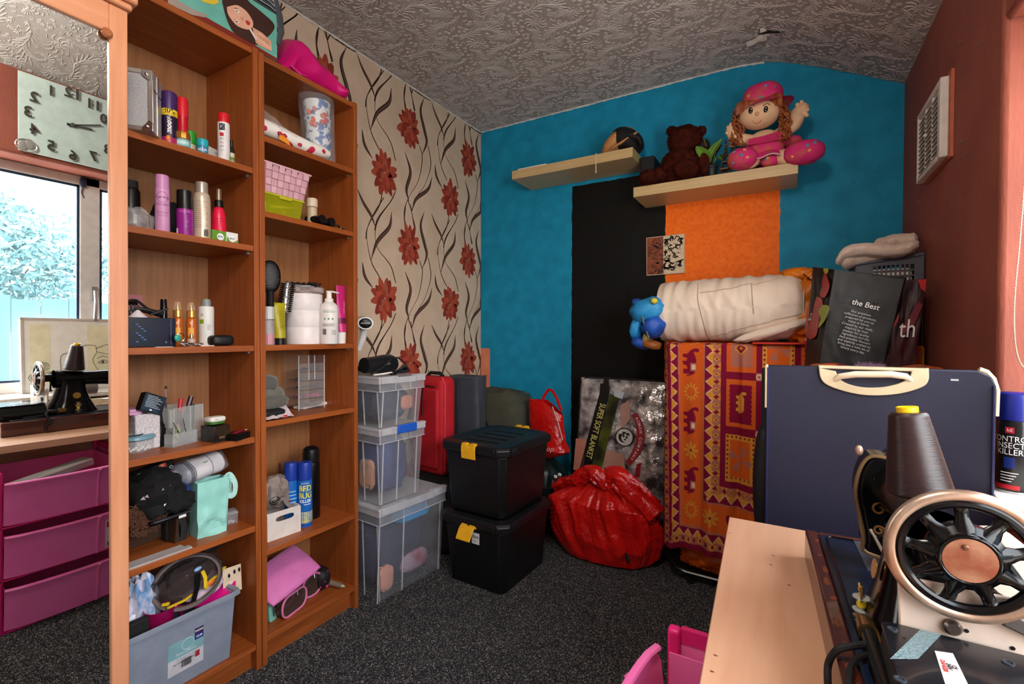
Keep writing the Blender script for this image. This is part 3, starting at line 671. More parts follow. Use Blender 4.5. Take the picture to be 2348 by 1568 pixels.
t2 = thing('paper_cone', 'white paper point sticking out of the navy box', 'paper', (-1.555, yl+.050, A3+.004)); obj('paper', B().lathe([(.025, 0), (.025, hb-.006), (.003, hb+.017)], 10), plain((226, 214, 216), .6), t2)
t2 = thing('hair_claw', 'grey and black hair claw piled on the navy box', 'hair clip', (-1.575, yl+.034, A3+hb+.014), .4)
for s_ in (-1, 1):
    for k in range(5): obj('tooth', B().tube([(.012*s_*math.cos(q*.5), -.022+.011*k, .026-.004-.03*math.sin(q*.4)) for q in range(5)], .0022, 6), plain((60, 62, 64), .3), t2)
obj('hinge', B().tube([(0, -.026, .026), (0, .026, .026)], .006, 8), BLK, t2)
t2 = thing('hair_tongs', 'black curling tong lead and handle lying across the navy box', 'hair tool', (-1.57, yl+.08, A3+hb+.006))
obj('handle', B().tube([(-.01, -.03, .02), (0, 0, .014), (.005, .035, .004)], [.006, .008, .009], 8), BLK, t2)
obj('lead', B().tube([(-.012+.004*math.sin(k), -.055+.017*k*.6, .028+.016*math.sin(k*.62)) for k in range(10)], .0035, 6), BLKM, t2)
obj('fork', B().tube([(.012, .0, .003), (.012, .045, .022)], .003, 6), plain((40, 40, 42), .3), t2)
p, r, h = place(364, 386, 686, -1.60, A3); 
bottle('nail_polish', 'black tapered polish bottle standing behind the navy box', 'bottle', p, r, h, [('bottle', BLK, [(1, 0), (1.05, .02), (1.05, .55), (.8, .58)]), ('cap', plain((16, 16, 18), .2), [(.82, .60), (.80, .62), (.70, .98), (.62, 1)])])
for x0, x1, pt, lab in ((395, 419, 691, 'amber serum bottle with gold pump, nearer the navy box'), (426, 450, 693, 'amber serum bottle with gold pump, next to white bottle')):
    p, r, h = place(x0, x1, pt, -1.555, A3)
    t = bottle('serum_bottle', lab, 'bottle', p, r*1.05, h, [
        ('bottle', plain((190, 92, 24), .12), [(.95, 0), (1, .02), (1, .58), (.9, .635), (.62, .65)]), ('collar', plain((214, 160, 84), .25, metal=.7), [(.88, .655), (.88, .80), (.8, .81)]),
        ('nozzle', plain((224, 176, 100), .22, metal=.7), [(.36, .81), (.32, .88), (.2, .96), (.12, .97)]), ('overcap', clear((255, 236, 210), .16, .05), [(.78, .81), (.74, .88), (.5, .985), (.3, 1)])], group='amber serum bottles on the third shelf')
    a = fcam(p); patch('gold_label', t, r*1.07, a-.6, a+.5, h*.22, h*.42, plain((226, 160, 60), .4)); text('print', 'K', .012, plain((250, 226, 180), .4), t, cyl=(r*1.07, a, h*.52))
p, r, h = place(454, 491, 685, -1.545, A3)
t = bottle('lotion_bottle', 'white bottle with grey flip cap and green print', 'bottle', p, r, h, [
    ('body', plain((222, 220, 214), .4), [(.95, 0), (1, .015), (1, .80), (.96, .835), (.6, .84)]), ('cap', plain((130, 136, 136), .35), [(.62, .84), (.60, .975), (.57, .985)]), ('cap_tip', plain((90, 140, 40), .4), [(.36, .985), (.34, 1)])])
a = fcam(p); patch('green_label', t, r*1.01, a-.95, a-.3, h*.47, h*.56, plain((120, 160, 40), .5)); text('print', 'la', .014, plain((90, 90, 90), .5), t, cyl=(r*1.01, a-.6, h*.66), shear=.3)
for k in range(5): patch('fine_print', t, r*1.01, a+.1, a+.55, h*(.34+.025*k), h*(.35+.025*k), plain((140, 146, 146), .5), 5)
# jewellery
t = thing('pendant', 'turquoise oval stone pendant leaning by the amber bottles', 'jewellery', (-1.512, py(414, -1.512), A3))
obj('stone', B().ell((0, 0, .026), (.004, .0085, .0105), 14, 10, M_=rotm(rx=.3)), plain((40, 160, 140), .3), t); obj('setting', B().tube([(0, .010*math.cos(q), .026+.0125*math.sin(q)) for q in [k*PI/8 for k in range(16)]], .0015, 6, closed=True), CHROME, t)
obj('clasp', B().tube([(0, .0, .012), (.002, .006, .004), (.001, .012, .001)], .002, 6), CHROME, t)
t = thing('perfume_bottle', 'miniature clear perfume bottle with silver top among jewellery', 'bottle', (-1.518, py(439, -1.518), A3))
obj('bottle', B().lathe([(.010, 0), (.011, .004), (.010, .022), (.004, .025)], 12), clear((220, 214, 206), .4, .05), t); obj('top', B().lathe([(.0042, .025), (.0042, .036), (.003, .037)], 10), CHROME, t); obj('amber_juice', B().lathe([(.008, .002), (.009, .006), (.008, .016)], 10), plain((214, 150, 70), .3), t)
t = thing('chain_necklace', 'tangled silver chain necklace on the shelf edge', 'jewellery', (-1.500, py(425, -1.500), A3))
rnd = random.Random(5)
for j in range(3):
    b = B(); 
    for k in range(26):
        q = k/25; c = (.004*math.sin(q*9+j), -.014+.060*q, .005+.006*abs(math.sin(q*7+j*2))*(1-q*.7)); b.tube([(c[0], c[1]+.0022*math.cos(s*PI/3), c[2]+.0022*math.sin(s*PI/3)) for s in range(6)], .0008, 4, closed=True, M_=rotm())
    obj('chain', b, CHROME, t)
t = thing('emery_board', 'pale pink nail file lying by the black case', 'nail file', (-1.497, py(476, -1.497), A3)); obj('file', B().box(-.004, .004, -.02, .018, 0, .003), plain((232, 206, 208), .6), t, bevel=.001)
t = thing('white_card', 'thin white card sticking out under the navy box', 'card', (-1.497, py(375, -1.497), A3)); obj('card', B().box(-.006, .004, -.02, .022, 0, .0012), WPRINT, t)
t = thing('glasses_case', 'black oval pebble case at right end of third shelf', 'case', (-1.515, py(506, -1.515), A3))
hb2 = .5*(hz((-1.515, py(506, -1.515)), 506, 768)-A3); obj('shell', B().ell((0, 0, hb2), (.024, .034, hb2), 28, 16, .55), plain((16, 16, 17), .5), t); obj('seam', B().tube([(.0242*math.cos(q), .0343*math.sin(q), hb2) for q in [k*PI/16 for k in range(32)]], .0006, 4, closed=True), BLK, t)
# ================= bookcase A, fourth shelf: make-up
def on(px, py_, Z): v = at(px, py_, Z=Z); v.z = Z; return v
p = Vector((-1.60, py(362, -1.60), A4)); hb = hz(p, 340, 946)-A4
t = thing('textured_box', 'white embossed cosmetic box under the black palette', 'box', p)
obj('box', B().box(-.10, .012, -.062, 0, 0, hb), mat('embossed_white', (214, 206, 208), .35, rgb2=(180, 174, 178), ns=170, bump=.6, bs=170), t, bevel=.004)
t = thing('lilac_box', 'small lilac compact stacked on the white embossed box', 'box', (-1.605, py(308, -1.6)+.012, A4+hb)); obj('box', B().box(-.05, .012, -.028, .002, 0, .008).box(-.05, .013, -.028, .003, .0085, .016), plain((206, 150, 190), .4), t, bevel=.001)
t = thing('powder_palette', 'black boxed palette with silver small print, leaning in make-up', 'palette', (-1.585, py(352, -1.585), A4+hb+.026), math.radians(12), rx=math.radians(-24), ry=math.radians(-8))
obj('box', B().box(-.022, 0, -.032, .030, -.026, .028), BLK, t, bevel=.0008)
obj('blue_face', B().box(.0002, .0008, -.030, .028, -.024, .026), mat('night_blue_face', (44, 66, 84), .3, rgb2=(20, 26, 34), ns=20), t)
for k in range(8): obj('fine_print', B().box(.0009, .0011, -.024, .006+.018*((k*7) % 5)/5, .020-.0045*k, .0214-.0045*k), plain((190, 200, 206), .5), t)
obj('white_mark', B().box(.0009, .0012, -.008, -.002, -.021, -.0165), WPRINT, t)
p = on(322, 1036, A4)
t = thing('bead_tub', 'round clear tub of pearls with blue lid on make-up shelf', 'tub', (p.x-.030, p.y, A4))
obj('tub', B().lathe([(.040, 0), (.042, .004), (.0435, .032)], 28), clear((220, 224, 226), .3), t); obj('lid', B().lathe([(.045, .034), (.047, .036), (.046, .043), (.040, .046)], 28), plain((120, 170, 190), .2, alpha=.75), t)
obj('lid_print', B().lathe([(.024, .0465), (.0239, .0470)], 20), plain((190, 206, 210), .3), t); 
for k in range(14): obj('pearl', B().ell((.033*math.cos(-1.2+k*.17), .033*math.sin(-1.2+k*.17), .006+.0035*(k % 3)), (.0042,)*3, 10, 6), plain((232, 228, 222), .2), t)
obj('hair_grip', B().tube([(.02, -.03, .0475), (.03, .0, .0482), (.0, .025, .0478)], .0018, 6), BLK, t)
p = on(369, 1019, A4)
t = thing('nail_varnish', 'tiny pale blue bottle in front of the acrylic organiser', 'bottle', p); obj('bottle', B().lathe([(.0095, 0), (.0105, .002), (.0105, .016), (.006, .019)], 14), plain((170, 200, 224), .3), t); obj('cap', B().lathe([(.0055, .019), (.0055, .030), (.008, .031), (.006, .036)], 12), plain((206, 206, 200), .3), t)
# acrylic organiser
p = on(398, 1020, A4); q = on(466, 1003, A4); W = (q-p).length
t = thing('acrylic_organiser', 'clear acrylic divided organiser holding make-up brushes and pencils', 'organiser', p, math.atan2(q.y-p.y, q.x-p.x)-PI/2+.0)
H4 = hz(p, 410, 936)-A4; b = B(); th = .0015
for x0, x1, y0, y1, hh in ((-.09, 0, 0, th, H4), (-.09, 0, W*.55, W*.55+th, H4), (-.09, 0, W-th, W, H4), (-th, 0, W*.0, W, H4), (-.09, -.09+th, 0, W, H4), (0, .03, -.03, -.03+th, H4*.35), (.03-th, .03, -.03, W*.5, H4*.35), (0, .03, W*.5, W*.5+th, H4*.35)): b.box(x0, x1, y0, y1, 0, hh)
b.box(-.09, .03, -.03, W, 0, .0015); obj('tray', b, clear((222, 226, 226), .20, .05), t)
obj('divider_edge', B().box(-.001, .001, W*.55, W*.55+.002, 0, H4).box(-.001, .001, W-.002, W, 0, H4).box(-.001, .001, 0, .002, 0, H4), plain((224, 228, 228), .2, alpha=.7), t)
def at_org(x, y, z=0): return t.matrix_world @ Vector((x, y, z)) if False else Vector(t.location) + Matrix.Rotation(t.rotation_euler.z, 3, 'Z') @ Vector((x, y, z))
org = t; OM = lambda x, y, z: Vector(org.location) + Matrix.Rotation(org.rotation_euler.z, 3, 'Z') @ Vector((x, y, z))
def stick(name, label, cat, x, y, z0, dx, dy, L, parts, r=.004, group=None):
    o = OM(x, y, z0); d = Vector((dx, dy, 1)).normalized(); t = thing(name, label, cat, o); z = Vector((0, 0, 0))
    prev = 0
    for nm, e, rr, m_ in parts: obj(nm, B().tube([d*(L*prev), d*(L*e)], [rr, rr], 8), m_, t); prev = e
    return t
stick('felt_marker', 'lime green marker upright in the acrylic organiser', 'pen', -.012, W*.22, .002, .0, .05, .055, [('barrel', .82, .0065, plain((150, 180, 50), .5)), ('cap', 1, .006, plain((150, 110, 90), .5))])
stick('lipstick', 'red capped lip tube in the acrylic organiser', 'lipstick', -.03, W*.36, .002, 0, .1, H4+.022, [('tube', .7, .006, plain((90, 60, 60), .4)), ('cap', 1, .0065, plain((190, 30, 50), .35))])
stick('makeup_brush', 'tall thin brush standing highest in the organiser', 'brush', -.05, W*.20, .002, 0, .0, H4+.062, [('handle', .72, .0028, plain((70, 60, 66), .3)), ('ferrule', .95, .0024, plain((150, 130, 140), .3, metal=.5)), ('tip', 1, .003, plain((40, 30, 36), .6))])
stick('mascara', 'black tube with pink dots leaning right in the organiser', 'mascara', -.035, W*.44, .002, 0, .30, H4+.030, [('tube', .72, .006, BLK), ('cap', 1, .0075, plain((60, 14, 34), .3))])
stick('mascara', 'plain black mascara on left of the organiser', 'mascara', -.04, W*.04, .002, 0, -.1, H4+.022, [('tube', .75, .005, BLK), ('cap', 1, .0055, plain((60, 62, 70), .3))])
stick('kohl_pencil', 'fat black cosmetic pencil at right end of organiser', 'pencil', -.03, W*.62, .002, -.02, .16, H4+.006, [('barrel', .9, .0065, BLK), ('end', 1, .005, plain((70, 90, 110), .3))])
stick('tweezers', 'dark green patterned tweezers in right cell of organiser', 'tweezers', -.02, W*.74, .002, 0, .05, H4, [('blade', 1, .007, plain((36, 70, 64), .35, rgb2=(20, 34, 34), ns=120))])
stick('cotton_tube', 'pale striped tube of cotton buds in the organiser', 'tube', -.02, W*.10, H4*.45, 0, 0, H4*.5, [('tube', 1, .007, plain((200, 198, 194), .4))])
for k, (y0, dy, L) in enumerate(((-.006, -.75, .075), (.002, -.45, .074), (.012, -.20, .078), (.016, -.34, .05), (.0, -.62, .05))):
    stick('hair_pin', ('silver hair pin, steepest lean left in front tray', 'silver hair pin, second from left in front tray', 'silver hair pin standing most upright in front tray', 'short silver hair pin, right of the upright one', 'short silver hair pin lying lowest in front tray')[k], 'hair pin', .014+.003*k, y0+.02, .002, 0, dy, L, [('wire', 1, .0012, CHROME)], group='silver hair pins in the organiser tray')
t = thing('hair_slide', 'black curved hair comb behind the silver pins', 'comb', OM(-.012, -.028, .0), org.rotation_euler.z)
obj('comb', B().tube([(0, .0, .0), (0, .002, .03), (0, .006, .055), (0, .0, .072)], [.009, .010, .009, .006], 8, flat=.4), BLK, t)
p = on(415, 985, A4)
# compact, palettes
p = Vector((-1.545, py(491, -1.545), A4+.028)); hz1 = hz(p, 491, 965)
t = thing('compact_case', 'white oval compact with green base, on the black palettes', 'compact', (p.x, p.y, hz1-.006), .0, ry=-.06)
wv = wd(p, 44)/2
obj('lid', B().ell((0, 0, .012), (.026, wv, .009), 24, 12, .5), plain((232, 230, 222), .35), t); obj('base', B().ell((0, 0, .001), (.024, wv*.96, .006), 24, 10, .5), plain((60, 110, 40), .4), t); text('print', 'WiFi', .006, INK, t, frame((.0258, -wv*.35, .0125), (0, 1, 0), (0, 0, 1)))
zz = hz1-.008-A4
t = thing('eyeshadow_palette', 'black smoky palette box lying flat under the white compact', 'palette', (-1.545, py(493, -1.545), A4), math.radians(8)); obj('box', B().box(-.03, .032, -.027, .024, 0, zz-.004), plain((26, 25, 25), .25, rgb2=(52, 40, 30), ns=40), t, bevel=.0008); obj('tape', B().box(.0322, .0326, -.012, .006, .010, .017), plain((110, 78, 50), .3), t)
p = Vector((-1.510, py(545, -1.510), A4))
t = thing('eyeshadow_palette', 'stack of thin black palettes overhanging right shelf edge', 'palette', p, math.radians(24))
for k in range(4): obj('tray', B().box(-.03, .022, -.035+.002*k, .028-.002*(k % 2), .0052*k, .0052*k+.0046), plain((18, 18, 18), .25), t, bevel=.0005)
t = thing('lip_pencil', 'dark red pencil with bare wood tip on the black palettes', 'pencil', (p.x+.012, p.y, A4+.025), math.radians(24)); obj('barrel', B().tube([(0, -.03, 0), (0, .018, 0)], .0034, 7), plain((130, 20, 50), .35), t); obj('tip', B().tube([(0, .018, 0), (0, .032, 0)], [.0034, .0008], 7), plain((222, 190, 150), .6), t)
t = thing('blue_lid', 'small bright blue cap between the palettes on shelf', 'cap', on(521, 1003, A4)); obj('cap', B().lathe([(.008, 0), (.008, .003), (.006, .004)], 14), plain((60, 100, 190), .4), t)

# ================= bookcase A, fifth shelf: clothes and paper bag
zs = A5
p = on(453, 1237, zs); q = on(518, 1217, zs)
ang = math.atan2(q.y-p.y, q.x-p.x)
W = (q-p).length*1.02; Hb = hz(p, 453, 1110)-zs; Dg = .062
t = thing('paper_gift_bag', 'creased turquoise paper gift bag with ribbon handle', 'bag', p, ang)
def gb(u, v):       # around the four sides u, height v
    per = [(0, 0), (W, 0), (W, Dg), (0, Dg)]; k = int(u*4) % 4; f = u*4-int(u*4); a, c = per[k], per[(k+1) % 4]
    x = a[0]+(c[0]-a[0])*f; y_ = a[1]+(c[1]-a[1])*f; fl = 1+.16*v
    x = (x-W/2)*fl+W/2+.004*v; cr_ = .007*nz((x*28, y_*28, v*3.2), 1, 3) + .024*max(0, .42-abs(v-.26))*(ridge((x*26+v*3, v*3.2-x*14, 1), 1, 5)-.4)
    return (x, y_*(1+.1*v)-.016*v*(k == 3) + (cr_ if k in (0, 2) else 0), v*Hb*(1+.02*math.sin(u*9)))
obj('bag', B().grid(49, 20, gb), plain((150, 214, 204), .5), t, sharp=.25)
obj('handle', B().tube(spline3([(W*1.06, Dg*.3, Hb*.98), (W*1.20, Dg*.2, Hb*1.03), (W*1.36, Dg*.1, Hb*.85), (W*1.32, Dg*.05, Hb*.66), (W*1.16, Dg*.05, Hb*.63), (W*1.13, Dg*.05, Hb*.78), (W*1.12, Dg*.05, Hb*.95)], 28), .0075, 4, flat=.15, closed=False, up=(0, -1, 0)), plain((170, 218, 208), .5), t)
text('print', 'AMENTO', .0115, plain((60, 80, 76), .5), t, frame((W*1.13, Dg*.05-.0025, Hb*.84), (.12, 0, -1), (1, 0, .12)))
p = Vector((-1.56, py(476, -1.56), zs+Hb*.99)); hh = hz(p, 470, 1052)-p.z
t = thing('bedding_pack', 'white rolled bedding in clear wrap with grey bands, atop turquoise bag', 'bedding', (p.x-.03, p.y, p.z+.004), math.radians(8), rx=math.radians(8))
Lr = .084
def roll(u, v): 
    a = 2*PI*u; r_ = (.034+.003*nz((math.cos(a)*2, math.sin(a)*2, v*3), 1, 2))*(1-.55*max(0, abs(v-.5)*2-.82)/.18)
    return (r_*1.25*math.cos(a), -Lr+2*Lr*v*.86, .036+r_*math.sin(a))
obj('roll', B().grid(28, 18, roll, cu=True), plain((226, 222, 226), .6), t)
for v0, v1, c in ((.02, .14, (120, 122, 140)), (.15, .24, (66, 66, 84)), (.25, .27, (40, 40, 46)), (.62, .635, (90, 86, 96))):
    obj('printed_band', B().grid(24, 3, lambda u, v: tuple(Vector(roll(u, v0+(v1-v0)*v))*1.0 + Vector((.0012*math.cos(2*PI*u), 0, .0012*math.sin(2*PI*u)))), cu=True), plain(c, .45), t)
obj('green_label', B().box(.034, .0355, -.016, -.003, .046, .060), plain((110, 150, 80), .5), t)
obj('plastic_wrap', B().grid(30, 16, lambda u, v: tuple(Vector(roll(u, v)) + Vector((.003*math.cos(2*PI*u), .012*(v-.4), .003*math.sin(2*PI*u)))*(1+1.2*nz((u*9, v*9, 0), 1, 4))), cu=True), clear((240, 240, 245), .14, .06), t, sharp=.3)
p = Vector((-1.545, py(407, -1.545), zs+Hb*.80))
t = thing('tissue_packet', 'dark blue foil packet wedged between black clothes and bag', 'packet', (p.x, p.y+.006, p.z), rx=.45); obj('packet', B().ell((0, 0, .018), (.02, .036, .024), 20, 12, .7, lumpy(6, .15, 3, .12, 5)), plain((34, 58, 120), .3), t, sharp=.4)
obj('white_print', B().tube([(.021, .012*math.cos(k)-.014, .022+.006*math.sin(k)) for k in range(7)], .001, 4), WPRINT, t); text('print', 'soft', .018, plain((150, 170, 210), .5), t, frame((.0215, .008, .014), (0, 1, -.4), (0, .4, 1)))
p = Vector((-1.60, py(365, -1.60), 0)); zt = hz(p, 365, 1075)
t = thing('tights_packet', 'small black and red printed packet lying on the black clothes', 'packet', (p.x, p.y-.01, zt-.02), .15, rx=.2)
obj('packet', B().box(-.03, .006, -.05, .05, 0, .034), plain((30, 28, 30), .3), t, bevel=.003); obj('white_oval', B().ell((.006, -.022, .014), (.001, .024, .012), 18, 10), plain((190, 200, 206), .4), t); obj('red_panel', B().box(.0062, .0068, .008, .028, 0, .032), plain((196, 66, 46), .4), t); text('print', 'TULIP', .013, plain((236, 200, 170), .5), t, frame((.007, .018, .016), (0, 0, 1), (0, -1, 0)))
obj('ring_print', B().tube([(.0065, .040+.004*math.cos(k*PI/5), .012+.004*math.sin(k*PI/5)) for k in range(10)], .0006, 4, closed=True), WPRINT, t)
p = Vector((-1.64, py(440, -1.64), 0)); zt = hz(p, 440, 1062)
t = thing('green_packet', 'clear crackly packet with lime green leaf, squeezed under shelf', 'packet', (p.x, p.y, zt-.012)); obj('plastic', B().ell((0, 0, .010), (.03, .045, .014), 18, 10, .8, lumpy(3, .25, 4, .2, 6)), clear((220, 225, 220), .4), t, sharp=.3); obj('green_leaf', B().ell((.012, .022, .014), (.012, .018, .010), 12, 8), plain((140, 190, 40), .4), t)
# black clothes pile, crochet, tray, belt
p = Vector((-1.565, py(352, -1.565), zs))
zt, zb = hz(p, 340, 1075), hz(p, 352, 1172)
t = thing('black_clothes', 'heap of folded black clothes with pale print on fifth shelf', 'clothes', (p.x, p.y, zb))
hh = (zt-zb)*.86
obj('heap', B().ell((-.01, .0, hh*.5), (.082, .062, hh*.55), 36, 20, .7, lumpy(12, .22, 2.2, .12, 3)), mat('black_cloth', (8, 8, 9), .9, bump=.4, bs=90), t)
obj('fold', B().ell((.03, .03, hh*.25), (.055, .05, hh*.26), 30, 14, .8, lumpy(13, .25, 2.6, .12, 3)), MATS['black_cloth'], t)
b = B(); 
for k in range(9):
    q = k/8; b.add([(.066, -.062+.075*q, hh*(.58+.10*q)+.004*math.sin(k*2)), (.067, -.055+.075*q, hh*(.66+.10*q)+.006*math.sin(k*3)), (.064, -.048+.075*q, hh*(.55+.12*q))], [(0, 1, 2)])
obj('grey_print', b, plain((160, 150, 164), .8), t, smooth=False); obj('tag', B().box(.070, .0712, -.008, .004, hh*.28, hh*.33), WPRINT, t)
p = Vector((-1.525, py(330, -1.525), zs)); z0, z1 = hz(p, 330, 1228), hz(p, 330, 1160)
t = thing('crochet_shawl', 'brown open crochet knit hanging under the black clothes', 'shawl', (p.x, p.y, z0))
b = B(); rnd = random.Random(4)
for k in range(230):
    q = rnd.random()**.7; cx = rnd.uniform(-.056, .06)*(.55+.45*q); cz = .004+(z1-z0)*q; a = rnd.uniform(0, PI); r_ = rnd.uniform(.0035, .0065)
    b.tube([(.006*rnd.random()+.002*math.sin(s*2), cx+r_*math.cos(s*PI/4), cz+r_*math.sin(s*PI/4)) for s in range(8)], .0018, 5, closed=True)
o = obj('knit', b, plain((84, 50, 34), .95), t); o['kind'] = 'stuff'
p = Vector((-1.53, py(372, -1.53), zs)); zt = hz(p, 372, 1192)
t = thing('glossy_tray', 'shiny black lidded tray jutting out beneath the black clothes', 'tray', (p.x, p.y, zt), .12, ry=.1)
b = B().box(-.10, .02, -.045, .06, 0, .010); obj('tray', b, plain((12, 12, 14), .12), t, bevel=.002); obj('rim', B().box(.014, .026, -.04, .062, .008, .013), plain((60, 60, 66), .15), t, bevel=.002); obj('white_label', B().box(.0262, .027, .024, .044, .001, .009), WPRINT, t)
obj('stand', B().box(-.095, -.085, -.04, .05, zs-zt+.0005, 0).box(-.095, -.02, .046, .055, zs-zt+.0005, 0), plain((60, 40, 28), .5), t)
p = on(418, 1240, zs); zt = hz(p, 418, 1165)
t = thing('waist_bag', 'black strap and pouch hanging off the tray beside turquoise bag', 'bag', (p.x-.012, p.y, zs))
obj('pouch', B().box(-.05, -.012, -.032, .01, .0, zt-zs-.006), BLKM, t, bevel=.008)
obj('strap', B().tube([(-.005, .0, zt-zs), (.008, .008, .04), (.010, .004, .006), (.008, -.012, .003), (.002, -.014, .03)], .009, 4, flat=.2, up=(1, 0, 0)), BLKM, t)
obj('loop', B().tube([(.0, .018, zt-zs+.01), (.006, .022, .05), (.008, .018, .012), (.006, .010, .01)], .002, 6), BLK, t)
t = thing('long_flat_box', 'long pale grey flat panel lying along the front of fifth shelf', 'panel', (-1.515, .535, zs)); yy = on(425, 1256, zs).y
obj('panel', B().box(-.024, .0, 0, yy-.535, 0, .004), plain((188, 178, 176), .4), t, bevel=.0006); obj('panel', B().box(.0015, .022, 0, yy-.525, 0, .005), plain((182, 172, 170), .4), t, bevel=.0006)
p = on(538, 1203, zs)
t = thing('clear_case', 'small clear plastic case priced 25p beside the turquoise bag', 'case', (p.x-.03, p.y+.0, zs), -.25); obj('case', B().box(-.02, .02, -.02, .02, 0, .042), clear((190, 186, 190), .30), t, bevel=.001); obj('lid_rim', B().box(-.021, .021, -.021, .021, .034, .0345), clear((220, 220, 224), .6), t); text('print', '25p', .013, plain((230, 226, 226), .5), t, frame((.0205, .0, .011), (0, 1, 0), (0, 0, 1)))

# ================= bookcase A, bottom: grey tub full of bits
zs = A6
p = on(556, 1483, zs); q = on(400, 1568, zs)
y1 = py(553, XF+.0); zt = hz((XF+.005, py(562, XF)), 560, 1350)
y1 = at(545, 1400, X=-1.480).y
t = thing('storage_tub', 'grey plastic storage tub with product label at bookcase bottom', 'storage tub', (-1.492, y1, zs))
Lb, Wb, Hb = .36, .20, zt-zs
Lb = y1-.545
GT = plain((138, 146, 162), .45)
def tubw(z0, z1, g0, g1):  # ring walls
    return [(-Wb+g0, -Lb+0, z0)]
b = B(); k0, k1 = .012, 0
b.hexa([(-Wb+k0, -Lb, 0), (-k0, -Lb, 0), (-k0, -k0, 0), (-Wb+k0, -k0, 0)], [(-Wb+k0, -Lb, .003), (-k0, -Lb, .003), (-k0, -k0, .003), (-Wb+k0, -k0, .003)])
b.hexa([(-k0-.003, -Lb, 0), (-k0, -Lb, 0), (-k0, -k0, 0), (-k0-.003, -k0, 0)], [(-.003, -Lb, Hb), (0, -Lb, Hb), (0, 0, Hb), (-.003, 0, Hb)])
b.hexa([(-Wb+k0, -k0-.003, 0), (-k0, -k0-.003, 0), (-k0, -k0, 0), (-Wb+k0, -k0, 0)], [(-Wb, -.003, Hb), (0, -.003, Hb), (0, 0, Hb), (-Wb, 0, Hb)])
b.box(-Wb, -Wb+.003, -Lb, 0, 0, Hb); obj('tub', b, GT, t, bevel=.002)
obj('rim', B().tube([(-Wb, -Lb, Hb), (.006, -Lb, Hb), (.008, -.014, Hb), (.004, .004, Hb), (-.012, .008, Hb), (-Wb, .008, Hb)], .0095, 6, flat=.9), GT, t)
fs = Vector((k0, 0, Hb)).normalized(); FR = lambda y_, z: frame((-k0+k0*z/Hb+.0008, y_, z), (0, 1, 0), (k0, 0, Hb))
def ypx(px): return at(px, 1470, X=-1.497).y - y1
ya, yb = ypx(385), ypx(467)
zc = lambda px, q_: at(px, q_, X=-1.497).z - zs
z_t, z_m, z_b = zc(426, 1462), zc(426, 1500), zc(426, 1536)
LW = yb-ya
def quad(nm, y0, y1_, z0, z1, m_, o=.0008): obj(nm, B().add([(-k0+k0*z/Hb+o, y_, z) for y_, z in ((y0, z0), (y1_, z0), (y1_, z1), (y0, z1))], [(0, 1, 2, 3)]), m_, t, smooth=False)
quad('teal_label', ya, yb, z_m, z_t, plain((130, 176, 184), .5)); quad('white_label', ya, yb, z_b, z_m, plain((206, 204, 210), .5))
ym = (ya+yb)/2
text('print', 'Home Collection', .0125, plain((214, 226, 228), .5), t, FR(ym, z_m+.010) @ Matrix.Translation((0, 0, .0006)), sx=.62); obj('round_mark', B().tube([tuple(FR(ym+.004, (z_m+z_t)/2+.006) @ Vector((.016*math.cos(k*PI/12), .016*math.sin(k*PI/12), .0008))) for k in range(24)], .0005, 4, closed=True), WPRINT, t)
text('print', 'YOUR RECTANGLE', .0085, plain((150, 150, 156), .5), t, FR(ym, z_m-.007) @ Matrix.Translation((0, 0, .0006)), sx=.8); text('print', '15L STORAGE BOX WITH LID', .0078, plain((70, 70, 78), .5), t, FR(ym, z_m-.017) @ Matrix.Translation((0, 0, .0006)), sx=.66, bold=.0002)
text('print', 'easy to store and stack', .006, plain((120, 120, 126), .5), t, FR(ym, z_m-.026) @ Matrix.Translation((0, 0, .0006)), sx=.7)
barcode(-.012, -.010, .026, .022, 16, plain((60, 60, 66), .5), t, FR(ym, z_b+.022) @ Matrix.Translation((0, 0, .0008))); quad('red_logo', ym+.024, ym+.036, z_b+.022, z_b+.040, plain((176, 40, 52), .5), .0012)
y2, y3 = ypx(446), ypx(466); z2 = zc(456, 1462); z4 = zc(456, 1436); zm2 = (z2+z4)/2
quad('price_sticker', y2, y3, zm2, z4, plain((60, 34, 78), .5), .0016); quad('price_sticker', y2, y3, z2, zm2, plain((36, 44, 124), .5), .0016)
text('print', 'WOW!', .0085, WPRINT, t, FR((y2+y3)/2, (zm2+z4)/2) @ Matrix.Translation((0, 0, .0014)), sx=.85, bold=.0003); text('print', '£3.50', .0085, WPRINT, t, FR((y2+y3)/2, (zm2+z2)/2) @ Matrix.Translation((0, 0, .0014)), sx=.85, bold=.0003)
zr = zs+Hb
# contents
p = at(366, 1418, X=-1.545)
mug_r = wd(p, 76)/2; zt = hz(p, 366, 1392)
t = thing('pink_mug', 'metallic magenta mug standing in the grey tub', 'mug', (p.x, p.y, zt-.085))
MG = plain((168, 22, 92), .15, metal=.4)
obj('mug', B().lathe([(mug_r*.7, 0), (mug_r*.82, .008), (mug_r, .085), (mug_r*.95, .085), (mug_r*.78, .012), (0, .010)], 28), MG, t); obj('handle', B().tube([(.0, mug_r*.95, .07), (.005, mug_r*1.45, .062), (.004, mug_r*1.4, .03), (.0, mug_r*.9, .022)], .005, 8), MG, t); obj('stand', B().lathe([(mug_r*.5, zs+.0035-(zt-.085)), (mug_r*.5, 0)], 12), plain((120, 20, 70), .4), t)
p = at(470, 1395, X=-1.58); zt = p.z
t = thing('pink_bowl_lid', 'hot pink plastic bowl lid wedged in the grey tub', 'bowl_lid', (p.x, p.y+.018, zr-.004), .2, rx=.26, ry=.22)
obj('bowl_lid', B().lathe([(.01, 0), (.062, 0), (.070, .004), (.070, .012), (.064, .014), (.058, .008), (0, .008)], 36), plain((226, 24, 140), .3), t)  # rimmed bowl lid, shaped as a shallow disc
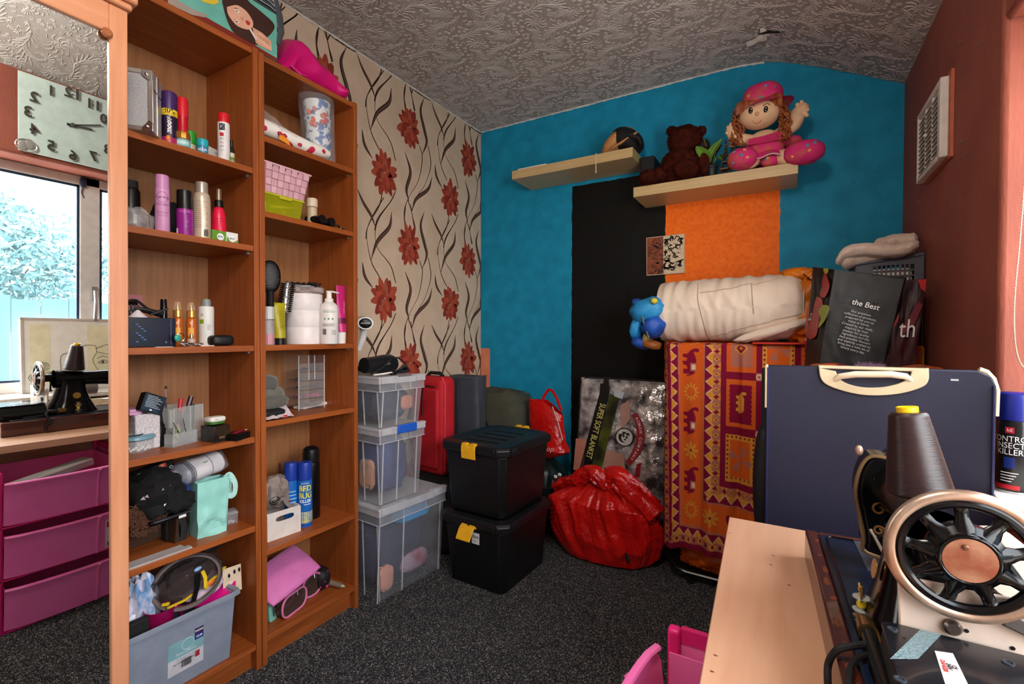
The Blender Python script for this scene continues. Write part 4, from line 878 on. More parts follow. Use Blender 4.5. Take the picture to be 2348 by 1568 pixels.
t = thing('white_hanky', 'white fluffy cloth on the hot pink lid', 'cloth', (p.x-.004, p.y-.012, zr+.016), .1, rx=.3, ry=.2); obj('cloth', B().ell((0, 0, .012), (.062, .058, .016), 28, 12, .8, lumpy(3, .16, 3, .1, 6)), plain((214, 190, 208), .9), t)
p = at(430, 1332, X=-1.545)
t = thing('embroidery_hoop', 'dark wooden hoop leaning across the tub contents', 'hoop', (p.x, p.y, p.z), .1, rx=.30, ry=math.radians(58))
obj('hoop', B().tube([(.070*math.cos(k*PI/20), .086*math.sin(k*PI/20), 0) for k in range(40)], .0075, 6, closed=True, flat=.5, up=(0, 0, 1)), plain((66, 40, 32), .45), t)
obj('wire', B().tube([(.066*math.cos(k*PI/20+.2), .09*math.sin(k*PI/20+.2), .006) for k in range(20)], .0012, 5), plain((90, 90, 100), .3, metal=.6), t)
p = at(428, 1325, X=-1.585)
t = thing('clear_zip_bag', 'clear vinyl bag with yellow trim bulging over the grey tub', 'bag', (p.x, p.y, p.z-.034), .15, rx=.12)
fn0 = lumpy(17, .16, 2.2, .14, 3)
obj('vinyl', B().ell((0, 0, .040), (.062, .096, .050), 36, 20, .75, fn0), plain((74, 62, 62), .08, alpha=.62), t, sharp=.5)
obj('dark_contents', B().ell((-.01, 0, .034), (.045, .085, .034), 24, 14, .8, lumpy(5, .25, 3)), plain((30, 26, 26), .8), t)
for z, yy0, yy1, sgn in ((.012, -.09, -.01, 1), (.016, .02, .09, -1), (.030, -.1, -.085, 1)): obj('yellow_trim', B().tube([(.062-.02*abs(q-.5), yy0+(yy1-yy0)*q, z+.012*q*(1 if sgn < 0 else -.4)) for q in (0, .25, .5, .75, 1)], .006, 6, flat=.4), plain((236, 196, 40), .4), t)
obj('yellow_trim', B().tube([(.060, .015, .062), (.064, .018, .040), (.066, .014, .012), (.062, .022, .004)], .006, 6, flat=.5), plain((236, 196, 40), .4), t)
obj('blue_tab', B().ell((.058, .004, .075), (.006, .012, .006), 10, 8), plain((140, 180, 226), .3), t); obj('black_strap', B().tube([(.066, -.002, .066), (.070, -.012, .03), (.066, -.03, -.018)], .008, 6, flat=.4), BLK, t); obj('orange_patch', B().ell((.060, .038, .010), (.004, .022, .008), 12, 8), plain((226, 120, 40), .5), t)
p = at(320, 1385, X=-1.60)
t = thing('carrier_bag', 'pale blue and white plastic carrier crumpled at left of tub', 'bag', (p.x, p.y, zs+.004)); hh = hz(p, 320, 1325)-zs
obj('bag', B().ell((0, .004, hh*.5), (.05, .046, hh*.5), 28, 20, .8, lumpy(7, .14, 2.2, .2, 3)), mat('carrier_plastic', (206, 204, 222), .3, rgb2=(120, 160, 206), ns=14, lo=.42, hi=.5), t, sharp=.35)
p = at(310, 1470, X=-1.52); t = thing('black_wallet', 'plain black wallet standing upright inside tub by pink mug', 'wallet', (-1.525, p.y+.012, zs+.004), 0); obj('wallet', B().box(-.02, .004, -.045, .022, 0, hz((-1.52, p.y), 320, 1430)-zs), BLKM, t, bevel=.003)
for k, (px0, lab) in enumerate(((530, 'beige earring card standing in the tub, nearer the camera'), (541, 'second beige earring card behind the first, at tub corner'))):
    p = at(px0, 1372, X=-1.54-.012*k); hh = hz(p, px0, 1302-4*k)-zr+.03
    t = thing('earring_card', lab, 'card', (p.x, p.y, zr-.03), math.radians(-10), ry=-.10, group='earring cards in the grey tub'); obj('card', B().box(-.0006, .0006, -.022, .018, 0, hh), plain((222, 200, 172), .6), t)
    for yy, zz_ in ((-.004, .72), (.012, .80)): obj('dark_earring', B().ell((.002, yy, hh*zz_), (.002, .0035, .007), 10, 8), BLK, t)
    for m in range(5): obj('pearl_stud', B().ell((.002, -.006+.005*(m % 3), hh*(.40+.05*m)), (.0018,)*3, 8, 6), plain((235, 226, 216), .2), t)
    text('print', 'pearls', .006, plain((120, 100, 80), .5), t, frame((.0008, -.004, hh*.58), (0, 1, 0), (0, 0, 1)))
p = at(505, 1275, X=-1.66); t = thing('hair_straightener', 'black appliance shoved in the dark corner above the tub', 'hair tool', (p.x, p.y-.01, A5-.095), .3, rx=.5); obj('body', B().ell((0, 0, .03), (.025, .075, .022), 20, 12, .6), BLKM, t); obj('cable', B().tube([(.02, .05, .03), (.03, .055, -.02), (.02, .03, -.05)], .004, 6), BLK, t)
# ================= bookcase B, top shelf
fl_ = mat('rose_print', (238, 232, 226), .5, rgb2=(196, 40, 70), ns=26, nd=1, lo=.36, hi=.40)
bl_ = mat('china_print', (232, 236, 240), .4, rgb2=(70, 110, 176), ns=34, nd=3, lo=.44, hi=.50)
yl = .94
t = thing('gift_wrap_roll', 'white rose patterned roll in loose plastic with orange tag', 'gift wrap', (0, 0, B1))
P = [(-1.55, .942, .055), (-1.545, 1.00, .050), (-1.535, 1.06, .040), (-1.525, 1.12, .030), (-1.515, 1.175, .030), (-1.512, 1.20, .028)]
obj('roll', B().tube(P, [.026, .026, .024, .024, .022, .012], 16), fl_, t)
for px, pz in ((645, 300), (665, 322), (720, 330), (735, 340), (655, 305), (690, 325)):
    p = at(px, pz, X=-1.507); obj('rose', B().ell((-1.513+.0, p.y, p.z-B1-.008), (.006, .009, .007), 10, 6, 1, lumpy(px, .3, 3)), plain((190, 36, 70), .6), t)
obj('wrapper', B().grid(20, 8, lambda u, v: (-1.56+.05*math.sin(PI*v)-.0, .945+.23*u, .002+.085*(1-u)*(1-v*.6)+.03*math.sin(PI*v)*(1-u)+.012*nz((u*8, v*4, 0), 1, 2))), clear((230, 230, 230), .16, .08), t, sharp=.3)
p = at(652, 323, X=-1.505); obj('price_tag', B().add([(-1.503, p.y-.022, .012), (-1.503, p.y+.022, .003), (-1.506, p.y+.016, .022), (-1.508, p.y-.004, .032), (-1.508, p.y-.016, .028)], [(0, 1, 2, 3, 4)]), plain((244, 150, 40), .5), t)
p, r, h = place(701, 765, 240, -1.565, B1)
t = thing('party_cups', 'stack of blue floral paper cups wrapped in cellophane', 'cups', p, rx=.06)
for k in range(3): obj('cup', B().lathe([(r*.74+.001*k, h*.26*k), (r*(.93+.02*k), h*.26*k+h*.46), (r*(.96+.02*k), h*.26*k+h*.475), (r*(.93+.02*k), h*.26*k+h*.48)], 24), bl_, t)
for k in range(9):
    a = fcam(p)+.5*(k % 3-.8)+.3*math.sin(k*5.1); obj('orange_flower', B().ell((r*.95*math.cos(a), r*.95*math.sin(a), h*(.60+.10*(k//3)+.04*math.sin(k*3.7))), (.004, .011, .009), 10, 6, 1, lumpy(k, .4, 3)), plain(((226, 96, 60), (222, 130, 120), (214, 80, 70))[k % 3], .6), t)
obj('cellophane', B().grid(30, 16, lambda u, v: (r*(1.12+.10*nz((math.cos(2*PI*u)*3, math.sin(2*PI*u)*3, v*4), 1, 3)+.12*v)*math.cos(2*PI*u), r*(1.12+.10*nz((math.cos(2*PI*u)*3, math.sin(2*PI*u)*3, v*4), 1, 3)+.25*v)*math.sin(2*PI*u), h*1.13*v+.004*math.sin(u*30)*v), cu=True), clear((235, 238, 240), .17, .06), t, sharp=.25)
# ================= second shelf
zT = hz((-1.515, .98), 640, 447)-B2
t = thing('lime_tub', 'lime green see-through tub with lid under the pink basket', 'tub', (-1.505, .938, B2)); yr = at(700, 480, X=-1.50).y-.938
b = B(); b.hexa([(-.13, .006, 0), (-.004, .006, 0), (-.004, yr-.012, 0), (-.13, yr-.012, 0)], [(-.135, 0, zT), (0, 0, zT), (0, yr-.004, zT), (-.135, yr-.004, zT)])
obj('tub', b, plain((176, 178, 26), .2, alpha=.62), t, bevel=.003); obj('lid_rim', B().box(-.14, .003, -.003, yr, zT-.007, zT).box(0, .006, yr*.35, yr*.65, zT-.014, zT-.002), plain((196, 190, 40), .35), t, bevel=.002)
for k in range(4): obj('contents', B().box(-.09, -.02, .02+.028*k, .045+.026*k, .003, .012+.008*(k % 3), rotm(rz=.0)), plain(((214, 210, 40), (90, 110, 40), (200, 150, 50), (150, 160, 30))[k], .5), t)
obj('ruler', B().box(-.012, -.008, .03, yr*.78, .020, .026, rotm(rx=.14)), plain((226, 226, 50), .4), t)
z0 = B2+zT; zt = hz((-1.505, .94), 604, 364)-z0-.0
ty = at(716, 415, X=-1.49).y
t = thing('woven_basket', 'pale pink woven strap basket standing on the lime tub', 'basket', (-1.500, .935, z0)); Lb, Lt, Hh = ty-.935-.022, ty-.935, hz((-1.49, ty), 712, 402)-z0
PK, PK2 = plain((226, 178, 190), .55), plain((214, 164, 178), .55)
b = B(); b.hexa([(-.11, .008, 0), (-.008, .008, 0), (-.008, Lb, 0), (-.11, Lb, 0)], [(-.12, .002, Hh*.97), (-.001, .002, Hh*.97), (-.001, Lt-.002, Hh*.97), (-.12, Lt-.002, Hh*.97)]); obj('liner', b, plain((176, 122, 136), .7), t)
nc = 7
for j in range(4):
    for i in range(nc):
        z_0, z_1 = Hh*j/4, Hh*(j+1)/4; L0 = Lb+(Lt-Lb)*(z_0/Hh)
        ya, yb = .006+(L0-.008)*i/nc+.0012, .006+(L0-.008)*(i+1)/nc-.0012; pr_ = .0026 if (i+j) % 2 else .0008; xo = -.006+.007*z_0/Hh; xo1 = -.006+.007*z_1/Hh
        obj('strap', B().hexa([(xo-.002, ya, z_0+.0008), (xo+pr_, ya, z_0+.0008), (xo+pr_, yb, z_0+.0008), (xo-.002, yb, z_0+.0008)], [(xo1-.002, ya, z_1-.0008), (xo1+pr_, ya, z_1-.0008), (xo1+pr_, yb, z_1-.0008), (xo1-.002, yb, z_1-.0008)]), PK if (i+j) % 2 else PK2, t, bevel=.0006, seg=1)
    obj('strap', B().box(-.10, -.01, -.002 if j % 2 else .004, .004, Hh*j/4+.001, Hh*(j+1)/4-.001), PK2, t)
obj('rim', B().tube([(.001, .0, Hh), (.001, Lt, Hh), (-.12, Lt, Hh), (-.12, .0, Hh)], .004, 6, closed=True), PK, t)
for i in range(1, nc): obj('rivet_slot', B().box(.0016, .0030, .006+(Lt-.01)*i/nc-.0014, .006+(Lt-.01)*i/nc+.0014, Hh*.90, Hh*.955), plain((50, 34, 36), .6), t)
p, r, h = place(703, 728, 456, -1.54, B2)
bottle('face_cream', 'cream screw-top jar behind the black binoculars', 'jar', p, r, h, [('jar', plain((206, 186, 150), .4), [(.9, 0), (.95, .03), (.95, .66)]), ('lid', plain((226, 204, 178), .4), [(1.04, .68), (1.06, .71), (1.04, .97), (.96, 1)])])
p = Vector((-1.525, py(742, -1.525), B2))
t = thing('binoculars', 'compact black binoculars lying at right end of second shelf', 'binoculars', (p.x, p.y, B2), .12)
for s_ in (-1, 1): obj('barrel', B().lathe([(.017, -.03), (.019, -.028), (.019, .004), (.015, .012), (.013, .03), (.016, .032), (.016, .042), (.010, .042)], 18, rotm(ry=PI/2, loc=(-.012, .024*s_-.008, .020))), BLK, t)
obj('bridge', B().box(-.03, .02, -.02, .02, .012, .030), BLKM, t, bevel=.003); obj('focus_wheel', B().lathe([(.008, -.01), (.008, .01)], 14, rotm(ry=PI/2, loc=(0, -.006, .034))), BLKM, t)
obj('strap', B().tube([(.0, .03, .008), (.022, .052, .016), (.016, .07, .010), (.026, .085, .004), (.01, .092, .003)], .0045, 6, flat=.5), BLKM, t); obj('strap_buckle', B().tube([(.018, .066, .006), (.024, .074, .012), (.026, .082, .006)], .002, 6), CHROME, t)
# ================= third shelf
p = Vector((-1.60, py(620, -1.60), B3)); zt = hz(p, 620, 597)-B3
t = thing('paddle_brush', 'black oval paddle hairbrush standing upright, bristle pad forward', 'hairbrush', p, math.radians(-25))
obj('head', B().ell((0, 0, zt-.058), (.012, .035, .058), 26, 16, .9), BLK, t); obj('pad', B().ell((.007, 0, zt-.058), (.008, .028, .049), 22, 14), plain((40, 40, 44), .5), t)
b = B(); 
for i in range(9):
    for j in range(6):
        yy, z_ = -.020+.008*j+(.004 if i % 2 else 0), -.038+.0095*i
        if (yy/.028)**2+(z_/.047)**2 < .85: b.tube([(.012, yy, zt-.058+z_), (.021, yy, zt-.058+z_)], .0009, 5); b.ell((.021, yy, zt-.058+z_), (.0014,)*3, 6, 4)
o = obj('bristles', b, plain((150, 150, 150), .4), t); o['kind'] = 'stuff'; obj('handle', B().tube([(0, 0, 0), (0, 0, zt*.25), (0, 0, zt-.11)], [.013, .010, .012], 10), BLK, t)
p = Vector((-1.56, py(640, -1.56), B3)); q = hz(p, 655, 642)-B3
t = thing('round_brush', 'round black hair brush with silver vented barrel beside the paddle brush', 'hairbrush', p, 0, rx=-.16)
SV = mat('vented_steel', (214, 214, 214), .25, metal=.8, rgb2=(40, 40, 40), ns=260, lo=.44, hi=.5)
obj('barrel', B().lathe([(.012, q*.50), (.0125, q*.52), (.0125, q*.96), (.008, q)], 16), SV, t)
b = B()
for i in range(14):
    for k in range(12):
        a = 2*PI*k/12+i*.2; z_ = q*(.53+.032*i); 
        if abs((a-fcam(p)+PI) % (2*PI)-PI) < .6: continue
        b.tube([(.012*math.cos(a), .012*math.sin(a), z_), (.025*math.cos(a), .025*math.sin(a), z_+.002)], .0012, 4)
o = obj('bristles', b, BLK, t); o['kind'] = 'stuff'; obj('handle', B().tube([(0, 0, 0), (0, 0, q*.3), (0, 0, q*.5)], [.011, .009, .010], 10), BLK, t)
p, r, h = place(604, 629, 703, -1.525, B3)
t = bottle('body_mist', 'clear squared bottle with frosted cap and pink liquid', 'bottle', p, r, h, [('bottle', clear((226, 216, 222), .38, .06), [(1, 0), (1.05, .02), (1.05, .64), (.9, .66)]), ('cap', plain((206, 206, 208), .4, alpha=.85), [(1.02, .67), (1.02, .98), (.95, 1)]), ('pink_liquid', plain((230, 90, 130), .3), [(.9, .02), (.94, .05), (.94, .27), (.3, .30)])], seg=8)
p, r, h = place(628, 655, 695, -1.512, B3)
t = thing('cream_tube', 'mustard yellow squeeze tube standing on black cap', 'tube', p)
def tubef(r_, z0, z1, fl=.12): 
    def fn(u, v):
        a = 2*PI*u; k = 1-(1-fl)*v; return (r_*.95*k*math.cos(a), r_*(1+.12*v)*math.sin(a), z0+(z1-z0)*v)
    return fn
obj('tube', B().grid(24, 8, tubef(r, h*.16, h), cu=True), plain((172, 160, 24), .4), t); obj('crimp', B().box(-.002, .002, -r*1.14, r*1.14, h*.95, h+.001), plain((160, 150, 20), .45), t); obj('cap', B().lathe([(r*.82, 0), (r*.85, h*.15), (r*.7, h*.17)], 20), BLK, t)
for k in range(9): obj('fine_print', B().box(r*.90-.045*r*k*.5, r*.91-.045*r*k*.5+.0006, -r*.55, r*(.5-.07*(k % 4)), h*(.40+.05*k), h*(.408+.05*k)), plain((130, 122, 20), .5), t)
p, r, h = place(654, 741, 675, -1.585, B3)
t = thing('stacking_tub', 'large white drum of three stacked sections on third shelf', 'tub', p)
for k in range(3): obj('section', B().lathe([(r*.985, h*k/3), (r, h*k/3+.002), (r, h*(k+1)/3-.002), (r*.985, h*(k+1)/3)], 40), plain((236, 228, 228), .35), t)
t = thing('black_lace_bag', 'clear bag of black lace trims heaped on the white drum', 'bag', (p.x, p.y, B3+h))
obj('clear_bag', B().ell((0, 0, .016), (r*.95, r*1.0, .017), 30, 14, .7, lumpy(3, .2, 3, .16, 4)), clear((214, 206, 206), .45, .1), t, sharp=.3)
rnd = random.Random(9); b = B()
for k in range(38): a = rnd.uniform(0, 2*PI); q = r*rnd.uniform(.2, .9); b.ell((q*math.cos(a), q*math.sin(a), .030+.012*rnd.random()), (rnd.uniform(.005, .010), rnd.uniform(.005, .011), rnd.uniform(.003, .007)), 8, 6, 1, lumpy(k, .35, 3))
o = obj('black_lace', b, BLKM, t); o['kind'] = 'stuff'
p, r, h = place(733, 776, 693, -1.505, B3)
t = bottle('pump_bottle', 'white lotion bottle with pump dispenser, in front of white drum', 'bottle', p, r, h, [('bottle', plain((236, 230, 228), .35), [(.94, 0), (1, .02), (1, .84), (.9, .93), (.62, .985), (.5, 1)])])
h2 = hz(p, 750, 668)-B3
obj('collar', B().lathe([(r*.48, h), (r*.48, h+.013), (r*.30, h+.015), (r*.28, h2-.004)], 18), WHT, t); obj('nozzle', B().tube([(0, -r*.3, h2-.002), (0, r*.5, h2), (.002, r*1.25, h2-.003)], [.0045, .004, .003], 8), WHT, t)
a = fcam(p); GP = plain((70, 130, 80), .5); GR = plain((120, 124, 124), .5)
for k, (z, l) in enumerate(((.80, .75), (.765, .85), (.75, .8), (.48, .85), (.465, .8), (.45, .85), (.435, .7), (.42, .8))): patch('fine_print', t, r*1.008, a-.75, a-.75+2*l*.85, h*z, h*(z+.007), GP if k < 3 else GR, 10)
for k in range(3): obj('round_mark', B().lathe([(.0036, 0), (.0036, .0004)], 12, rotm(ry=PI/2, rz=a, loc=(r*1.006*math.cos(a-.45+.4*k), r*1.006*math.sin(a-.45+.4*k), h*.595))), GP, t)
barcode(-.0075, 0, .014, .022, 14, INK, t, frame((r*1.012*math.cos(a-.5), r*1.012*math.sin(a-.5), h*.22), (-math.sin(a-.5), math.cos(a-.5), 0), (0, 0, 1)))
for k in range(5): patch('fine_print', t, r*1.008, a+.25, a+.85, h*(.22+.025*k), h*(.23+.025*k), GR, 5)
p, r, h = place(769, 793, 655, -1.535, B3)
t = thing('hand_cream', 'hot pink squeeze tube with white cap, right of pump bottle', 'tube', p, .2); obj('tube', B().grid(24, 8, tubef(r*1.15, h*.2, h, .08), cu=True), plain((206, 40, 124), .35), t); obj('cap', B().lathe([(r*.9, 0), (r*.95, h*.01), (r*1.0, h*.19), (r*.8, h*.205)], 20), WHT, t)
obj('dark_band', B().grid(24, 2, lambda u, v: tuple(Vector(tubef(r*1.17, h*.2, h, .08)(u, .18+.12*v))), cu=True), plain((110, 20, 66), .4), t); text('print', 'SOFT SKIN', .010, plain((246, 200, 220), .5), t, frame((r*.85, .0, h*.62), (0, 0, 1), (0, -1, 0)))
# ================= fourth shelf
p = on(650, 950, B4)
t = thing('folded_hats', 'grey felt caps folded over each other on fourth shelf', 'hats', (-1.575, .982, B4+.030)); zt = hz((-1.56, .97), 640, 858)-B4-.030
for k, (z0, z1, rx_, c) in enumerate(((0, .048, .074, (96, 92, 84)), (.032, .080, .062, (110, 106, 98)), (.060, zt, .044, (90, 88, 82)))):
    obj('cap', B().ell((-.0, -.006*k-.0, (z0+z1)/2), (.055, rx_-.0, (z1-z0)/2), 28, 14, .75, lumpy(30+k, .12, 2.2)), mat('felt_%d' % k, c, .95, bump=.3, bs=160, sheen=.3), t)
t = thing('knitted_hat', 'black knitted hat lying beneath the grey caps', 'hat', (-1.565, .975, B4+.006)); obj('hat', B().ell((0, 0, .014), (.06, .058, .016), 28, 12, .8, lumpy(40, .12, 2.4)), BLKM, t)
t = thing('handkerchief', 'white and pink printed cloth crumpled on front shelf edge', 'cloth', (-1.502, .98, B4))
obj('cloth', B().grid(26, 8, lambda u, v: (-.05+.062*v, -.045+.105*u-.006*v, .003+(.014*(1-v)+.002)*(1+.6*nz((u*7, v*3, 0), 1, 5))+.012*u*(1-v)+.006*abs(math.sin(u*11+v*2))*(1-v*.5))), mat('hanky_', (224, 208, 214), .85, rgb2=(206, 180, 192), ns=40), t, sharp=.4); obj('red_print', B().ell((.004, .026, .008), (.008, .009, .004), 10, 6), plain((200, 44, 50), .7), t)
p = on(735, 921, B4); 
t = thing('jewellery_tower', 'clear acrylic tower of little drawers holding jewellery', 'organiser', (-1.645, py(702, -1.645), B4), math.radians(-8)); hh = hz((-1.60, py(702, -1.6)), 702, 815)-B4
hw = .052
obj('case', B().box(-.08, .04, -hw, hw, 0, hh), clear((220, 220, 222), .05, .04), t)
for k in range(5):
    z = hh*.04+hh*.165*k; obj('drawer', B().box(-.07, .0405, -hw+.003, hw-.003, z, z+.0015).box(.039, .0415, -hw+.003, hw-.003, z, z+hh*.15), clear((226, 226, 228), .10, .04), t)
    rnd = random.Random(k); b = B(); 
    for q in range(14): b.ell((rnd.uniform(0, .035), rnd.uniform(-hw*.8, hw*.8), z+.004+.008*rnd.random()), (.004, .006*rnd.uniform(.6, 1.6), .003), 8, 5)
    o = obj('trinkets', b, (plain((150, 140, 130), .25, metal=.7), plain((206, 50, 130), .3), BLK, plain((110, 100, 90), .3, metal=.7), plain((60, 54, 50), .4))[k], t); o['kind'] = 'stuff'
for y_ in (-hw, -.012, .012, hw): obj('edge', B().box(.038, .0425, y_-.0012, y_+.0012, 0 if abs(y_) > .02 else hh*.55, hh), plain((240, 240, 240), .15, alpha=.75), t)
p = on(697, 938, B4); q = on(772, 922, B4)
t = thing('white_slim_box', 'slim white carton lying across front of fourth shelf', 'carton', p, math.atan2(q.y-p.y, q.x-p.x)); L = (q-p).length; obj('box', B().hexa([(0, 0, 0), (L, 0, 0), (L, .05, 0), (0, .05, 0)], [(0, 0, .009), (L, 0, .012), (L, .05, .012), (0, .05, .009)]), plain((232, 220, 208), .5), t, bevel=.001)
t = thing('small_carton', 'tiny cream carton at right of slim white box', 'carton', on(785, 921, B4), .2); obj('box', B().box(-.045, .004, -.018, .018, 0, .006), plain((220, 200, 170), .5), t, bevel=.0008)
# ================= fifth shelf
p = on(613, 1244, B5); q = on(690, 1217, B5); L = (q-p).length
t = thing('handled_bin', 'white plastic bin with oval hand slot on fifth shelf', 'bin', p, math.atan2(q.y-p.y, q.x-p.x)); Hh = hz(p, 615, 1182)-B5
WP = plain((226, 216, 208), .4)
# front panel with a real slot
n = 40; out = rrect(L*1.05, Hh, .012, 4); 
def slotpanel():
    b = B(); cx, cz, a_, c_ = L*.52, Hh*.74, L*.27, Hh*.10; N = 32
    inn = [(cx+a_*math.copysign(abs(math.cos(2*PI*k/N))**.5, math.cos(2*PI*k/N)), cz+c_*math.copysign(abs(math.sin(2*PI*k/N))**.7, math.sin(2*PI*k/N))) for k in range(N)]
    ou = []
    for k in range(N):
        a = 2*PI*k/N; dx, dz = math.cos(a), math.sin(a); s_ = min(((L-cx) if dx > 0 else cx)/max(abs(dx), 1e-6), ((Hh-cz) if dz > 0 else cz)/max(abs(dz), 1e-6)); ou.append((cx+dx*s_, cz+dz*s_))
    for c in ((0, 0), (L, 0), (L, Hh), (0, Hh)):
        k = min(range(N), key=lambda i: (ou[i][0]-c[0])**2+(ou[i][1]-c[1])**2); ou[k] = c
    for d in (0, .0025): b.v += [(x, d, z) for x, z in ou] + [(x, d, z) for x, z in inn]
    for k in range(N):
        j = (k+1) % N; b.f += [(k, j, N+j, N+k), (2*N+j, 2*N+k, 3*N+k, 3*N+j), (N+k, N+j, 3*N+j, 3*N+k), (j, k, 2*N+k, 2*N+j)]
    b.mi = [0]*len(b.f); return b
obj('front', slotpanel(), WP, t)
obj('bin', B().box(L-.003, L, .0025, .15, 0, Hh).box(0, L, .147, .15, 0, Hh).box(0, .003, .0025, .15, 0, Hh).box(0, L, .0025, .15, 0, .003), WP, t, bevel=.001); obj('rim', B().tube([(0, .001, Hh), (L-.01, .001, Hh), (L, .012, Hh), (L, .15, Hh), (0, .15, Hh)], .0032, 6, closed=True), WP, t)
bn = t; bM = lambda x, y, z: Vector(bn.location)+Matrix.Rotation(bn.rotation_euler.z, 3, 'Z') @ Vector((x, y, z))
t = thing('grey_carrier', 'taupe plastic bag with black logo, spilling over the white bin', 'bag', bM(L*.40, .07, Hh+.004)); hh = hz(t.location, 645, 1092)-B5-Hh
obj('bag', B().ell((0, 0, hh*.45), (.052, .062, hh*.52), 28, 18, .9, lumpy(23, .22, 1.9, .2, 2.5)), mat('taupe_plastic', (150, 134, 126), .4, rgb2=(128, 114, 108)), t, sharp=.4)
obj('corner', B().add([(.035, .02, .03), (.05, .075, -.022), (.054, .03, -.004), (.06, .01, .02)], [(0, 1, 2), (0, 2, 3)]), MATS['taupe_plastic'], t)
obj('logo', B().tube([(.056, -.022+.017*math.cos(k*PI/8), hh*.34+.013*math.sin(k*PI/8)) for k in range(16)], .0018, 5, closed=True), BLK, t); obj('logo', B().tube([(.057, -.022+.009*math.cos(k*PI/8), hh*.34+.006*math.sin(k*PI/8)) for k in range(16)], .0016, 5, closed=True), BLK, t)
t = thing('hair_bobble', 'dark red scrunchie and scissors loops poking from white bin', 'hair bobble', bM(L*.86, .06, Hh+.010)); obj('loop', B().tube([(.012*math.cos(k*PI/6), .012*math.sin(k*PI/6), .002*math.sin(k*2)) for k in range(12)], .005, 6, closed=True), plain((110, 60, 60), .7), t)
for x0, x1, x_, pt, lab, a1 in ((650, 683, -1.60, 1059, 'blue topped insect spray can behind the lettered one', 0), (682, 716, -1.565, 1058, 'blue can lettered BED BUG KILLER on fifth shelf', 1)):
    p, r, h = place(x0, x1, pt, x_, B5)
    t = bottle('insect_spray', lab, 'can', p, r, h, [('body', plain((28, 104, 190), .3), [(.95, 0), (1, .01), (1, .70), (.96, .725)]), ('cap', plain((30, 60, 160), .35), [(.97, .73), (.97, .96), (.88, .995), (.6, 1)])])
    a = fcam(p)+.05; YW = plain((240, 226, 70), .45)
    if a1:
        patch('foot', t, r*1.004, a-1.5, a+1.5, h*.01, h*.06, plain((24, 60, 150), .4)); patch('grass_scene', t, r*1.004, a-1.5, a+1.5, h*.065, h*.24, plain((206, 212, 200), .5, rgb2=(170, 176, 120), ns=60), 12)
        text('print', 'BED', .030, YW, t, cyl=(r*1.012, a, h*.60), sx=.88, bold=.0008); text('print', 'BUG', .030, YW, t, cyl=(r*1.012, a, h*.49), sx=.85, bold=.0008); text('print', 'KILLER', .0165, WPRINT, t, cyl=(r*1.012, a, h*.405), sx=.9, bold=.0004)
        text('print', 'protect', .010, WPRINT, t, cyl=(r*1.012, a, h*.685), shear=.2); patch('fine_print', t, r*1.008, a-.2, a+.8, h*.35, h*.36, WPRINT, 6); text('print', 'pest', .014, YW, t, cyl=(r*1.012, a, h*.10))
    else:
        for k in range(6): patch('fine_print', t, r*1.008, a-.3, a+.9-.1*(k % 3), h*(.28+.055*k), h*(.295+.055*k), plain((150, 196, 230), .5), 8)
p, r, h = place(692, 734, 1022, -1.615, B5)
bottle('thermos', 'tall black vacuum flask with domed lid behind insect sprays', 'flask', p, r, h, [('body', plain((12, 13, 15), .28), [(.95, 0), (1, .01), (1, .76), (.97, .775)]), ('lid', plain((18, 18, 20), .3), [(.96, .78), (.96, .90), (.88, .96), (.6, .99), (.2, 1)])])
t = thing('wand', 'thin dark stick propped at back of the white bin', 'stick', (-1.70, py(640, -1.70), B5)); obj('stick', B().tube([(0, 0, 0), (0, 0, hz(t.location, 640, 1062)-B5)], .003, 6), plain((60, 44, 40), .6), t)
# ================= bottom of bookcase B
p = at(690, 1310, X=-1.545)
t = thing('pink_cushion', 'smooth pink cushion propped at a slant on bottom shelf', 'cushion', (-1.58, 1.052, B6+.135), math.radians(12), rx=math.radians(14), ry=math.radians(28))
obj('cushion', B().grid(30, 24, lambda u, v: ((v-.5)*.15*(1-.10*abs(u-.5)), (u-.5)*.215*(1-.08*abs(v-.5)), .022*(max(0, math.sin(PI*u)*math.sin(PI*v)))**.45)).grid(30, 24, lambda u, v: ((v-.5)*.15*(1-.10*abs(u-.5)), (.5-u)*.215*(1-.08*abs(v-.5)), -.020*(max(0, math.sin(PI*u)*math.sin(PI*v)))**.45)), plain((222, 120, 186), .5, sheen=.3), t)
obj('piping', B().tube([((y_-.5)*.15*(1-.10*abs(x_-.5)), (x_-.5)*.215*(1-.08*abs(y_-.5)), 0) for x_, y_ in [(k/10, 0) for k in range(10)]+[(1, k/8) for k in range(8)]+[(1-k/10, 1) for k in range(10)]+[(0, 1-k/8) for k in range(8)]], .0022, 6, closed=True), plain((200, 100, 166), .5), t)
VIN, PKT = plain((84, 64, 60), .08, alpha=.7), plain((228, 130, 176), .35)
